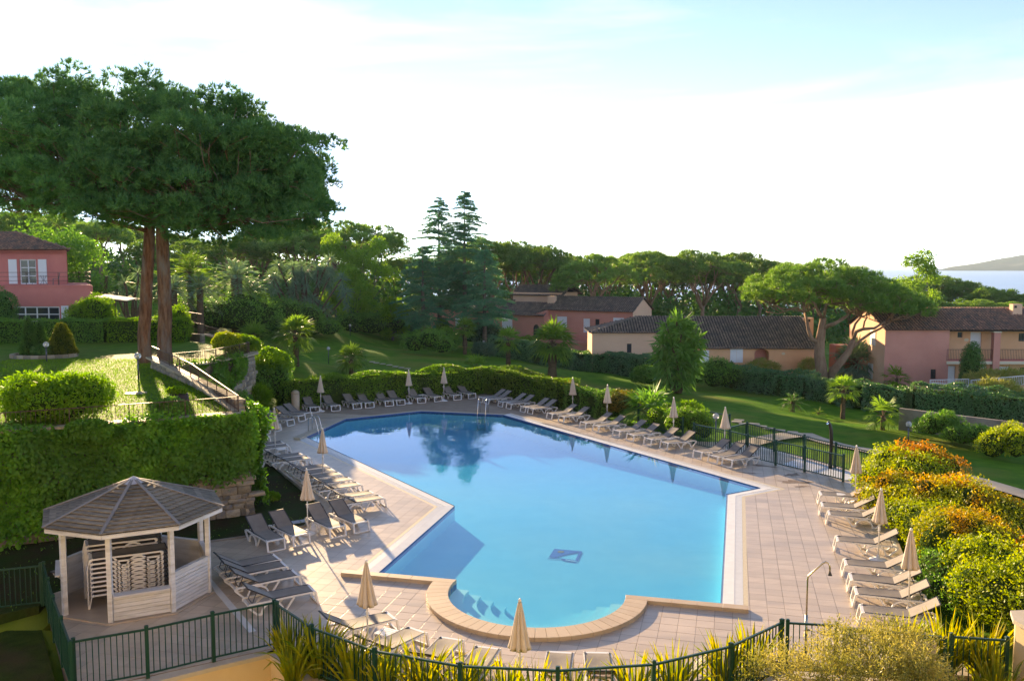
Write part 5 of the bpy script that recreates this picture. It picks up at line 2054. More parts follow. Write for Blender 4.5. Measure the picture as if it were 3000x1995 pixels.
MB().box(((ax0 + ax1) / 2, yR - .05, az0 - .06), (rr * 2.3, .2, .1)).build('sill', M['wall_peach'], H2)
l_w = wy(1837, 1007, 1850, 1033, yl_)
wall_sheet(XL0, XRa, yl_, zr, zl_, [l_w]).build('wing_wall', M['wall_peach'], H2)
window(H2, *l_w, yl_ + .12, grille=True, frame_m=M['dark_wood'])
MB().box((XRa + .1, (yR + yl_) / 2, (zr + ez) / 2), (.2, yl_ - yR, ez - zr)).build('return_wall', M['wall_orange'], H2)
yb_ = 2 * ry - yl_
MB().box(((XL0 + XR1) / 2, yb_, (zr + zl_) / 2), (XR1 - XL0, .2, zl_ - zr)).build('back_wall', M['wall_orange'], H2)
MB().box((XL0 + .1, (yl_ + yb_) / 2, (zr + zl_) / 2), (.2, yb_ - yl_ - .3, zl_ - zr - .01)).build('end_wall', M['wall_peach'], H2)
gq = MB()
gq.add([(XR1, yR, zr), (XR1, 2 * ry - yR, zr), (XR1, 2 * ry - yR, ez), (XR1, ry, rzv - .05), (XR1, yR, ez)], [(0, 1, 2, 3, 4)])
gq.build('gable_wall', M['wall_orange'], H2)
ov = .35
XS = XRa - .3


def slope_z(y):
    return ez + (rzv - ez) * (y - yR) / (ry - yR)


tiled_roof(H2, [((XS, yR - ov, slope_z(yR - ov)), (XR1 + .25, yR - ov, slope_z(yR - ov)), (XS, ry, rzv), (XR1 + .25 if False else XR1 + .25, ry, rzv)),
                ((XL0 - .3, yl_ - ov, slope_z(yl_ - ov)), (XS, yl_ - ov, slope_z(yl_ - ov)), (XRG0, ry, rzv), (XS, ry, rzv)),
                ((XL0 - .3, yb_ + ov, slope_z(yl_ - ov)), (XL0 - .3, yl_ - ov, slope_z(yl_ - ov)), (XRG0, ry, rzv), (XRG0, ry + .01, rzv)),
                ((XR1 + .25, yb_ + ov, slope_z(yl_ - ov)), (XL0 - .3, yb_ + ov, slope_z(yl_ - ov)), (XR1 + .25, ry, rzv), (XRG0, ry, rzv))], M['roof_grey'])
genoise(H2, (XRa, yR, ez - .02), (XR1, yR, ez - .02), M['wall_peach'])
genoise(H2, (XL0, yl_, zl_ - .02), (XRa, yl_, zl_ - .02), M['wall_peach'])
ca, cb = on_y(2352, 931, 86.4), on_y(2381, 985, 86.4)
cm = MB().box(((ca[0] + cb[0]) / 2, 86.6, (ca[1] + cb[1]) / 2 - .4), (cb[0] - ca[0], .7, ca[1] - cb[1] + .8)).build('chimney', M['wall_peach'], H2)
MB().box(((ca[0] + cb[0]) / 2, 86.24, ca[1] - .28), (.35, .03, .24)).build('flue_shade_patch', M['dark_inside'], cm)  # dark face on the chimney in place of a shaded hole
q = MB()
c = on_y(2295, 1036, yR)
q.lathe([(.0, -.012), (.17, -.012), (.17, .012), (.0, .012)], 18)
q.v = [(c[0] + x, yR - .02 + z, c[1] + y * .7) for x, y, z in q.v]
q.build('plaque', M['cream'], H2)

# --- mauve house further back, turned by about 29 degrees: built in its own axes
rot = math.atan2(-6.0, 10.7)
HB = Vector((4.24, 114.0, -2.4))
H3 = empty('house', HB, rot, 'mauve two storey house with grey tile roofs behind the leaning pine', 'house')


def h3(px, py, u0=None):
    """local (u, z) on the facade of the far house"""
    ca_, sa_ = math.cos(rot), math.sin(rot)
    k = (px - 1500.0) / FPX
    v = (py - 997.5) / FPX
    kk = k / (CT - v * ST)
    u = (kk * HB.y - HB.x) / (ca_ - kk * sa_)
    y = HB.y + u * sa_
    return u, CAM_H - y / (CT - v * ST) * (ST + v * CT) - HB.z


def lw(mb, name, m, par):
    return mb.build(name, m, par, local=True)


def h3r(px0, py0, px1, py1):
    a, b = h3(px0, py0), h3(px1, py1)
    return (a[0], b[1], b[0], a[1])


U1 = 12.3
EH = h3(1700, 908)[1]
RZ = EH + 1.55
w3 = [h3r(1633, 927, 1661, 960), h3r(1797, 931, 1828, 946)]
d3 = h3r(1709, 933, 1728, 975)
v3 = h3r(1744, 935, 1756, 957)
lw(wall_sheet(0, U1, 0, 0, EH, w3 + [d3, v3]), 'front_wall', M['wall_mauve'], H3)


def sub_local(fn, *a, **k):
    """build parts of a turned house: parts take world positions, so shift them into its own axes"""
    before = set(bpy.data.objects)
    fn(*a, **k)
    off = Vector(wloc(H3))
    for o in set(bpy.data.objects) - before:
        if o.parent is H3 and o.type == 'MESH':
            o.data.transform(Matrix.Translation(off))
        elif o.type == 'MESH':
            o.data.transform(Matrix.Translation(off))


for w_ in w3:
    sub_local(shutters, H3, *w_, 0)
sub_local(door, H3, *d3, .1)
sub_local(window, H3, *v3, .12, grille=True, frame_m=M['dark_wood'])
lw(MB().add([(U1, 0, 0), (U1, 6.6, 0), (U1, 6.6, EH), (U1, 3.3, RZ), (U1, 0, EH)], [(0, 1, 2, 3, 4)]), 'gable_wall', M['wall_peach'], H3)
lw(MB().box((U1 / 2, 6.6, EH / 2), (U1, .2, EH)), 'back_wall', M['wall_mauve'], H3)
sub_local(tiled_roof, H3, [((-.2, -.4, EH - .12), (U1 + .2, -.4, EH - .12), (-.2, 3.3, RZ + .05), (U1 + .2, 3.3, RZ + .05)),
                           ((U1 + .2, 7.0, EH - .12), (-.2, 7.0, EH - .12), (U1 + .2, 3.3, RZ + .05), (-.2, 3.3, RZ + .05))], M['roof_grey'])
# lower wing to the left and its stair walls
wl = h3r(1484, 927, 1514, 961)
EW = EH - .75
UL = -6.6
lw(wall_sheet(UL, -1.2, -1.2, 0, EW, [wl]), 'wing_wall', M['wall_mauve'], H3)
sub_local(shutters, H3, *wl, -1.2)
lw(MB().box((UL, 2, EW / 2), (.2, 6.2, EW)), 'wing_end', M['wall_mauve'], H3)
ar = MB()
ar.add([(-1.2, -1.2, 0), (.6, -1.2, 0), (.6, -1.2, EH - .2), (-1.2, -1.2, EW)], [(0, 1, 2, 3)])
ar.add([(.6, -1.2, 0), (.6, 0, 0), (.6, 0, EH), (.6, -1.2, EH - .2)], [(0, 1, 2, 3)])
lw(ar, 'stair_wall', M['wall_mauve'], H3)
dk = MB()
apts = [(-.55 + .42 * math.cos(a), 2.0 + 1.55 * .0 + (.55 * math.sin(a) if math.sin(a) > 0 else 0)) for a in np.linspace(0, math.pi, 9)]
dk.add([(x, -1.215, z + .9) for x, z in apts] + [(-.97, -1.215, 1.2), (-.13, -1.215, 1.2)], [tuple(range(9)) + (9, 10)])
lw(dk, 'doorway_shade_sheet', M['dark_inside'], H3)  # flat dark face on the wall, the doorway's inner shade as colour
sub_local(tiled_roof, H3, [((UL - .3, -1.6, EW - .1), (.75, -1.6, EW - .1), (UL - .3, 2.4, EW + 1.5), (.2, 2.4, EW + 1.5))], M['roof_grey'], 'wing_roof')
lw(MB().box((.3, 1.6, EH + .9), (1.0, .7, 1.5)), 'chimney', M['wall_peach'], H3)
lw(MB().box((-3.2, 6.5, 3.7), (7.5, 5, 7.4)), 'rear_block', M['wall_peach'], H3)
sub_local(tiled_roof, H3, [((-7.3, 3.7, 7.0), (.9, 3.7, 7.0), (-7.3, 6.8, 8.4), (.9, 6.8, 8.4)), ((.9, 9.9, 7.0), (-7.3, 9.9, 7.0), (.9, 6.8, 8.4), (-7.3, 6.8, 8.4))], M['roof_grey'], 'rear_roof')
lw(MB().box((-13.0, 4.2, 2.55), (12.5, 6, 5.1)), 'left_block', M['wall_mauve'], H3)
sub_local(tiled_roof, H3, [((-19.6, .7, 5.0), (-6.5, .7, 5.0), (-19.6, 4.2, 6.4), (-6.5, 4.2, 6.4))], M['roof_grey'], 'left_roof')
sub_local(shutters, H3, -14.6, 2.6, -13.4, 3.9, 1.2)
lw(MB().box((6.2, -1.0, 1.35), (11.4, 1.9, .22)), 'balcony_slab', M['wall_mauve'], H3)
lw(MB().box((6.2, -.9, .62), (11.0, 1.5, 1.24)), 'arcade', M['wall_mauve'], H3)
for ua in (8.2, 10.6):
    q = MB()
    pts = [(ua + .75 * math.cos(a), .35 + .75 * math.sin(a)) for a in np.linspace(0, math.pi, 10)]
    q.add([(x, -1.66, z) for x, z in pts] + [(ua - .75, -1.66, 0), (ua + .75, -1.66, 0)], [tuple(range(12))])
    lw(q, 'arch_shade_sheet', M['dark_inside'], H3)  # dark sheet on the solid arcade, painted for the shade under the arch


def rail_h3():
    o = Vector(wloc(H3))
    railing(H3, [(.8 + o.x, -1.85 + o.y, 1.46 + o.z), (11.6 + o.x, -1.85 + o.y, 1.46 + o.z)], .8, .03, (.04, .03), .02, .16, M['wall_pink'], low=.08, max_span=6)


rail_h3()

# --- pink house on the left of the upper lawn
yg, yu = 66.0, 68.2
gz0 = 3.5
XGr = on_y(266, 850, yg)[0]
XUr = on_y(196, 800, yu)[0]
bal_z = on_y(100, 838, yg)[1]
ev_z = on_y(100, 733, yu)[1]
XLf = XGr - 17
H4 = empty('house', (XUr, yu, gz0), 0, 'pink house with balcony and white shutters on the upper lawn', 'house')
gw = wy(38, 898, 176, 944, yg)
wall_sheet(XLf, XGr, yg, gz0, bal_z, [gw]).build('ground_wall', M['wall_pink'], H4)
window(H4, *gw, yg + .12, 4, 2, fw=.10)
MB().box(((gw[0] + gw[2]) / 2, yg + .30, gw[3] - .35), (gw[2] - gw[0], .03, .62)).build('curtain', M['curtain'], H4)
MB().box(((gw[0] + gw[2]) / 2, yg + 1.6, (gw[1] + gw[3]) / 2), (gw[2] - gw[0] + .5, .05, gw[3] - gw[1] + .3)).build('room_wall', M['dark_inside'], H4)
for a, b in ((14, 36), (179, 203)):
    s = wy(a, 896, b, 945, yg)
    shutters(H4, *s, yg, leaves=1)
SPL = .53
MB().bar((XGr + .0, yg + .1, (gz0 + bal_z) / 2), (XGr - SPL * 9.9, yg + 9.9, (gz0 + bal_z) / 2), .2, bal_z - gz0).build('side_wall', M['wall_pink'], H4)
MB().prism([(XLf, yg - .06), (XGr + .12, yg - .06), (XGr + .12 - SPL * 10, yg + 10), (XLf, yg + 10)], bal_z - .04, bal_z + .08).build('terrace_slab', M['wall_pink'], H4)
uw = wy(55, 760, 108, 840, yu)
uw = (uw[0], bal_z + .09, uw[2], uw[3])
wall_sheet(XLf, XUr, yu, bal_z + .08, ev_z, [uw]).build('upper_wall', M['wall_pink'], H4)
window(H4, *uw, yu + .14, 2, 3, fw=.09)
MB().box(((uw[0] + uw[2]) / 2, yu + .3, (uw[1] + uw[3]) / 2), (uw[2] - uw[0], .03, uw[3] - uw[1])).build('curtain', M['curtain'], H4)
for a, b in ((24, 53), (111, 140)):
    s = wy(a, 760, b, 838, yu)
    shutters(H4, s[0], bal_z + .12, s[2], s[3], yu, leaves=1)
MB().bar((XUr - .1, yu + .1, (bal_z + ev_z) / 2 + .04), (XUr - .1 - SPL * 7.9, yu + 7.9, (bal_z + ev_z) / 2 + .04), .2, ev_z - bal_z - .2).build('upper_side_wall', M['wall_pink'], H4)
MB().box(((XLf + XUr - SPL * 8) / 2, yu + 8, (gz0 + ev_z) / 2), (XUr - SPL * 8 - XLf, .2, ev_z - gz0)).build('back_wall', M['wall_pink'], H4)
ov = .55
rzz = ev_z + 1.55
xb = XUr + ov - SPL * 9
tiled_roof(H4, [((XLf, yu - ov, ev_z), (XUr + ov, yu - ov, ev_z), (XLf, yu + 4, rzz), (XUr - 6.2, yu + 4, rzz)),
                ((XUr + ov, yu - ov, ev_z), (xb, yu + 8 + ov, ev_z), (XUr - 6.2, yu + 4, rzz), (XUr - 6.2, yu + 4.01, rzz)),
                ((xb, yu + 8 + ov, ev_z), (XLf, yu + 8 + ov, ev_z), (XUr - 6.2, yu + 4, rzz), (XLf, yu + 4, rzz))], M['roof_red'])
for dz, off in ((0, .18), (-.14, .0)):
    genoise(H4, (XLf, yu - off, ev_z - .03 + dz), (XUr + off, yu - off, ev_z - .03 + dz), M['wall_pink'])
MB().box(((XLf + XUr) / 2, yu - .16, ev_z + .0), (XUr - XLf + .5, .34, .05)).build('eave_board', M['wall_pink'], H4)
railing(H4, [(XLf, yg + .05, bal_z + .08), (XGr - .02, yg + .05, bal_z + .08)], .95, .035, (.04, .03), .02, 0, M['iron'], mid=[.3, .62], max_span=2.6)
railing(H4, [(XGr - .02, yg + .1, bal_z + .08), (XGr - .02 - SPL * 9, yg + 9.1, bal_z + .08)], .95, .035, (.04, .03), .02, 0, M['iron'], mid=[.3, .62], max_span=2.6)


def garden_chair(x, y, z, rz, label):
    r = empty('garden_chair', (x, y, z), rz, label, 'chair', 'dark chairs on the balcony')
    for sx in (-1, 1):
        for sy in (-1, 1):
            MB().tube([(sx * .2, sy * .2, 0), (sx * .19, sy * .19, .44)], .014, 6).build('leg', M['steel_dark'], r, local=True)
    MB().box((0, 0, .45), (.42, .42, .025)).build('seat', M['steel_dark'], r, local=True)
    q = MB()
    for k in range(5):
        q.bar((-.18 + .09 * k, .19, .46), (-.18 + .09 * k, .27, .88), .016)
    q.bar((-.2, .27, .88), (.2, .27, .88), .03)
    q.build('backrest', M['steel_dark'], r, local=True)


bx = on_y(128, 830, yg + .9)[0]
garden_chair(bx - 1.1, yg + .9, bal_z + .081, .5, 'dark metal chair on the pink house balcony before the glazed door')
garden_chair(bx + .95, yg + .9, bal_z + .081, -1.2, 'dark metal chair on the balcony right of the small table')
r = empty('garden_table', (bx, yg + .9, bal_z + .081), 0, 'small dark metal table on the pink house balcony', 'table')
MB().lathe([(.38, .68), (.38, .70)], 18).build('table_top', M['steel_dark'], r, local=True)
for a in range(3):
    MB().tube([(.30 * math.cos(a * 2.1), .30 * math.sin(a * 2.1), 0), (.05 * math.cos(a * 2.1), .05 * math.sin(a * 2.1), .35), (.22 * math.cos(a * 2.1), .22 * math.sin(a * 2.1), .68)], .014, 6).build('leg', M['steel_dark'], r, local=True)

# pergola with a pale awning beside the pink house
pa = on_y(277, 868, 62.5)
pb = on_y(372, 880, 62.5)
pg = empty('pergola', (pb[0], 62.5, gz0), 0, 'pale awning on thin dark posts beside the pink house', 'pergola')
aw = MB()
aw.add([(pa[0], 62.4, pa[1]), (pb[0], 62.4, pb[1]), (pb[0], 64.2, pb[1] + .10), (pa[0], 64.2, pa[1] + .10), (pa[0], 62.4, pa[1] - .06), (pb[0], 62.4, pb[1] - .06), (pb[0], 64.2, pb[1] + .04), (pa[0], 64.2, pa[1] + .04)],
       [(0, 1, 2, 3), (7, 6, 5, 4), (0, 4, 5, 1), (1, 5, 6, 2), (2, 6, 7, 3), (3, 7, 4, 0)])
aw.build('awning', M['canopy'], pg)
for px in (338, 373):
    xx = on_y(px, 900, 62.5)[0]
    MB().box((xx, 62.5, (gz0 + pb[1]) / 2), (.08, .08, pb[1] - gz0 - .1)).build('post', M['iron'], pg)
    MB().box((xx, 64.0, (gz0 + pb[1]) / 2), (.08, .08, pb[1] - gz0)).build('post', M['iron'], pg)
MB().bar((pa[0], 62.5, pa[1] - .12), (pb[0], 62.5, pb[1] - .12), .06, .1).build('beam', M['iron'], pg)

# --- concrete wall and white ramp railing on the right
ccw = empty('concrete_wall', ground(2632, 1255), 0, 'long grey concrete garden wall in front of the right hedge', 'wall')
cpts = [(2632, 1256), (2760, 1272), (2960, 1300), (3100, 1318)]
cg = [ground(*c) for c in cpts]
topz = [on_y(2632, 1196, cg[0][1])[1], on_y(2760, 1212, cg[1][1])[1], on_y(2960, 1236, cg[2][1])[1], on_y(3100, 1256, cg[3][1])[1]]
for i in range(3):
    a, b = cg[i], cg[i + 1]
    q = MB()
    d = Vector((b[0] - a[0], b[1] - a[1], 0)).normalized()
    n_ = Vector((-d.y, d.x, 0)) * .28
    vs = []
    for p, tz in ((a, topz[i]), (b, topz[i + 1])):
        for s in (0, 1):
            for z in (p[2] - .5, tz):
                vs.append((p[0] + n_.x * s, p[1] + n_.y * s, z))
    q.add(vs, [(0, 4, 5, 1), (1, 5, 7, 3), (3, 7, 6, 2), (2, 6, 4, 0), (0, 1, 3, 2), (4, 6, 7, 5)])
    q.build('wall_panel', M['concrete'], ccw)
rp = [(*on_y(2725, 1121, 70)[:1], 70, on_y(2725, 1143, 70)[1]), (*on_y(2838, 1112, 70)[:1], 70, on_y(2838, 1140, 70)[1])]
r = empty('ramp_railing', rp[0], 0, 'white metal railing in front of the mauve house doors', 'railing')
railing(r, rp, .85, .06, (.05, .05), .025, .14, M['white_metal'], max_span=3)
rp = [(*on_y(2845, 1116, 69)[:1], 69, on_y(2845, 1142, 69)[1]), (*on_y(3010, 1098, 69)[:1], 69, on_y(3010, 1128, 69)[1]), (*on_y(3100, 1086, 69)[:1], 69, on_y(3100, 1116, 69)[1])]
r = empty('ramp_railing', rp[0], 0, 'white metal railing rising along the ramp to the right picture edge', 'railing')
railing(r, rp, .8, .06, (.05, .05), .025, .14, M['white_metal'], max_span=3)
rp = [(*on_y(2725, 1122, 66)[:1], 66, on_y(2725, 1150, 66)[1]), (*on_y(2890, 1141, 64)[:1], 64, on_y(2890, 1165, 64)[1])]
r = empty('ramp_railing', rp[0], 0, 'lower white metal railing just above the dark right hedge', 'railing')
railing(r, rp, .8, .06, (.05, .05), .025, .14, M['white_metal'], max_span=3)
rw = empty('ramp_wall', (*on_y(2980, 1150, 68.6)[:1], 68.6, -2.3), 0, 'low orange ramp wall at the right picture edge', 'wall')
a, b = on_y(2925, 1142, 68.6), on_y(3100, 1120, 68.6)
MB().add([(a[0], 68.6, a[1]), (b[0], 68.6, b[1]), (b[0], 68.6, -3), (a[0], 68.6, -3)], [(0, 3, 2, 1)]).add([(a[0], 68.6, a[1]), (b[0], 68.6, b[1]), (b[0], 69.2, b[1]), (a[0], 69.2, a[1])], [(0, 1, 2, 3)]).build('wall', M['wall_orange'], rw)


# ------------------------------------------------------------------ vegetation tools
def unit(v):
    return v / np.maximum(np.linalg.norm(v, axis=-1, keepdims=True), 1e-9)


def blades(P, D, L_, W_, rng, spread=.5, kind='leaf', droop=0.0, face=None):
    """one small leaf per spot: rhombus ('leaf') or sliver ('needle')"""
    n = len(P)
    a = unit(D + spread * rng.normal(size=(n, 3)))
    if face is None:
        s = unit(np.cross(a, rng.normal(size=(n, 3))))
    else:
        # leaves turn their blades outwards
        a = unit(.45 * D + unit(np.cross(face, rng.normal(size=(n, 3)))) + spread * .5 * rng.normal(size=(n, 3)))
        s = unit(np.cross(a, face + .7 * rng.normal(size=(n, 3))))
    L_ = (np.broadcast_to(L_, n) * rng.uniform(.7, 1.25, n))[:, None]
    W_ = (np.broadcast_to(W_, n) * rng.uniform(.8, 1.2, n))[:, None]
    if kind == 'needle':
        V = np.stack([P - s * W_ / 2, P + s * W_ / 2, P + a * L_], 1).reshape(-1, 3)
        F = np.arange(3 * n).reshape(n, 3)
    else:
        m = P + a * L_ * .45
        V = np.stack([P, m + s * W_ / 2, P + a * L_ - np.array([0, 0, droop]) * L_, m - s * W_ / 2], 1).reshape(-1, 3)
        F = np.arange(4 * n).reshape(n, 4)
    return V, F


def join(parts):
    Vs, Fs, o = [], [], 0
    for V, F in parts:
        Vs.append(V)
        Fs.append(F + o)
        o += len(V)
    return np.concatenate(Vs), np.concatenate(Fs)


def ell_pts(n, c, r, rng, lo=-1.0, shell=.75):
    """spots in the outer part of an ellipsoid, with their outward directions; lo cuts the underside"""
    d = unit(rng.normal(size=(n * 3, 3)))
    d = d[d[:, 2] > lo][:n]
    rad = rng.uniform(shell, 1.0, len(d)) ** .7
    P = np.array(c) + d * np.array(r) * rad[:, None]
    return P, unit(d / np.array(r))


def lump(P, amp, f, seed):
    """slow wobble for uneven outlines"""
    r = np.random.default_rng(seed)
    out = np.zeros(len(P))
    for k in range(4):
        w = r.normal(size=3) * f * (1 + k * .7)
        out += np.sin(P @ w + r.uniform(0, 6)) / (1 + k)
    return out * amp


def shrub(name, label, c, r, g, n=2500, leaf=(.11, .06), cat='shrub', group=None, core=True, lo=-.5, blobs=1, seed=0, spiky=.4, up=.35, z0=None):
    rng = np.random.default_rng(seed + 31)
    root = empty(name, c, 0, label, cat, group)
    parts = []
    cb = MB()
    rx, ry, rz = r
    blobs = blobs if blobs == 1 else blobs * 2
    for b in range(blobs):
        if blobs == 1:
            cc, rr = (0, 0, rz), (rx, ry, rz)
        else:
            a = 2.4 * b + rng.uniform(-.4, .4)
            q_ = math.sqrt((b + .5) / blobs) * .62
            k_ = rng.uniform(.42, .62)
            cc = (rx * q_ * math.cos(a), ry * q_ * math.sin(a), rz * rng.uniform(.70, 1.25) * (1.12 - q_ * .5))
            rr = (rx * k_, ry * k_, rz * rng.uniform(.62, .88))
        P, N = ell_pts(int(1.7 * n / blobs), cc, rr, rng, lo, .62)
        P = P + N * lump(P, .11 * min(rr), 2.8 / min(rr), seed + b)[:, None]
        P[:, 2] = np.maximum(P[:, 2], .02)
        parts.append(blades(P, N + np.array([0, 0, up]), leaf[0], leaf[1], rng, spiky, face=N))
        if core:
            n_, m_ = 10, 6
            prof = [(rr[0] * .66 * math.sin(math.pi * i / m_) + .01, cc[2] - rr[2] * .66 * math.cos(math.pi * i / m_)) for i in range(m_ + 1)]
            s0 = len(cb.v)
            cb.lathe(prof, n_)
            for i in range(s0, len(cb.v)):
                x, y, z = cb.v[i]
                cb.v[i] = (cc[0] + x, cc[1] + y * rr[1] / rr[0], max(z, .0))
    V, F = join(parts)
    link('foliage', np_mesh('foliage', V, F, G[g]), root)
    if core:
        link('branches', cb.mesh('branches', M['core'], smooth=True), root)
    return root


def hedge(name, label, path, width, height, g, dens=420, leaf=(.10, .055), cat='hedge', seed=0, wob=.05, top_wob=.06, group=None, up=.35, spread=.55, taper=.06, red=None):
    """clipped hedge along path [(x, y, z)]"""
    rng = np.random.default_rng(seed + 77)
    root = empty(name, path[0], 0, label, cat, group)
    o = np.array(path[0])
    Ps, Ns = [], []
    core = MB()
    for i in range(len(path) - 1):
        a, b = np.array(path[i], float), np.array(path[i + 1], float)
        d = b - a
        L_ = np.linalg.norm(d[:2])
        u = d / L_
        nv = np.array([-u[1], u[0], 0]) / np.hypot(u[0], u[1])
        w = width
        for face, area in (('f', L_ * height), ('b', L_ * height * .6), ('t', L_ * w), ('s', w * height), ('e', w * height)):
            n = max(4, int(area * dens))
            s, t = rng.uniform(0, 1, n), rng.uniform(0, 1, n)
            if face in 'fb':
                sg = -1 if face == 'f' else 1
                tt = t[:, None]
                P = a + d * s[:, None] + nv * sg * (w / 2 - taper * tt) + np.array([0, 0, 1]) * tt * height
                N = np.tile(nv * sg, (n, 1)) + np.array([0, 0, .1])
            elif face == 't':
                P = a + d * s[:, None] + nv * (t[:, None] - .5) * (w - 2 * taper) + np.array([0, 0, height])
                N = np.tile([0, 0, 1.0], (n, 1))
            else:
                if (face == 's' and i) or (face == 'e' and i < len(path) - 2):
                    continue
                e = a if face == 's' else b
                P = e + nv * (s[:, None] - .5) * w + np.array([0, 0, 1]) * t[:, None] * height
                N = np.tile(-u if face == 's' else u, (n, 1)).astype(float)
            Ps.append(P)
            Ns.append(N)
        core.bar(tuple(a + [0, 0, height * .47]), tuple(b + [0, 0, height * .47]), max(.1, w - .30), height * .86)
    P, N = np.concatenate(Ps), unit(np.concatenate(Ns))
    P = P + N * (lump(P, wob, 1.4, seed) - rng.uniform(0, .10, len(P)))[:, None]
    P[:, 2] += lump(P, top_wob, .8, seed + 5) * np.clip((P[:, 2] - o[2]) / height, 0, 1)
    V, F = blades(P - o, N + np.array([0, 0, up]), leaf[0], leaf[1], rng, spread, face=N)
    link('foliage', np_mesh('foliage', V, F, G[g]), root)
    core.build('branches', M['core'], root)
    if red:
        k = rng.uniform(0, 1, len(P)) < red[1]
        k &= (lump(P, 1.0, .8, seed + 9) > red[2])
        k &= P[:, 2] > o[2] + height * .55
        Q = P[k] + N[k] * .04
        V, F = blades(Q - o, N[k] + np.array([0, 0, .8]), leaf[0] * 1.3, leaf[1] * .8, rng, .5)
        link('young_shoots', np_mesh('young_shoots', V, F, G[red[0]]), root)
    return root


def pine_crown(clumps, tufts, needles, ln, wd, rng, flat_lo=-.25):
    """clumps: (x, y, z, r, rz); dense rounded cushions of needle tufts"""
    Ps, Ds = [], []
    for x, y, z, r, rz in clumps:
        n = max(6, int(tufts * (r ** 2)))
        P, N = ell_pts(n, (x, y, z), (r, r, rz), rng, flat_lo, .55)
        Ps.append(P)
        Ds.append(unit(N + np.array([0, 0, .45])))
    P, D = np.concatenate(Ps), np.concatenate(Ds)
    P = np.repeat(P, needles, 0)
    D = np.repeat(D, needles, 0)
    return blades(P, D, ln, wd, rng, .55, 'needle')


def limb(mb, p, q, r0, r1, rng, bend=.12, n=5, sides=7, sag=0.0):
    p, q = np.array(p, float), np.array(q, float)
    L_ = np.linalg.norm(q - p)
    pts, rs = [], []
    off = rng.normal(size=3) * bend * L_
    off2 = rng.normal(size=3) * bend * L_ * .5
    for i in range(n + 1):
        t = i / n
        c = p + (q - p) * t + off * math.sin(math.pi * t) + off2 * math.sin(2 * math.pi * t)
        c[2] += sag * math.sin(math.pi * t) * L_
        pts.append(tuple(c))
        rs.append(r0 + (r1 - r0) * t ** .8)
    mb.tube(pts, rs, sides)
    return pts


# ------------------------------------------------------------------ the great umbrella pine: two trunks, one crown
def on_tree(px, py, y):
    x, z = on_y(px, py, y)
    return x, z


TY = 44.0
TL = at(425, 1062, TZ)
TR_ = at(483, 1070, TZ)
rngp = np.random.default_rng(3)
clumps = []
cxp = on_tree(487, 400, TY)[0]
# outline of the crown in the photograph as seen at the trees' depth: (px, upper py, lower py)
UP = np.array([(-60, 440), (0, 370), (30, 300), (110, 265), (200, 243), (300, 228), (400, 232), (500, 252), (600, 276), (700, 306), (780, 338), (850, 365), (905, 402), (925, 445), (950, 490), (960, 530), (950, 600)], float)
LO = np.array([(-60, 570), (0, 585), (60, 600), (130, 560), (200, 575), (270, 600), (330, 630), (400, 650), (480, 655), (560, 655), (620, 640), (700, 640), (780, 660), (850, 655), (905, 630), (940, 600), (973, 545)], float)

def crown_spot(lobe):
    px = rngp.uniform(-60, 922)
    pu = np.interp(px, UP[:, 0], UP[:, 1]) + 9 * math.sin(px * .045) + 7 * math.sin(px * .11 + 1)
    plo = np.interp(px, LO[:, 0], LO[:, 1])
    x = on_tree(px, 400, TY)[0]
    half = math.sqrt(max(.0, 1 - ((x - cxp) / 8.9) ** 2)) * 7.6
    y = rngp.uniform(-1, 1) * half
    drop = (abs(y) / 7.6) ** 2 * .50
    f = rngp.uniform() ** 1.5 if rngp.uniform() < .78 else rngp.uniform(.15, 1.0)
    top = pu + (plo - pu) * drop
    py = top + (22 if lobe else 8) + (plo - top - 12) * f
    if (px - 365) ** 2 + (py - 385) ** 2 < (66 if lobe else 50) ** 2:
        return None
    x, z = on_tree(px, py, TY)
    return np.array([x * (TY + y * .12) / TY, TY + y, z])


# boughs first, then cushions of needles gathered round each bough
lobes = []
for _ in range(9000):
    p = crown_spot(True)
    if p is None or any(np.linalg.norm((p - q) * [1, 1, 1.5]) < 1.48 for q in lobes):
        continue
    lobes.append(p)
    if len(lobes) >= 185:
        break
for q in lobes:
    for _ in range(7):
        p = q + rngp.normal(size=3) * [.62, .62, .34]
        r = rngp.uniform(.50, .92)
        if any((p[0] - d[0]) ** 2 + (p[1] - d[1]) ** 2 + ((p[2] - d[2]) * 1.5) ** 2 < (.36 * (r + d[3])) ** 2 for d in clumps):
            continue
        clumps.append((p[0], p[1], p[2], r, r * rngp.uniform(.55, .8)))
# lower sprays on the right and left
for px, py, dy in ((560, 665, -2), (620, 650, 1), (680, 680, -1), (720, 700, -1.5), (770, 690, 0), (800, 655, 1), (640, 720, -2), (840, 610, 0), (880, 650, 1), (50, 610, 1), (100, 615, 0), (150, 600, -1), (530, 690, -1), (705, 660, 2)):
    x, z = on_tree(px, py, TY + dy)
    r = rngp.uniform(.6, .95)
    clumps.append((x, TY + dy, z, r, r * .5))
xs_split = on_tree(455, 600, TY)[0]


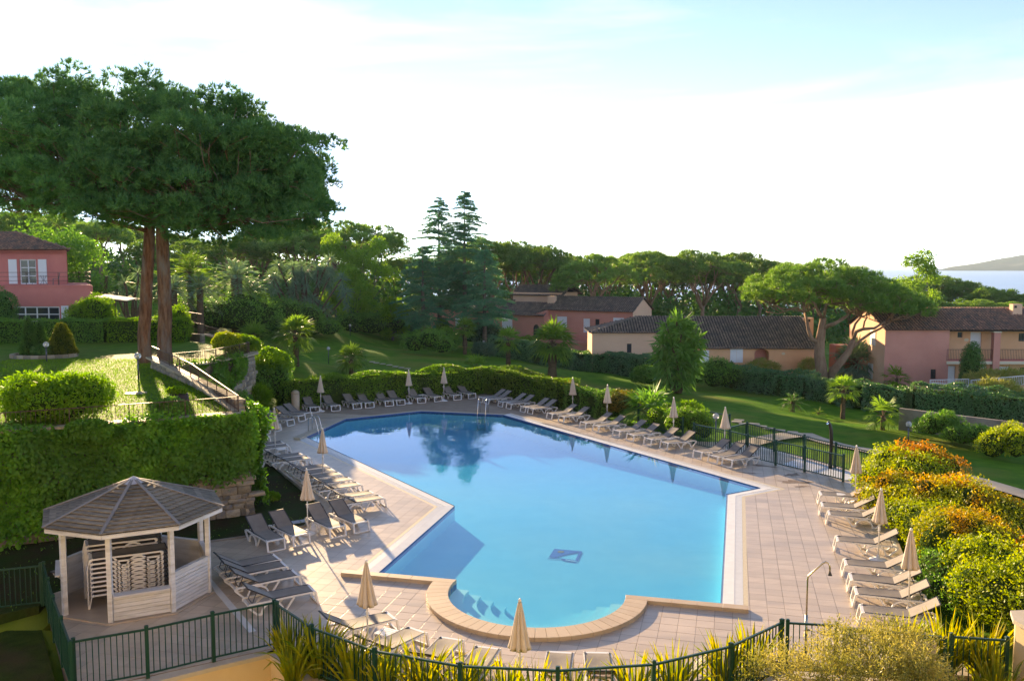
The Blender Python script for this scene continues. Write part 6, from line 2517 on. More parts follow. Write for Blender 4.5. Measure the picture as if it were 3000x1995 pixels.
def hero_pine(base, tint, my, fork, label, top_r, r0, sx):
    root = empty('umbrella_pine', base, 0, label, 'pine tree')
    o = np.array(base)
    rng = np.random.default_rng(int(abs(base[0] * 100)))
    mb = MB()
    pts = [np.array(base) + [0, 0, -.3], np.array(base) + [0, 0, .25], np.array(base) + [.02 * sx, 0, 1.5]]
    fk = np.array(fork)
    for t in (.3, .55, .8, 1.0):
        pts.append(np.array(base) * (1 - t) + fk * t + np.array([.06 * sx * math.sin(t * 5), 0, .0]))
    mb.tube([tuple(p) for p in pts], [r0 * 1.18, r0 * 1.06, r0, r0 * .98, r0 * .93, r0 * .88, r0 * .80], 18)
    # main limbs reach out to the cushions
    cs = sorted(my, key=lambda c: (c[2], c[0]))
    mains = []
    sel = [cs[i] for i in rng.choice(len(cs), 13, replace=False)]
    for c in sel:
        q = np.array(c[:3]) - [0, 0, .35]
        q = fk + (q - fk) * .60
        pts_ = limb(mb, fk + rng.normal(size=3) * .08 - [0, 0, rng.uniform(0, 1.0)], q, r0 * rng.uniform(.30, .42), .05, rng, .08, 6, 8, .06)
        mains.append(pts_)
    nodes = np.array([p for m_ in mains for p in m_[2:]])
    for c in my:
        d = np.linalg.norm(nodes - np.array(c[:3]), axis=1) + 2.0 * np.maximum(0, nodes[:, 2] - c[2])
        k = int(np.argmin(d))
        limb(mb, nodes[k], (c[0], c[1], c[2] - .15), .038, .012, rng, .10, 3, 5, .05)
    mb.build('trunk', M['bark'], root, True)
    V, F = pine_crown([(c[0] - o[0], c[1] - o[1], c[2] - o[2], c[3], c[4]) for c in my], 125, 9, .26, .040, rng, -.35)
    link('crown', np_mesh('crown', V, F, G['pine']), root)


left_c = [c for c in clumps if c[0] < xs_split]
right_c = [c for c in clumps if c[0] >= xs_split]
fl_ = on_tree(408, 620, TY)
fr2 = on_tree(478, 600, TY)
hero_pine(TL, 0, left_c, (fl_[0], TL[1], fl_[1]), 'great umbrella pine with the left trunk of the pair on the upper lawn', .4, .315, -1)
hero_pine(TR_, 0, right_c, (fr2[0], TR_[1], fr2[1]), 'great umbrella pine with the right trunk of the pair on the upper lawn', .4, .34, 1)
# the long bare limb of the left pine
lb_ = bpy.data.objects['umbrella_pine']
q = MB()
pp = [on_tree(405, 628, TY), on_tree(350, 600, TY), on_tree(280, 585, TY), on_tree(230, 560, TY), on_tree(190, 535, TY), on_tree(120, 520, TY), on_tree(60, 500, TY)]
q.tube([(p[0], TY - .3 * k, p[1]) for k, p in enumerate(pp)], [.22, .19, .16, .15, .14, .11, .06], 9)
q.build('limb', M['bark'], lb_, True)
rr_ = bpy.data.objects['umbrella_pine.001']
q = MB()
pp = [on_tree(485, 640, TY), on_tree(540, 650, TY), on_tree(610, 640, TY), on_tree(680, 640, TY), on_tree(760, 650, TY)]
q.tube([(p[0], TY - .2 * k, p[1]) for k, p in enumerate(pp)], [.2, .16, .14, .10, .05], 9)
q.build('limb', M['bark'], rr_, True)


# ------------------------------------------------------------------ the pine on the right with bare twisting limbs
def pine_side(base, Y0):
    root = empty('stone_pine', base, 0, 'leaning stone pine with twisted bare limbs between the two right houses', 'pine tree')
    rng = np.random.default_rng(8)
    o = np.array(base)
    zt = lambda x, y, dy=0.0: np.array([on_y(2100 + x / 2.613, 700 + y / 2.613, Y0 + dy)[0], Y0 + dy, on_y(2100 + x / 2.613, 700 + y / 2.613, Y0 + dy)[1]])
    mb = MB()
    trunk = [o + [0, 0, -.3], zt(800, 1000), zt(785, 880), zt(790, 780), zt(805, 680), zt(815, 600)]
    mb.tube([tuple(p) for p in trunk], [.62, .52, .46, .42, .34, .26], 12)
    second = [o + [.5, 0, -.2], zt(890, 1010), zt(960, 930), zt(1010, 860), zt(1045, 770)]
    mb.tube([tuple(p) for p in second], [.42, .38, .34, .30, .24], 10)
    br = [((785, 790), (700, 690), (668, 560), .2), ((805, 690), (900, 650), (1010, 570), .2), ((815, 610), (760, 520), (700, 470), .14), ((815, 610), (840, 500), (870, 420), .14),
          ((1045, 770), (1120, 690), (1290, 630), .18), ((1045, 770), (1060, 650), (1160, 580), .14), ((1290, 630), (1400, 600), (1540, 580), .11), ((1290, 630), (1350, 560), (1420, 520), .09),
          ((1020, 850), (1180, 720), (1330, 640), .15), ((668, 560), (560, 540), (440, 500), .1), ((668, 560), (640, 480), (560, 440), .1), ((1010, 570), (1080, 520), (1120, 480), .1),
          ((1120, 690), (1150, 600), (1180, 540), .09), ((1330, 640), (1450, 610), (1580, 570), .08)]
    ends = []
    for a, b, c, r in br:
        A, B, C = zt(*a), zt(*b, rng.uniform(-1.2, 1.2)), zt(*c, rng.uniform(-2, 2))
        mid1 = (A + B) / 2 + rng.normal(size=3) * .15
        mid2 = (B + C) / 2 + rng.normal(size=3) * .2
        mb.tube([tuple(p) for p in (A, mid1, B, mid2, C)], [r, r * .9, r * .8, r * .65, r * .4], 8)
        ends += [B, mid2, C]
    cl = []
    UPc = np.array([(225, 400), (270, 330), (400, 260), (560, 205), (750, 180), (900, 175), (1050, 200), (1200, 245), (1330, 300), (1450, 380), (1560, 450), (1625, 540)], float)
    LOc = np.array([(225, 440), (300, 470), (420, 490), (560, 470), (650, 490), (800, 450), (960, 520), (1100, 530), (1250, 560), (1400, 560), (1560, 600), (1625, 590)], float)
    t = 0
    while len(cl) < 150 and t < 3000:
        t += 1
        x = rng.uniform(235, 1615)
        u, l = np.interp(x, UPc[:, 0], UPc[:, 1]), np.interp(x, LOc[:, 0], LOc[:, 1])
        half = math.sqrt(max(0, 1 - ((x - 920) / 720) ** 2)) * 6.5
        dy = rng.uniform(-1, 1) * half
        top = u + (l - u) * (abs(dy) / 6.5) ** 2 * .5
        y = top + 18 + (l - top - 25) * rng.uniform() ** 1.3
        p = zt(x, y, dy)
        r = rng.uniform(.65, 1.15)
        if any(np.linalg.norm((p - np.array(c[:3])) * [1, 1, 1.6]) < .60 * (r + c[3]) for c in cl):
            continue
        cl.append((*p, r, r * .6))
    ends = np.array(ends)
    for c in cl:
        k = int(np.argmin(np.linalg.norm(ends - np.array(c[:3]), axis=1)))
        limb(mb, ends[k], (c[0], c[1], c[2] - .2), .055, .02, rng, .12, 3, 5, .03)
    mb.build('trunk', M['bark_far'], root, True)
    V, F = pine_crown([(c[0] - o[0], c[1] - o[1], c[2] - o[2], c[3], c[4]) for c in cl], 90, 8, .38, .06, rng, -.4)
    link('crown', np_mesh('crown', V, F, G['pine_lit']), root)


pine_side(at(2408, 1122, -2.1), 78.0)


# ------------------------------------------------------------------ stone pines of the wood behind: a few shapes, copied
def pine_shape(seed, h, cr, ch, nc, forks, lean=0.0, tufts=42, bare=.5):
    """tall pine: bare trunk that splits into rising limbs under a shallow dome"""
    rng = np.random.default_rng(seed)
    mb = MB()
    hf = h * bare
    top = np.array([lean * h, 0, 0])
    fk = np.array([lean * hf, rng.uniform(-.2, .2), hf])
    mb.tube([(0, 0, -.6), (lean * hf * .25, 0, hf * .3), (lean * hf * .6, .1, hf * .65), tuple(fk)], [.40, .33, .30, .26], 9)
    cl = []
    t = 0
    while len(cl) < nc and t < nc * 30:
        t += 1
        a = rng.uniform(0, 2 * math.pi)
        rr = math.sqrt(rng.uniform()) * cr
        z = h - ch * (.12 + .62 * (rr / cr) ** 2.0) - rng.uniform(0, ch * .45)
        r = rng.uniform(.75, 1.25)
        p = np.array([top[0] + rr * math.cos(a), rr * math.sin(a), z])
        if any(np.linalg.norm((p - np.array(c[:3])) * [1, 1, 1.7]) < .62 * (r + c[3]) for c in cl):
            continue
        cl.append((*p, r, r * .55))
    ends = []
    for k in range(forks):
        a = 2 * math.pi * k / forks + rng.uniform(-.4, .4)
        rr = cr * rng.uniform(.35, .75)
        q = np.array([top[0] + rr * math.cos(a), rr * math.sin(a), h - ch * rng.uniform(.5, .85)])
        pts = limb(mb, fk - [0, 0, rng.uniform(0, hf * .25)], q, .18, .07, rng, .06, 5, 6, -.03)
        ends += [np.array(p) for p in pts[2:]]
    ends = np.array(ends)
    for c in cl:
        k = int(np.argmin(np.linalg.norm(ends - np.array(c[:3]), axis=1) + 2 * np.maximum(0, ends[:, 2] - c[2])))
        limb(mb, ends[k], (c[0], c[1], c[2] - .2), .06, .025, rng, .08, 3, 4, .0)
    tr_me = mb.mesh('trunk', M['bark_far'], smooth=True)
    V, F = pine_crown(cl, tufts, 7, .55, .11, rng, -.4)
    return tr_me, np_mesh('crown', V, F, G['pine_far'])


SH = [pine_shape(1, 13, 5.2, 4.0, 50, 7), pine_shape(2, 14, 6.2, 4.8, 66, 8, .04, bare=.38), pine_shape(3, 12.5, 4.4, 3.6, 42, 6, -.05, bare=.44), pine_shape(4, 15, 7.4, 5.0, 84, 9, .02, bare=.36)]


def stone_pine(shape, p, s, rz, label, group='stone pines of the wood behind', name='stone_pine'):
    r = empty(name, p, rz, label, 'pine tree', group)
    r.scale = s if hasattr(s, '__len__') else (s, s, s)
    tr_me, cr_me = SH[shape]
    link('trunk', tr_me, r)
    link('crown', cr_me, r)
    return r


def pine_to(shape, px, top_py, y, label, rz=None, wide=1.0, zbase=None):
    """pine whose tip reaches the given height in view at depth y"""
    x, zt = on_y(px, top_py, y)
    z0 = gz1(x, y) if zbase is None else zbase
    hh = (13, 14, 12.5, 15)[shape]
    s = max(.4, (zt - z0) / hh)
    return stone_pine(shape, (x, y, z0), (s * wide, s * wide, s), rz if rz is not None else random.uniform(0, 6.28), label)


front = [(0, 1441, 690, 128, 'slender', 'behind the dark cedar at the mauve house'), (2, 1520, 708, 132, 'forked', 'left of the leaning pine above the mauve roof'), (0, 1575, 712, 126, 'second forked', 'above the mauve house chimney'),
         (1, 1735, 735, 118, 'leaning', 'standing before the mauve house'), (1, 1905, 727, 125, 'broad', 'behind the grey roof left of the yucca top'), (3, 2060, 718, 124, 'broad many limbed', 'above the middle of the long grey roof'),
         (1, 2170, 730, 130, 'dense', 'above the right end of the long grey roof'), (0, 2230, 760, 140, 'lower', 'just left of the leaning stone pine'), (3, 1010, 628, 132, 'great wide', 'behind the pale green trees'),
         (1, 880, 650, 128, 'open branched', 'right of the great twin pines'), (3, 150, 612, 122, 'wide', 'above the pink house roof'), (1, 30, 612, 112, 'dark', 'at the left picture edge behind the pink house'),
         (0, 290, 640, 118, 'smaller', 'right of the pink house behind palms'), (2, 420, 700, 125, 'half hidden', 'behind the twin pine trunks'), (1, 560, 700, 130, 'thin', 'right of the twin trunks above the palms'),
         (0, 680, 690, 126, 'twisted', 'between palms and yucca on the left'), (2, 770, 655, 134, 'pale', 'left of the great wide pine')]
for k, (s, px, py, y, adj, where) in enumerate(front):
    pine_to(s, px, py, y, f'{adj} stone pine {where}', wide=1.0 if k != 8 else 1.25)
rngw = random.Random(21)
n = 0
for row, (y, py) in enumerate(((150, 742), (172, 748), (200, 752))):
    for k in range(13):
        px = 1180 + k * 98 + rngw.uniform(-30, 30) + row * 33
        if px > 2330:
            continue
        tp = py + rngw.uniform(-16, 26) + (22 if px > 2200 else 0)
        pine_to(rngw.randrange(4), px, tp, y + rngw.uniform(-8, 8), f'stone pine in the {ORD[row]} row of the wood behind the houses, {ORD[k]} from the left')
for k in range(16):
    px = -120 + k * 78 + rngw.uniform(-20, 20)
    tp = np.interp(px, [-120, 0, 200, 430, 640, 900, 1100, 1300], [608, 606, 612, 655, 690, 665, 690, 735]) + rngw.uniform(-8, 10)
    pine_to(rngw.randrange(4), px, tp + 12, 152 + rngw.uniform(-10, 14), f'stone pine on the wooded rise at the far left, {ORD[k]} along the skyline')
# darker rounded pines on the right in front of the sea
for k, (px, py, y, sh_) in enumerate([(2740, 796, 150, 3), (2640, 812, 142, 1), (2830, 818, 146, 1), (2920, 838, 138, 0), (3010, 850, 135, 3), (2560, 850, 130, 1), (2700, 860, 122, 0), (2860, 868, 120, 3), (2970, 880, 118, 1), (2480, 845, 150, 3), (2390, 815, 150, 1), (3100, 858, 140, 1)]):
    pine_to(sh_, px, py, y, f'dark rounded pine before the sea, {ORD[k]} counted along the right wood', wide=1.15)


# dense undergrowth below and behind the pines: reads as one dark mass
rng = np.random.default_rng(77)
parts = []
for k in range(520):
    y = rng.uniform(121, 215)
    x = rng.uniform(-.62, .60) * y
    if y < 135 and -22 < x < 24:
        continue
    if y < 128 and x > 24:
        continue
    z0 = gz1(x, y)
    r = rng.uniform(2.2, 4.2)
    hgt = rng.uniform(2.2, 4.6) * (.95 if x < -25 else 1.0) * (1.25 if y > 150 and x > -25 else 1.0)
    if x > 45:
        hgt *= .7
    P, N = ell_pts(170, (x, y, z0 + hgt * .8), (r, r, hgt), rng, -.6, .5)
    parts.append(blades(P, N, .75, .5, rng, .6, face=N))
V, F = join(parts)
tag(link('undergrowth', np_mesh('undergrowth', V, F, G['cypress'])), kind='stuff')

# ------------------------------------------------------------------ broadleaf trees
def leafy_tree(name, label, base, h, w, g, n=7000, leaf=(.30, .16), seed=0, blobs=16, trunk_r=.16, cat='tree', low=.22):
    rng = np.random.default_rng(seed + 5)
    root = empty(name, base, 0, label, cat)
    mb = MB()
    fk = np.array([0, 0, h * low])
    mb.tube([(0, 0, -.3), (.05, 0, h * low * .5), tuple(fk)], [trunk_r * 1.2, trunk_r, trunk_r * .85], 8)
    parts = []
    for b in range(blobs):
        t = (b + .5) / blobs
        z = h * (low + (1 - low) * t)
        rr = w / 2 * math.sin(math.pi * min(.96, .18 + .72 * t)) * rng.uniform(.35, .8)
        a = rng.uniform(0, 6.28)
        c = np.array([rr * math.cos(a), rr * math.sin(a), z])
        r = w * rng.uniform(.14, .24)
        P, N = ell_pts(n // blobs, c, (r, r, r * .85), rng, -.8, .25)
        parts.append(blades(P, N + np.array([0, 0, .2]), leaf[0], leaf[1], rng, .8, face=N))
        limb(mb, fk + [0, 0, (z - fk[2]) * .35], c, trunk_r * .4, .02, rng, .08, 4, 5)
    mb.build('trunk', M['bark_grey'], root, True, local=True)
    V, F = join(parts)
    link('crown', np_mesh('crown', V, F, G[g]), root)
    return root


def to_h(px, top, base_py=None, y=None, z0=None):
    if y is None:
        b = ground(px, base_py)
    else:
        x = on_y(px, 1000, y)[0]
        b = (x, y, gz1(x, y) if z0 is None else z0)
    return b, on_y(px, top, b[1])[1] - b[2]


b, h_ = to_h(985, 703, y=112)
leafy_tree('pale_tree', 'tall pale green tree right of the spiky yucca at the lawn edge', b, h_, 6.5, 'pale_tree', 9000, seed=1)
b, h_ = to_h(1095, 708, y=114)
leafy_tree('pale_tree', 'second pale green tree left of the dark cedar', b, h_, 7.5, 'pale_tree', 9000, seed=2)
b, h_ = to_h(1045, 790, y=108)
leafy_tree('pale_tree', 'lower pale green tree between two taller pale trees', b, h_, 5.5, 'pale_tree', 6000, seed=3)
b, h_ = to_h(2682, 746, y=120)
leafy_tree('pale_tree', 'bright green broadleaf tree standing out before the sea', b, h_, 7.0, 'pale_tree', 7000, seed=4, leaf=(.35, .2))
b, h_ = to_h(120, 690, y=82, z0=3.4)
leafy_tree('garden_tree', 'light green tree behind the pink house roof', b, h_, 10, 'hedge_mid', 7000, seed=5, leaf=(.3, .16))
b, h_ = to_h(240, 690, y=86, z0=3.4)
leafy_tree('garden_tree', 'rounded green tree right of the pink house', b, h_, 7, 'hedge_mid', 7000, seed=6, leaf=(.28, .13))
b, h_ = to_h(770, 868, y=96)
leafy_tree('garden_tree', 'sunlit yellow green bush tree behind the leaning date palm', b, h_, 5, 'lush', 4500, seed=7, leaf=(.24, .14), low=.1)
b, h_ = to_h(560, 880, y=92)
leafy_tree('garden_tree', 'green shrub tree behind the stair railing', b, h_, 7, 'hedge_mid', 4500, seed=8, leaf=(.24, .14), low=.08)
b, h_ = to_h(1150, 880, y=106)
leafy_tree('garden_tree', 'yellow green shrub tree beside the cedar trunk', b, h_, 5, 'lush', 4500, seed=9, leaf=(.24, .14), low=.1)


# ------------------------------------------------------------------ cedars
def cedar(label, base, h, w, seed, n_br=120, dense=34, pointy=1.0, lean=0.0):
    rng = np.random.default_rng(seed)
    root = empty('cedar', base, 0, label, 'conifer')
    mb = MB()
    mb.tube([(0, 0, -.3), (lean * .4, 0, h * .5), (lean, 0, h)], [.30, .18, .02], 8)
    parts = []
    for b in range(n_br):
        t = rng.uniform(.14, .995) ** .75
        z = h * t
        L_ = w / 2 * (1 - t) ** .62 * rng.uniform(.7, 1.12) * (pointy if t > .6 else 1) + .18
        a = rng.uniform(0, 6.283)
        d = np.array([math.cos(a), math.sin(a), 0])
        p = np.array([lean * t, 0, z])
        tipz = -.10 * L_ + .10 * L_ * rng.uniform(-1, 1)
        q = p + d * L_ + np.array([0, 0, tipz])
        mb.tube([tuple(p), tuple((p + q) / 2 + [0, 0, .08 * L_]), tuple(q)], [.05 * (1 - t) + .012, .03 * (1 - t) + .01, .006], 4, False)
        m_ = max(8, int(dense * L_))
        s = rng.uniform(.12, 1.0, m_)
        c = p + d * L_ * s[:, None] + np.array([0, 0, 1]) * (tipz * s + .08 * L_ * 4 * s * (1 - s) * .8)[:, None]
        side = np.array([-d[1], d[0], 0])
        c = c + side * rng.normal(size=m_)[:, None] * .22 * L_ * (1.05 - s)[:, None] ** .5 * .8
        c[:, 2] -= rng.uniform(0, .10, m_)
        D = d * .6 + side * rng.normal(size=m_)[:, None] * .8 + np.array([0, 0, -.12])
        k = 5
        parts.append(blades(np.repeat(c, k, 0), np.repeat(unit(D), k, 0), .30, .05, rng, .55, 'needle'))
    mb.build('trunk', M['bark_grey'], root, True, local=True)
    V, F = join(parts)
    link('crown', np_mesh('crown', V, F, G['cedar']), root)


b, h_ = to_h(1362, 556, y=103)
cedar('tall dark cedar with the highest pointed top in the middle', b, h_, 12.5, 41, 150)
b, h_ = to_h(1288, 578, y=106)
cedar('dark cedar with a ragged pointed top left of the tallest one', b, h_, 12.0, 42, 140)
b, h_ = to_h(1240, 720, y=99)
cedar('lower dark cedar at the left side of the conifer group', b, h_, 9.5, 43, 110)
b, h_ = to_h(1420, 730, y=98)
cedar('lower dark cedar in front of the mauve house wall', b, h_, 9.5, 44, 120)


# ------------------------------------------------------------------ palms, yuccas, spiky plants
def fan_frond(o, d, up, rng, R, n=13, fold=.5):
    """one fan leaf: blades radiating from o round direction d"""
    s = unit(np.cross(d, up))
    Vs, Fs = [], []
    for k in range(n):
        a = (k / (n - 1) - .5) * 2.5
        dir_ = unit(d * math.cos(a) + s * math.sin(a) + up * (.10 * rng.normal()) - np.array([0, 0, .18]))
        w = R * .055
        sd = unit(np.cross(dir_, up)) * w
        L_ = R * (1 - .22 * abs(a) / 1.25) * rng.uniform(.9, 1.1)
        m = o + dir_ * L_ * .55
        tip = o + dir_ * L_ - np.array([0, 0, .22 * L_ * rng.uniform(.5, 1.4)])
        i = len(Vs) * 1
        Vs += [o, m + sd, tip, m - sd]
        Fs.append([4 * k, 4 * k + 1, 4 * k + 2, 4 * k + 3])
    return np.array(Vs), np.array(Fs)


def fan_palm(label, base, trunk_h, R, seed, n=26, g='palm', tr=.16, petiole=.6, name='fan_palm', skirt=True):
    rng = np.random.default_rng(seed)
    root = empty(name, base, rng.uniform(0, 6), label, 'palm')
    mb = MB()
    if trunk_h > .05:
        k_ = 7
        mb.tube([(.02 * math.sin(i * 2), 0, trunk_h * i / k_ - (.2 if i == 0 else 0)) for i in range(k_ + 1)], [tr * (1.25 if i == 0 else 1.0 + .12 * (i % 2)) for i in range(k_ + 1)], 10)
    top = np.array([0, 0, trunk_h])
    parts = []
    for i in range(n):
        t = (i + .5) / n
        el = math.radians(82 - 118 * t + rng.uniform(-8, 8))
        az = i * 2.4 + rng.uniform(-.2, .2)
        d = np.array([math.cos(el) * math.cos(az), math.cos(el) * math.sin(az), math.sin(el)])
        p = top + d * petiole * rng.uniform(.8, 1.15)
        mb.tube([tuple(top), tuple(top + (p - top) * .5 + [0, 0, .04]), tuple(p)], .016, 4, False)
        up = unit(np.array([0, 0, 1.0]) - d * d[2] + 1e-4)
        parts.append(fan_frond(p, d, up, rng, R * rng.uniform(.85, 1.1)))
    mb.build('trunk', M['palm_trunk'], root, True, local=True)
    V, F = join(parts)
    link('fronds', np_mesh('fronds', V, F, G[g]), root)
    return root


def date_palm(label, base, trunk_h, R, seed, n=34, g='palm', tr=.24, name='date_palm', leaflets=26):
    rng = np.random.default_rng(seed)
    root = empty(name, base, 0, label, 'palm')
    mb = MB()
    if trunk_h > .05:
        k_ = 8
        mb.tube([(0, 0, trunk_h * i / k_ - (.3 if i == 0 else 0)) for i in range(k_ + 1)], [tr * (1.2 if i == 0 else 1 + .06 * (i % 2)) for i in range(k_ + 1)], 10)
    parts = []
    for i in range(n):
        el = math.radians(85 - 120 * (i + .5) / n + rng.uniform(-8, 8))
        az = i * 2.4 + rng.uniform(-.2, .2)
        d = np.array([math.cos(el) * math.cos(az), math.cos(el) * math.sin(az), math.sin(el)])
        L_ = R * rng.uniform(.85, 1.1)
        pts = []
        for k in range(6):
            s = k / 5
            pts.append(np.array([0, 0, trunk_h]) + d * L_ * s - np.array([0, 0, .42 * L_ * s * s]))
        mb.tube([tuple(p) for p in pts], [.025, .022, .018, .014, .01, .005], 4, False)
        pts = np.array(pts)
        s = np.linspace(.14, .98, leaflets)
        C = np.stack([np.interp(s * 5, np.arange(6), pts[:, j]) for j in range(3)], 1)
        T = unit(np.gradient(C, axis=0))
        side = unit(np.cross(T, [0, 0, 1.0]))
        for sg in (-1, 1):
            D = unit(side * sg + T * .55 + np.array([0, 0, .12]))
            parts.append(blades(C, D, R * .22, R * .018, rng, .10))
    mb.build('trunk', M['palm_trunk'], root, True, local=True)
    V, F = join(parts)
    link('fronds', np_mesh('fronds', V, F, G[g]), root)
    return root


def rosette(c, n, L_, W_, rng, lo=-.6):
    d = unit(rng.normal(size=(n * 2, 3)))
    d = d[d[:, 2] > lo][:n]
    return blades(np.tile(c, (len(d), 1)) + d * L_ * .06, d + [0, 0, .15], L_, W_, rng, .05, 'leaf', droop=.22)


def yucca(label, base, heads, seed, L_=.75, W_=.055, n=70, g='yucca', tr=.13, name='yucca', skirt=True):
    """heads: list of (dx, dy, z) rosettes on branching stems"""
    rng = np.random.default_rng(seed)
    root = empty(name, base, 0, label, 'yucca')
    mb = MB()
    parts = []
    for dx, dy, z in heads:
        limb(mb, (dx * .15, dy * .15, -.2), (dx, dy, z), tr, tr * .7, rng, .04, 5, 7)
        parts.append(rosette(np.array([dx, dy, z]), n, L_, W_, rng, -.75))
        if skirt:
            k = n
            d = unit(np.concatenate([rng.normal(size=(k, 2)), np.full((k, 1), -1.1)], 1))
            parts.append(blades(np.tile([dx, dy, z - .1], (k, 1)) + d * .1 - np.array([0, 0, 1]) * rng.uniform(0, min(1.5, z * .6), k)[:, None], d, L_ * .75, W_, rng, .18))
    mb.build('trunk', M['palm_trunk'], root, True, local=True)
    V, F = join(parts)
    link('leaves', np_mesh('leaves', V, F, G[g]), root)
    return root


fan_palm('fan palm with shaggy trunk on the far lawn at the left', ground(868, 1070), 2.3, 1.25, 51, 30, tr=.2, petiole=.75)
date_palm('young feathery palm sprouting beside the left fan palm', ground(846, 1060), .3, 1.8, 52, 14, tr=.12)
fan_palm('short sunlit fan palm just behind the back hedge', ground(1030, 1093), 1.0, 1.05, 53, 26, tr=.18)
fan_palm('slim fan palm in front of the cedar group', ground(1362, 1037), 2.7, 1.1, 54, 22, tr=.18)
fan_palm('small fan palm at the left end of the blue green hedge', ground(1489, 1069), 2.2, 1.1, 55, 20, tr=.2)
fan_palm('low fan palm peeping over the back hedge corner', ground(1392, 1100), .5, 1.1, 56, 18, tr=.14)
fan_palm('large fan palm with thick trunk in front of the mauve house', ground(1618, 1101), 2.7, 1.75, 57, 34, tr=.34, petiole=.9)
fan_palm('slim fan palm at the right hedge before the big stone pine', ground(2469, 1224), 1.8, .85, 58, 22, tr=.14)
fan_palm('low fan palm beside the end of the concrete wall', ground(2586, 1256), .75, .9, 59, 14, tr=.12)
fan_palm('broad fan palm with many leaves behind the right hedge at the gable', ground(2505, 1118), 1.7, 1.8, 60, 36, g='yucca_blue', tr=.25, petiole=1.1)
date_palm('dark low cycad on the right lawn', ground(2321, 1203), .55, 1.15, 61, 22, g='cypress', tr=.16, name='cycad')
date_palm('tiny feathery seedling on the right lawn before the hedge', ground(2398, 1213), .05, .7, 62, 10, tr=.05, name='cycad')
fan_palm('yellow green palm tuft above the right hedge', ground(2626, 1150), 1.2, 1.0, 63, 12, g='lush', tr=.12)
fan_palm('low fan palm before the stair railing on the far lawn', ground(745, 1010), .5, 1.5, 64, 22, tr=.15, petiole=.9)
fan_palm('broad palm leaves among shrubs at the far right loungers', at(1905, 1240), .5, 1.3, 65, 24, g='hedge_mid', tr=.15, petiole=.8)
# tall palms and yuccas by the stairs
b, h_ = to_h(697, 815, y=88)
date_palm('tall palm with thick grey trunk beyond the stairs', b, h_, 3.0, 66, 40, g='yucca_blue', tr=.55)
b, h_ = to_h(560, 800, y=84)
date_palm('sunlit feathery palm right of the twin pine trunks', b, h_, 3.4, 67, 36, tr=.3)
b, h_ = to_h(590, 850, y=82)
date_palm('grey green palm left of the thick trunked palm', b, h_, 2.4, 68, 36, g='yucca_blue', tr=.3)
b, h_ = to_h(735, 860, y=92)
date_palm('dark drooping palm right of the thick trunked palm', b, h_, 3.0, 69, 34, g='cypress', tr=.3)
b, h_ = to_h(515, 850, y=80)
date_palm('pale feathery palm half hidden by the right pine trunk', b, h_, 2.2, 70, 30, g='yucca_blue', tr=.25)
rngy = np.random.default_rng(9)
b, h_ = to_h(895, 745, y=98)
yucca('huge many headed yucca at the far left lawn edge', b, [(x, y, z) for x, y, z in zip(rngy.normal(0, 1.9, 26), rngy.normal(0, 1.4, 26), rngy.uniform(.25, 1.0, 26) * h_)], 71, 1.05, .09, 75, g='yucca_blue', tr=.13)
b, h_ = to_h(395, 800, y=82, z0=3.4)
yucca('thin yucca tree left of the twin pine trunks', b, [(-.8, 0, h_ * .8), (.5, 0, h_), (.9, .3, h_ * .6), (-1.6, .2, h_ * .55), (.0, .4, h_ * .45)], 72, .9, .07, 45, g='yucca_blue', tr=.14)
b, h_ = to_h(320, 810, y=84, z0=3.4)
yucca('pale trunked yucca right of the pink house pergola', b, [(0, 0, h_), (.9, .2, h_ * .7), (-.9, .2, h_ * .6)], 73, .9, .07, 45, g='yucca', tr=.2)
gb0 = ground(1985, 1150)
HW = 2.1
yucca('big green yucca with hanging leaves before the orange house', gb0,
      [(.74 * x_, y_, .93 * z_) for x_, y_, z_ in [(-.2, 0, 5.8), (.5, .2, 5.5), (-1.1, .1, 5.2), (1.2, -.2, 4.9), (.2, -.3, 4.8), (1.9, 0, 4.2), (-1.6, 0, 3.9), (-.7, -.4, 3.7), (.4, -.5, 3.4), (1.5, -.3, 3.4), (-1.9, .2, 2.9), (-.3, -.5, 2.7), (.9, .3, 4.2), (-.9, .3, 4.4), (.3, -.6, 2.2), (1.2, -.4, 2.4), (-1.2, -.4, 2.2)]], 74, 1.25, .17, 46, g='yucca', tr=.085)
# more low shrubs under the yucca and along the wood
shrub('shrub', 'leafy green shrub at the foot of the big green yucca', ground(1900, 1135), (1.6, 1.2, .9), 'hedge_mid', 2600, (.22, .06), seed=1)
shrub('shrub', 'dark shrub right of the big green yucca', ground(2085, 1140), (2.4, 1.6, 1.5), 'hedge_mid', 4200, (.16, .06), seed=2, blobs=3)

# ------------------------------------------------------------------ hedges
HB_ = [(-13.9, 51.9, 0), (-8.3, 55.2, 0), (-1.7, 59.2, 0)]
hedge('clipped_hedge', 'bright green clipped hedge behind the back row of loungers', HB_, 1.5, 1.75, 'hedge', 360, (.13, .07), seed=1, wob=.11, top_wob=.10)
HR_ = [(-1.3, 59.0, 0), (1.5, 55.0, 0), (3.4, 52.0, 0)]
hedge('clipped_hedge', 'green hedge bending along the far right row of loungers', HR_, 1.6, 1.55, 'hedge', 360, (.13, .07), seed=2, wob=.13, top_wob=.14)
hedge('clipped_hedge', 'reddish tipped low hedge behind the far right parasols', [(3.6, 51.6, 0), (5.6, 48.6, 0)], 1.5, 1.35, 'hedge_mid', 380, (.11, .05), seed=3, wob=.14, top_wob=.16, red=('bronze', .75, .15))
shrub('shrub', 'rounded reddish shrub behind the second white parasol', (6.3, 48.9, -.05), (1.3, 1.1, .8), 'bronze', 2600, (.11, .05), seed=11)
shrub('shrub', 'dark green shrub between fence and far right loungers', (8.3, 44.4, -.05), (1.0, 1.3, .85), 'hedge_mid', 2600, (.12, .05), seed=12, blobs=2)
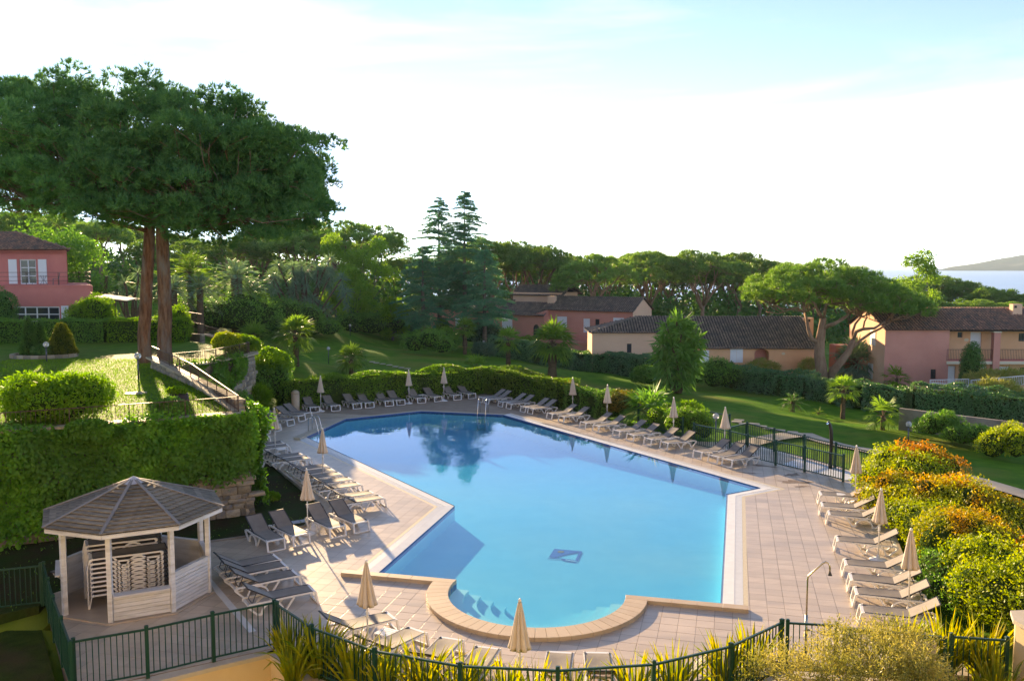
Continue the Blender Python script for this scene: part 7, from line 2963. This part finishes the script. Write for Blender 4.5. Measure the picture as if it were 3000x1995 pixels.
shrub('clipped_shrub', 'bright yellow green clipped shrub beside the garden gate', at(2025, 1282), (1.25, 1.0, .80), 'hedge', 4200, (.09, .045), seed=13, blobs=3)
shrub('shrub', 'bright green shrub left of the clipped gate shrub', at(1945, 1262), (.9, .8, .75), 'lush', 2600, (.11, .05), seed=14, blobs=2)
shrub('shrub', 'tall reedy green tuft behind the gate shrub', at(2010, 1255), (1.1, .8, .65), 'lush', 1600, (.3, .05), seed=15, up=1.0)
# blue green hedge on the far side of the lawn
def gpath(pts):
    return [ground(*p) for p in pts]


hedge('laurel_hedge', 'dark blue green hedge along the foot of the mauve and peach houses', gpath([(1440, 1040), (1560, 1060), (1700, 1082), (1935, 1115)]), 1.9, 1.95, 'hedge_dark', 230, (.17, .085), seed=4, wob=.14, top_wob=.12)
hedge('laurel_hedge', 'dark hedge between the yucca and the leaning stone pine', gpath([(2130, 1130), (2260, 1152), (2380, 1166)]), 2.0, 1.75, 'hedge_dark', 240, (.17, .085), seed=5, wob=.16, top_wob=.14)
hedge('laurel_hedge', 'dark hedge right of the leaning stone pine below the gable', gpath([(2395, 1170), (2530, 1195), (2650, 1205)]), 1.9, 1.65, 'hedge_dark', 260, (.16, .08), seed=6, wob=.16, top_wob=.14)
hedge('laurel_hedge', 'thick dark hedge above the concrete wall at the right', gpath([(2670, 1206), (2830, 1222), (3080, 1248)]), 2.2, 1.75, 'hedge_dark', 270, (.16, .08), seed=7, wob=.18, top_wob=.16)
# the orange tipped hedge beside the sunny row
oh = [(13.1, 34.2, -.1), (12.9, 31.0, -.1), (13.0, 28.0, -.1), (13.0, 25.2, -.1), (13.3, 22.6, -.05), (13.4, 20.4, 0)]
OHL = ['bright green and orange shrub at the far end of the sunny deck', 'green shrub with orange shoots in the row beside the sunny loungers', 'yellow green shrub in the middle of the sunny shrub row',
       'shrub with a red orange cap beside the third parasol', 'bright green shrub next to the corner wall']
shrub('photinia', OHL[0], at(2640, 1452), (1.7, 2.1, .90), 'photinia_green', 11000, (.10, .05), seed=21, blobs=5, lo=-.9)
shrub('photinia', OHL[1], (14.2, 28.2, -.15), (1.7, 2.0, .95), 'photinia', 10000, (.10, .05), seed=22, blobs=5, lo=-.9)
shrub('photinia', OHL[2], (13.2, 26.2, -.1), (1.5, 1.9, .84), 'photinia_green', 10000, (.09, .045), seed=23, blobs=5, lo=-.9)
shrub('photinia', OHL[3], (13.1, 23.7, -.1), (1.7, 1.7, .95), 'photinia', 11000, (.09, .045), seed=24, blobs=5, lo=-.9)
shrub('photinia', OHL[4], (12.0, 19.9, 0), (1.6, 1.9, .92), 'photinia_green', 12000, (.085, .042), seed=25, blobs=5, lo=-.9)
shrub('photinia', 'orange tipped shrub behind the far end of the sunny shrub row', at(2690, 1440), (1.6, 1.6, .98), 'photinia_red', 8000, (.10, .05), seed=26, blobs=4, lo=-.9)
shrub('photinia', 'dark leaved low shrub at the deck edge under the orange hedge', (11.2, 21.6, 0), (.65, 2.2, .55), 'hedge_mid', 3500, (.08, .04), seed=27, blobs=3, lo=-.9)
shrub('photinia', 'red orange shrub cap against the right picture edge', (14.0, 21.6, -.1), (1.5, 1.6, .98), 'photinia_red', 8000, (.09, .045), seed=28, blobs=4, lo=-.9)
shrub('photinia', 'golden green shrub filling the row between the first two sunny shrubs', (13.4, 29.6, -.1), (1.4, 1.5, .85), 'photinia', 7000, (.10, .05), seed=41, blobs=4, lo=-.9)
shrub('photinia', 'golden shrub between the middle and the red capped shrub', (13.3, 24.9, -.1), (1.5, 1.4, .90), 'photinia', 7000, (.09, .045), seed=42, blobs=4, lo=-.9)
shrub('photinia', 'yellow green shrub behind the last two sunny loungers', (12.2, 22.0, 0), (1.3, 1.5, .85), 'photinia_green', 7000, (.09, .045), seed=43, blobs=4, lo=-.9)
shrub('photinia', 'loose golden shrub on the lawn side of the sunny row', (15.2, 26.6, -.15), (1.4, 1.8, .85), 'photinia', 6500, (.10, .05), seed=44, blobs=4, lo=-.9)
# shrubs on the right lawn before the concrete wall
shrub('shrub', 'dark shrub hanging over the concrete wall', ground(2760, 1292), (1.3, .9, .9), 'hedge_mid', 3000, (.12, .06), seed=31, blobs=3)
shrub('shrub', 'spreading green shrub below the concrete wall', ground(2850, 1312), (1.6, 1.0, .75), 'hedge_mid', 3200, (.12, .06), seed=32, blobs=3)
shrub('shrub', 'golden green shrub at the right edge below the concrete wall', ground(2960, 1345), (1.6, 1.2, 1.1), 'photinia_green', 3600, (.12, .05), seed=33, blobs=3)
shrub('shrub', 'small shrub at the left end under the concrete wall', ground(2710, 1278), (.7, .6, .55), 'hedge_mid', 1400, (.12, .05), seed=34)
shrub('grass_tuft', 'yellow green grass clump in front of the ramp', (*on_y(2920, 1150, 66.5)[:1], 66.5, -2.2), (1.9, 1.0, .9), 'dry_grass', 1800, (.7, .05), seed=35, up=1.3, cat='grass', core=False)
shrub('grass_tuft', 'dry yellow grasses along the white ramp railing', (*on_y(2960, 1120, 70.5)[:1], 70.5, -1.6), (4.0, .8, .8), 'dry_grass', 2200, (.6, .05), seed=36, up=1.3, cat='grass', core=False)
shrub('bamboo', 'pale yellow bamboo sprays before the arch of the orange house', (*on_y(2230, 1080, 80.5)[:1], 80.5, -2.2), (1.9, .8, 1.05), 'dry_grass', 1500, (.35, .06), seed=37, up=.7, cat='bamboo', core=False)
shrub('bamboo', 'pale yellow bamboo sprays at the right end of the orange house', (*on_y(2372, 1080, 80.5)[:1], 80.5, -2.2), (1.1, .8, 1.1), 'dry_grass', 1000, (.35, .06), seed=38, up=.7, cat='bamboo', core=False)
shrub('cypress', 'narrow dark cypress in front of the loggia', (*on_y(2844, 1112, 73)[:1], 73, -2.3), (1.0, 1.0, 2.35), 'cypress', 5000, (.14, .05), seed=39, up=.9, lo=-.95, cat='cypress')
shrub('cypress', 'tiny clipped cone in front of the orange house wall', (*on_y(2141, 1075, 80.5)[:1], 80.5, -2.2), (.5, .5, 1.0), 'cypress', 900, (.14, .05), seed=40, up=.9, cat='cypress')
# clipped shrubs on the far lawn
FLS = [('big clipped dark shrub at the far edge of the lawn', (1080, 982), (5.2, 2.0, 1.6), 'hedge_mid', 5200, 5), ('second clipped dark shrub at the far lawn edge', (1150, 984), (3.4, 2.0, 1.5), 'hedge_mid', 3500, 3),
       ('grey green topiary ball left of the lawn bushes', (1208, 995), (1.7, 1.7, 1.55), 'blue_shrub', 2600, 1), ('wide rounded bush in the middle of the far lawn', (1255, 1038), (2.5, 1.9, 1.45), 'hedge_mid', 3800, 3),
       ('small round bush behind the middle lawn bushes', (1297, 1010), (1.1, 1.1, 1.5), 'hedge_mid', 1800, 1), ('reddish green bush right of the wide rounded bush', (1322, 1030), (1.5, 1.4, 1.5), 'hedge_mid', 2200, 2),
       ('grey green clipped ball under the globe lamp', (1418, 1052), (1.3, 1.2, .85), 'blue_shrub', 2000, 1), ('large blue green shrub in front of the mauve house', (1412, 1022), (2.3, 1.8, 1.7), 'blue_shrub', 3400, 3),
       ('dark shrub under the huge yucca', (930, 985), (3.0, 2.0, 1.3), 'hedge_mid', 2800, 3), ('dark shrub behind the left fan palm', (840, 985), (4.0, 2.0, 2.2), 'hedge_mid', 3200, 3),
       ('shrubbery beyond the stairs on the left', (650, 985), (6.0, 3.0, 2.4), 'hedge_mid', 4500, 5), ('low shrub right of the thick trunked palm', (770, 990), (3.0, 2.0, 1.4), 'hedge_mid', 2500, 3),
       ('small loose shrub at the lawn edge beside the hedge end', (825, 1085), (1.2, 1.0, .8), 'hedge_mid', 1200, 2), ('dark bush beside the far house wall', (1240, 1000), (2.0, 1.5, 1.0), 'hedge_mid', 1500, 2)]
for k, (lab, pp, rr, g_, n_, bl) in enumerate(FLS):
    shrub('shrub', lab, ground(*pp), rr, g_, n_, (.20, .09), seed=100 + k, blobs=bl)
shrub('shrub', 'small dark shrub in front of the mauve house stairs', (*on_y(1548, 985, 110)[:1], 110, -2.0), (1.6, 1.0, .9), 'lush', 1200, (.2, .1), seed=140)

# ------------------------------------------------------------------ upper lawn planting
shrub('clipped_shrub', 'large sunlit leafy bush at the front of the upper lawn', at(158, 1232, TZ - .05), (1.75, 1.4, .84), 'lush', 13000, (.17, .05), seed=51, blobs=6, lo=-.95, up=.5)
shrub('clipped_shrub', 'rounded sunlit bush against the pink house side', (*on_y(262, 940, 60.5)[:1], 60.5, 3.45), (1.75, 1.4, 1.70), 'lush', 8000, (.15, .07), seed=52, blobs=5)
shrub('clipped_shrub', 'sunlit round bush beside the stair wall', at(520, 1000, TZ - .1), (1.2, 1.1, 1.25), 'lush', 4200, (.14, .06), seed=53, blobs=3)
shrub('clipped_shrub', 'round pale bush inside the curved railing', at(655, 1040, TZ - .1), (1.05, .95, .80), 'photinia_green', 4000, (.12, .05), seed=54, blobs=2)
shrub('shrub', 'yellow green leafy plant at the end of the curved railing', (-15.9, 51.2, TZ - .3), (1.1, .8, .6), 'lush', 1800, (.22, .06), seed=55)
shrub('clipped_shrub', 'small round shrub beside the barrel behind the front railing', at(505, 1222, TZ - .05), (.55, .45, .32), 'hedge_mid', 2200, (.09, .045), seed=56)
shrub('shrub', 'dark purple shrub at the left picture edge by the pink house', (*on_y(5, 940, 62)[:1], 62, 3.45), (1.2, 1.0, 1.85), 'cypress', 2600, (.14, .07), seed=57)
hh = [(-39.5, 57.2, 3.45), (-33.0, 57.6, 3.45), (-27.0, 58.0, 3.45)]
hedge('clipped_hedge', 'long clipped hedge in front of the pink house', hh, 1.4, 1.55, 'hedge_mid', 300, (.13, .06), seed=8, wob=.06, top_wob=.04)
hedge('clipped_hedge', 'sunlit end of the clipped hedge left of the pine trunks', [(-26.7, 58.0, 3.45), (-21.8, 58.4, 3.45)], 1.3, 1.6, 'lush', 260, (.13, .06), seed=9, wob=.08, top_wob=.05)
# round flower bed with two dark cypresses and a golden cone
fb = at(130, 1045, TZ)
r = empty('flower_bed', (fb[0], fb[1], TZ), 0, 'round stone edged flower bed on the upper lawn', 'flower bed')
for k in range(26):
    a = 2 * math.pi * k / 26
    q = MB()
    q.box((0, 0, 0), (.40, .22, .26), 0)
    o = q.build('edging_stone', M['stone'], r, local=True)
    o.location = (1.62 * math.cos(a), 1.3 * math.sin(a), .06)
    o.rotation_euler = (0, 0, a + math.pi / 2)
q = MB().prism([(1.5 * math.cos(a), 1.2 * math.sin(a)) for a in np.linspace(0, 2 * math.pi, 24)[:-1]], -.05, .10)
q.build('soil', M['earth'], r, local=True)


def cone_shrub(name, label, base, w, h, g, n, seed, leaf=(.12, .045)):
    rng = np.random.default_rng(seed)
    root = empty(name, base, 0, label, 'cypress')
    t = rng.uniform(0, 1, n)
    t = 1 - np.sqrt(1 - t * .995)
    a = rng.uniform(0, 6.283, n)
    r = w / 2 * (1 - t) ** .75 * (.9 + .12 * np.sin(a * 5 + t * 9)) * rng.uniform(.85, 1.03, n) * np.minimum(1, .72 + t * 3)
    P = np.stack([r * np.cos(a), r * np.sin(a), h * t], 1)
    N = unit(np.stack([np.cos(a), np.sin(a), np.full(n, .9)], 1))
    V, F = blades(P, N, leaf[0], leaf[1], rng, .35)
    link('foliage', np_mesh('foliage', V, F, G[g]), root)
    MB().lathe([(w * .30, .02), (w * .38, h * .15), (w * .24, h * .55), (.02, h * .93)], 10).build('branches', M['core'], root, True, local=True)


cone_shrub('cypress', 'taller dark green cypress cone in the round flower bed', (fb[0] - .85, fb[1], TZ + .05), 1.0, 2.35, 'cypress', 5000, 1)
cone_shrub('cypress', 'second dark green cypress cone in the round flower bed', (fb[0] - .25, fb[1] + .1, TZ + .05), .9, 2.1, 'cypress', 4500, 2)
cone_shrub('cypress', 'golden green clipped cone in the round flower bed', (fb[0] + 1.0, fb[1], TZ + .05), 1.75, 1.95, 'cypress_gold', 6000, 3)
shrub('shrub', 'low dark shrub between the cones of the round bed', (fb[0] + .1, fb[1] - .45, TZ + .05), (.65, .4, .32), 'cypress', 900, (.09, .05), seed=58)
# barrel planter and small plant
bp = at(525, 1195, TZ)
r = empty('barrel_planter', (bp[0], bp[1], TZ - .02), 0, 'dark wooden barrel planter on the upper lawn', 'planter')
MB().lathe([(.27, 0), (.33, .18), (.34, .3), (.31, .52)], 16).build('barrel', M['dark_wood'], r, True, local=True)
MB().lathe([(.335, .16), (.34, .2)], 16).build('hoop', M['steel_dark'], r, True, local=True)
MB().lathe([(.29, .50), (.29, .505)], 16).build('soil', M['earth'], r, local=True)
shrub('potted_plant', 'green plant growing in the dark barrel', (bp[0] - .05, bp[1], TZ + .49), (.34, .3, .12), 'lush', 500, (.10, .05), seed=59, core=False, cat='plant')
q = MB().lathe([(.42, 0), (.42, .02)], 20)
o = q.build('stone_slab', M['flag'], None)
o.location = at(398, 1152, TZ)
tag(o, 'small round pale slab in the sunlit upper lawn', 'slab')


# ------------------------------------------------------------------ ivy curtains
def ivy(name, label, path, z_top, lows, thick, g, dens, leaf=(.13, .10), seed=0, hang=.25, cat='ivy', outward=1):
    """leaf curtain on the outer face of a wall path; lows = lower edge along it (0..1 -> z)"""
    rng = np.random.default_rng(seed + 900)
    root = empty(name, (*path[0][:2], z_top), 0, label, cat)
    o = np.array([path[0][0], path[0][1], z_top])
    segs = [(np.array(a[:2]), np.array(b[:2])) for a, b in zip(path[:-1], path[1:])]
    Ls = np.array([np.linalg.norm(b - a) for a, b in segs])
    tot = Ls.sum()
    s_acc = 0
    Ps, Ns = [], []
    for (a, b), L_ in zip(segs, Ls):
        u = (b - a) / L_
        nv = np.array([u[1], -u[0]]) * outward
        n = int(L_ * (z_top - min(l[1] for l in lows)) * dens)
        s = rng.uniform(0, L_, n)
        t = rng.uniform(0, 1, n) ** .9
        S = (s_acc + s) / tot
        zl = np.interp(S, [l[0] for l in lows], [l[1] for l in lows]) + .34 * np.sin(S * 47) * np.sin(S * 19 + 1) + rng.normal(0, .16, n)
        z = z_top + .10 - (z_top + .10 - zl) * t
        bul = thick * (.55 + .45 * np.sin(np.pi * np.clip(t, 0, 1) * .9 + .35)) + .16 * np.sin(s * 1.6 + 2.3 * z) + .14 * np.sin(s * .8 - 1.6 * z + 1) + .07 * np.sin(s * 4.3 - 3.1 * z)
        bul = bul * rng.uniform(.35, 1.0, n) ** .6
        xy = a + u * s[:, None] + nv * (bul + .03)[:, None]
        Ps.append(np.concatenate([xy, z[:, None]], 1))
        Ns.append(np.tile([nv[0], nv[1], .1], (n, 1)))
        # top edge spilling over
        k = int(L_ * 140)
        s = rng.uniform(0, L_, k)
        w = rng.uniform(-.10, thick, k)
        xy = a + u * s[:, None] + nv * w[:, None]
        z = z_top + .06 + .13 * np.sin(s * 1.7) + .09 * np.sin(s * .7 + 2) + rng.normal(0, .07, k) - np.maximum(0, w) ** 2 * .8
        Ps.append(np.concatenate([xy, z[:, None]], 1))
        Ns.append(np.tile([nv[0] * .3, nv[1] * .3, .9], (k, 1)))
        s_acc += L_
    P, N = np.concatenate(Ps), np.concatenate(Ns)
    V, F = blades(P - o, N - np.array([0, 0, hang]), leaf[0], leaf[1], rng, .55, face=N.astype(float))
    link('leaves', np_mesh('leaves', V, F, G[g]), root)
    return root


ivy('wall_creeper', 'thick green creeper covering the retaining wall behind the gazebo', [(-24, 21.7), (-15.9, 25.75), (-12.4, 27.6), (-8.85, 29.5)], TZ - .08, [(0, .1), (.46, .25), (.52, .75), (.58, .45), (.70, .55), (.80, .75), (.87, 1.35), (1, 1.5)], .48, 'ivy', 620, (.15, .10), seed=1)
ivy('wall_creeper', 'creeper rounding the corner of the retaining wall beside the parasols', [(-8.85, 29.5), (-12.8, 35.8), (-17.0, 42.4)], TZ - .05, [(0, .35), (.1, .15), (1, .1)], .5, 'ivy', 420, (.15, .10), seed=2)
ivy('wall_creeper', 'creeper hanging from the curved wall beyond the pines', [(-17.6, 43.5)] + [tuple(c) for c in curve[1:5]], TZ - .12, [(0, .2), (.55, .7), (.75, 1.9), (1, 2.5)], .32, 'ivy', 420, (.15, .10), seed=3)
shrub('shrub', 'leafy mound of creeper on the coping behind the front railing', (*at(262, 1262, TZ)[:2], TZ - .3), (.7, .35, .30), 'ivy', 1500, (.13, .09), seed=61, core=False)
# shrubs at the back left corner of the deck
shrub('shrub', 'tall dark leafy shrub at the back left deck corner', (-15.0, 52.3, -.05), (2.0, 1.5, 1.75), 'hedge_mid', 6500, (.13, .07), seed=62, blobs=4)
shrub('shrub', 'brownish creeper mound below the curved wall', (-15.4, 47.6, -.05), (1.2, 1.1, 1.0), 'hedge_mid', 3000, (.12, .07), seed=63, blobs=3)
shrub('shrub', 'sunlit creeper climbing beside the curved wall end', (-14.6, 52.6, 1.6), (1.2, 1.0, 1.0), 'lush', 3000, (.13, .08), seed=64, core=False)
shrub('shrub', 'dark shrub in the notch behind the corner loungers', (-14.5, 42.5, -.05), (1.5, 1.6, .8), 'hedge_mid', 3200, (.12, .07), seed=65, blobs=3)
shrub('tall_grass', 'upright yellow green grass tuft behind the corner loungers', (*at(757, 1215)[:2], 0), (.55, .5, .75), 'lush', 900, (.6, .05), seed=66, up=1.6, core=False, cat='grass')
shrub('small_shrub', 'small bright shrub in the earth bed below the wall corner', (*at(800, 1468)[:2], 0.0), (.28, .25, .16), 'lush', 500, (.08, .04), seed=67, core=False)


# ------------------------------------------------------------------ phormiums in the front bed, olive at the bottom right
def phormium(label, p, n, L_, seed, spread=.38, g='phormium'):
    rng = np.random.default_rng(seed)
    root = empty('phormium', p, 0, label, 'plant', 'strappy yellow plants along the front fence')
    Vs, Fs = [], []
    for i in range(n):
        a = rng.uniform(0, 6.283)
        out = abs(rng.normal(0, spread)) + .08
        d = unit(np.array([math.cos(a) * out, math.sin(a) * out, 1.0]))
        Ln = L_ * rng.uniform(.6, 1.15)
        w = rng.uniform(.018, .032)
        s = unit(np.cross(d, rng.normal(size=3))) * w
        o = np.array([math.cos(a), math.sin(a), 0]) * rng.uniform(0, .16)
        bend = out * .55
        h_ = np.array([math.cos(a), math.sin(a), 0])
        p1 = o + d * Ln * .4
        p2 = o + d * Ln * .75 + h_ * bend * .12 * Ln
        p3 = o + d * Ln + h_ * bend * .40 * Ln - np.array([0, 0, bend * .25 * Ln])
        k = len(Vs)
        Vs += [o - s * .7, o + s * .7, p1 + s, p1 - s, p2 + s * .8, p2 - s * .8, p3 + s * .06, p3 - s * .06]
        Fs += [[k, k + 1, k + 2, k + 3], [k + 3, k + 2, k + 4, k + 5], [k + 5, k + 4, k + 6, k + 7]]
    link('leaves', np_mesh('leaves', np.array(Vs), np.array(Fs), G[g]), root)


PH = [(-4.75, 17.95, 1.1, 90), (-4.0, 17.55, 1.2, 110), (-3.2, 17.05, 1.15, 100), (-2.55, 16.75, 1.1, 70), (-1.75, 16.45, 1.2, 110), (-.95, 16.3, 1.15, 80), (-.1, 16.1, 1.0, 60), (.45, 16.1, .95, 60), (1.1, 16.05, .95, 60),
      (2.4, 16.3, 1.05, 90), (3.2, 16.55, 1.1, 80), (4.3, 17.05, 1.15, 100), (5.0, 17.55, 1.1, 70), (8.3, 17.75, 1.15, 110), (9.0, 17.55, 1.3, 120), (9.7, 17.4, 1.25, 110), (9.4, 16.3, 1.0, 70), (-4.5, 17.3, .9, 80)]
for k, (x, y, L_, n_) in enumerate(PH):
    phormium(f'strappy yellow green plant behind the front fence, {ORD[k]} counted from the left' if k < 13 else
             ('strappy yellow plant behind the gate', 'tall strappy yellow plant right of the gate post', 'tall strappy yellow plant next to the corner wall', 'grey green strappy plant in front of the corner fence', 'drooping strappy plant at the bend of the front fence')[k - 13], (x, y, 0.0), n_, L_, 300 + k)


def olive(label, base, blobs, seed, n):
    rng = np.random.default_rng(seed)
    root = empty('olive_shrub', base, 0, label, 'shrub')
    mb = MB()
    parts = []
    for (x, y, z, r) in blobs:
        c = np.array([x, y, z])
        limb(mb, (x * .3, y * .3, 0), c, .03, .012, rng, .08, 4, 6)
        k = int(n * r * r)
        P, N = ell_pts(k, c, (r, r, r * .9), rng, -.7, .2)
        # twigs with leaves along them
        D = unit(N + [0, 0, .35] + .4 * rng.normal(size=(len(P), 3)))
        m_ = 6
        t = np.linspace(0, .26, m_)
        Q = (P[:, None, :] + D[:, None, :] * t[None, :, None]).reshape(-1, 3)
        parts.append(blades(Q, np.repeat(D, m_, 0), .07, .020, rng, .6))
    mb.build('branches', M['bark_grey'], root, True, local=True)
    V, F = join(parts)
    link('foliage', np_mesh('foliage', V, F, G['olive']), root)


def ob(px, py, y):
    x, z = on_y(px, py, y)
    return x, y, z


ol = (6.8, 15.6, -.8)
rel = lambda px, py, y, r: tuple(np.array(ob(px, py, y)) - np.array(ol)) + (r,)
olive('grey green olive shrub in front of the gate at the bottom right', ol,
      [rel(2450, 1895, 16.4, .34), rel(2540, 1885, 16.2, .32), rel(2620, 1880, 16.4, .34), rel(2690, 1900, 16.2, .30), rel(2500, 1945, 15.8, .36), rel(2600, 1940, 15.6, .38), rel(2690, 1955, 15.6, .36), rel(2400, 1940, 16.0, .32),
       rel(2300, 1935, 16.2, .26), rel(2240, 1960, 16.0, .26), rel(2350, 1985, 15.6, .32), rel(2560, 1990, 15.2, .40), rel(2680, 1990, 15.2, .38), rel(2750, 1985, 15.3, .24), rel(2460, 1990, 15.4, .34), rel(2590, 1862, 16.5, .22), rel(2470, 1862, 16.6, .20)], 5, 2100)

# scattered fallen leaves and weeds in the earth bed
rng = np.random.default_rng(44)
n = 5200
X, Y = rng.uniform(-24, -4, n), rng.uniform(18, 44, n)
k = inside(earth, X, Y) & (lump(np.stack([X, Y, Y * 0], 1), 1, .8, 3) > -.1)
P = np.stack([X[k], Y[k], np.full(k.sum(), .015)], 1)
V, F = blades(P, np.tile([0, 0, 1.0], (len(P), 1)), .09, .03, rng, .7)
tag(link('ground_cover', np_mesh('ground_cover', V, F, G['hedge_mid'])), kind='stuff')
# rough grass on the sunlit part of the upper lawn
n = 60000
X, Y = rng.uniform(-27, -9, n), rng.uniform(24, 47, n)
k = inside(TERRACE, X, Y)
P = np.stack([X[k], Y[k], np.full(k.sum(), TZ - .012)], 1)
V, F = blades(P, np.tile([0, 0, 1.0], (len(P), 1)), .085, .022, rng, .45, 'needle')
tag(link('grass', np_mesh('grass', V, F, G['lush'])), kind='stuff')

# ------------------------------------------------------------------ haze over the bay
hm, nt, b, ln = new_mat('haze')
nt.nodes.remove(b)
pv = nt.nodes.new('ShaderNodeVolumePrincipled')
pv.inputs['Color'].default_value = (0.66, 0.84, 1.0, 1)
pv.inputs['Density'].default_value = 0.00008
pv.inputs['Anisotropy'].default_value = 0.25
ln(pv.outputs['Volume'], nt.nodes['Material Output'].inputs['Volume'])
mb = MB()
mb.box((0, 20000, 19), (60600, 61000, 138))
tag(mb.build('haze', hm), kind='stuff')
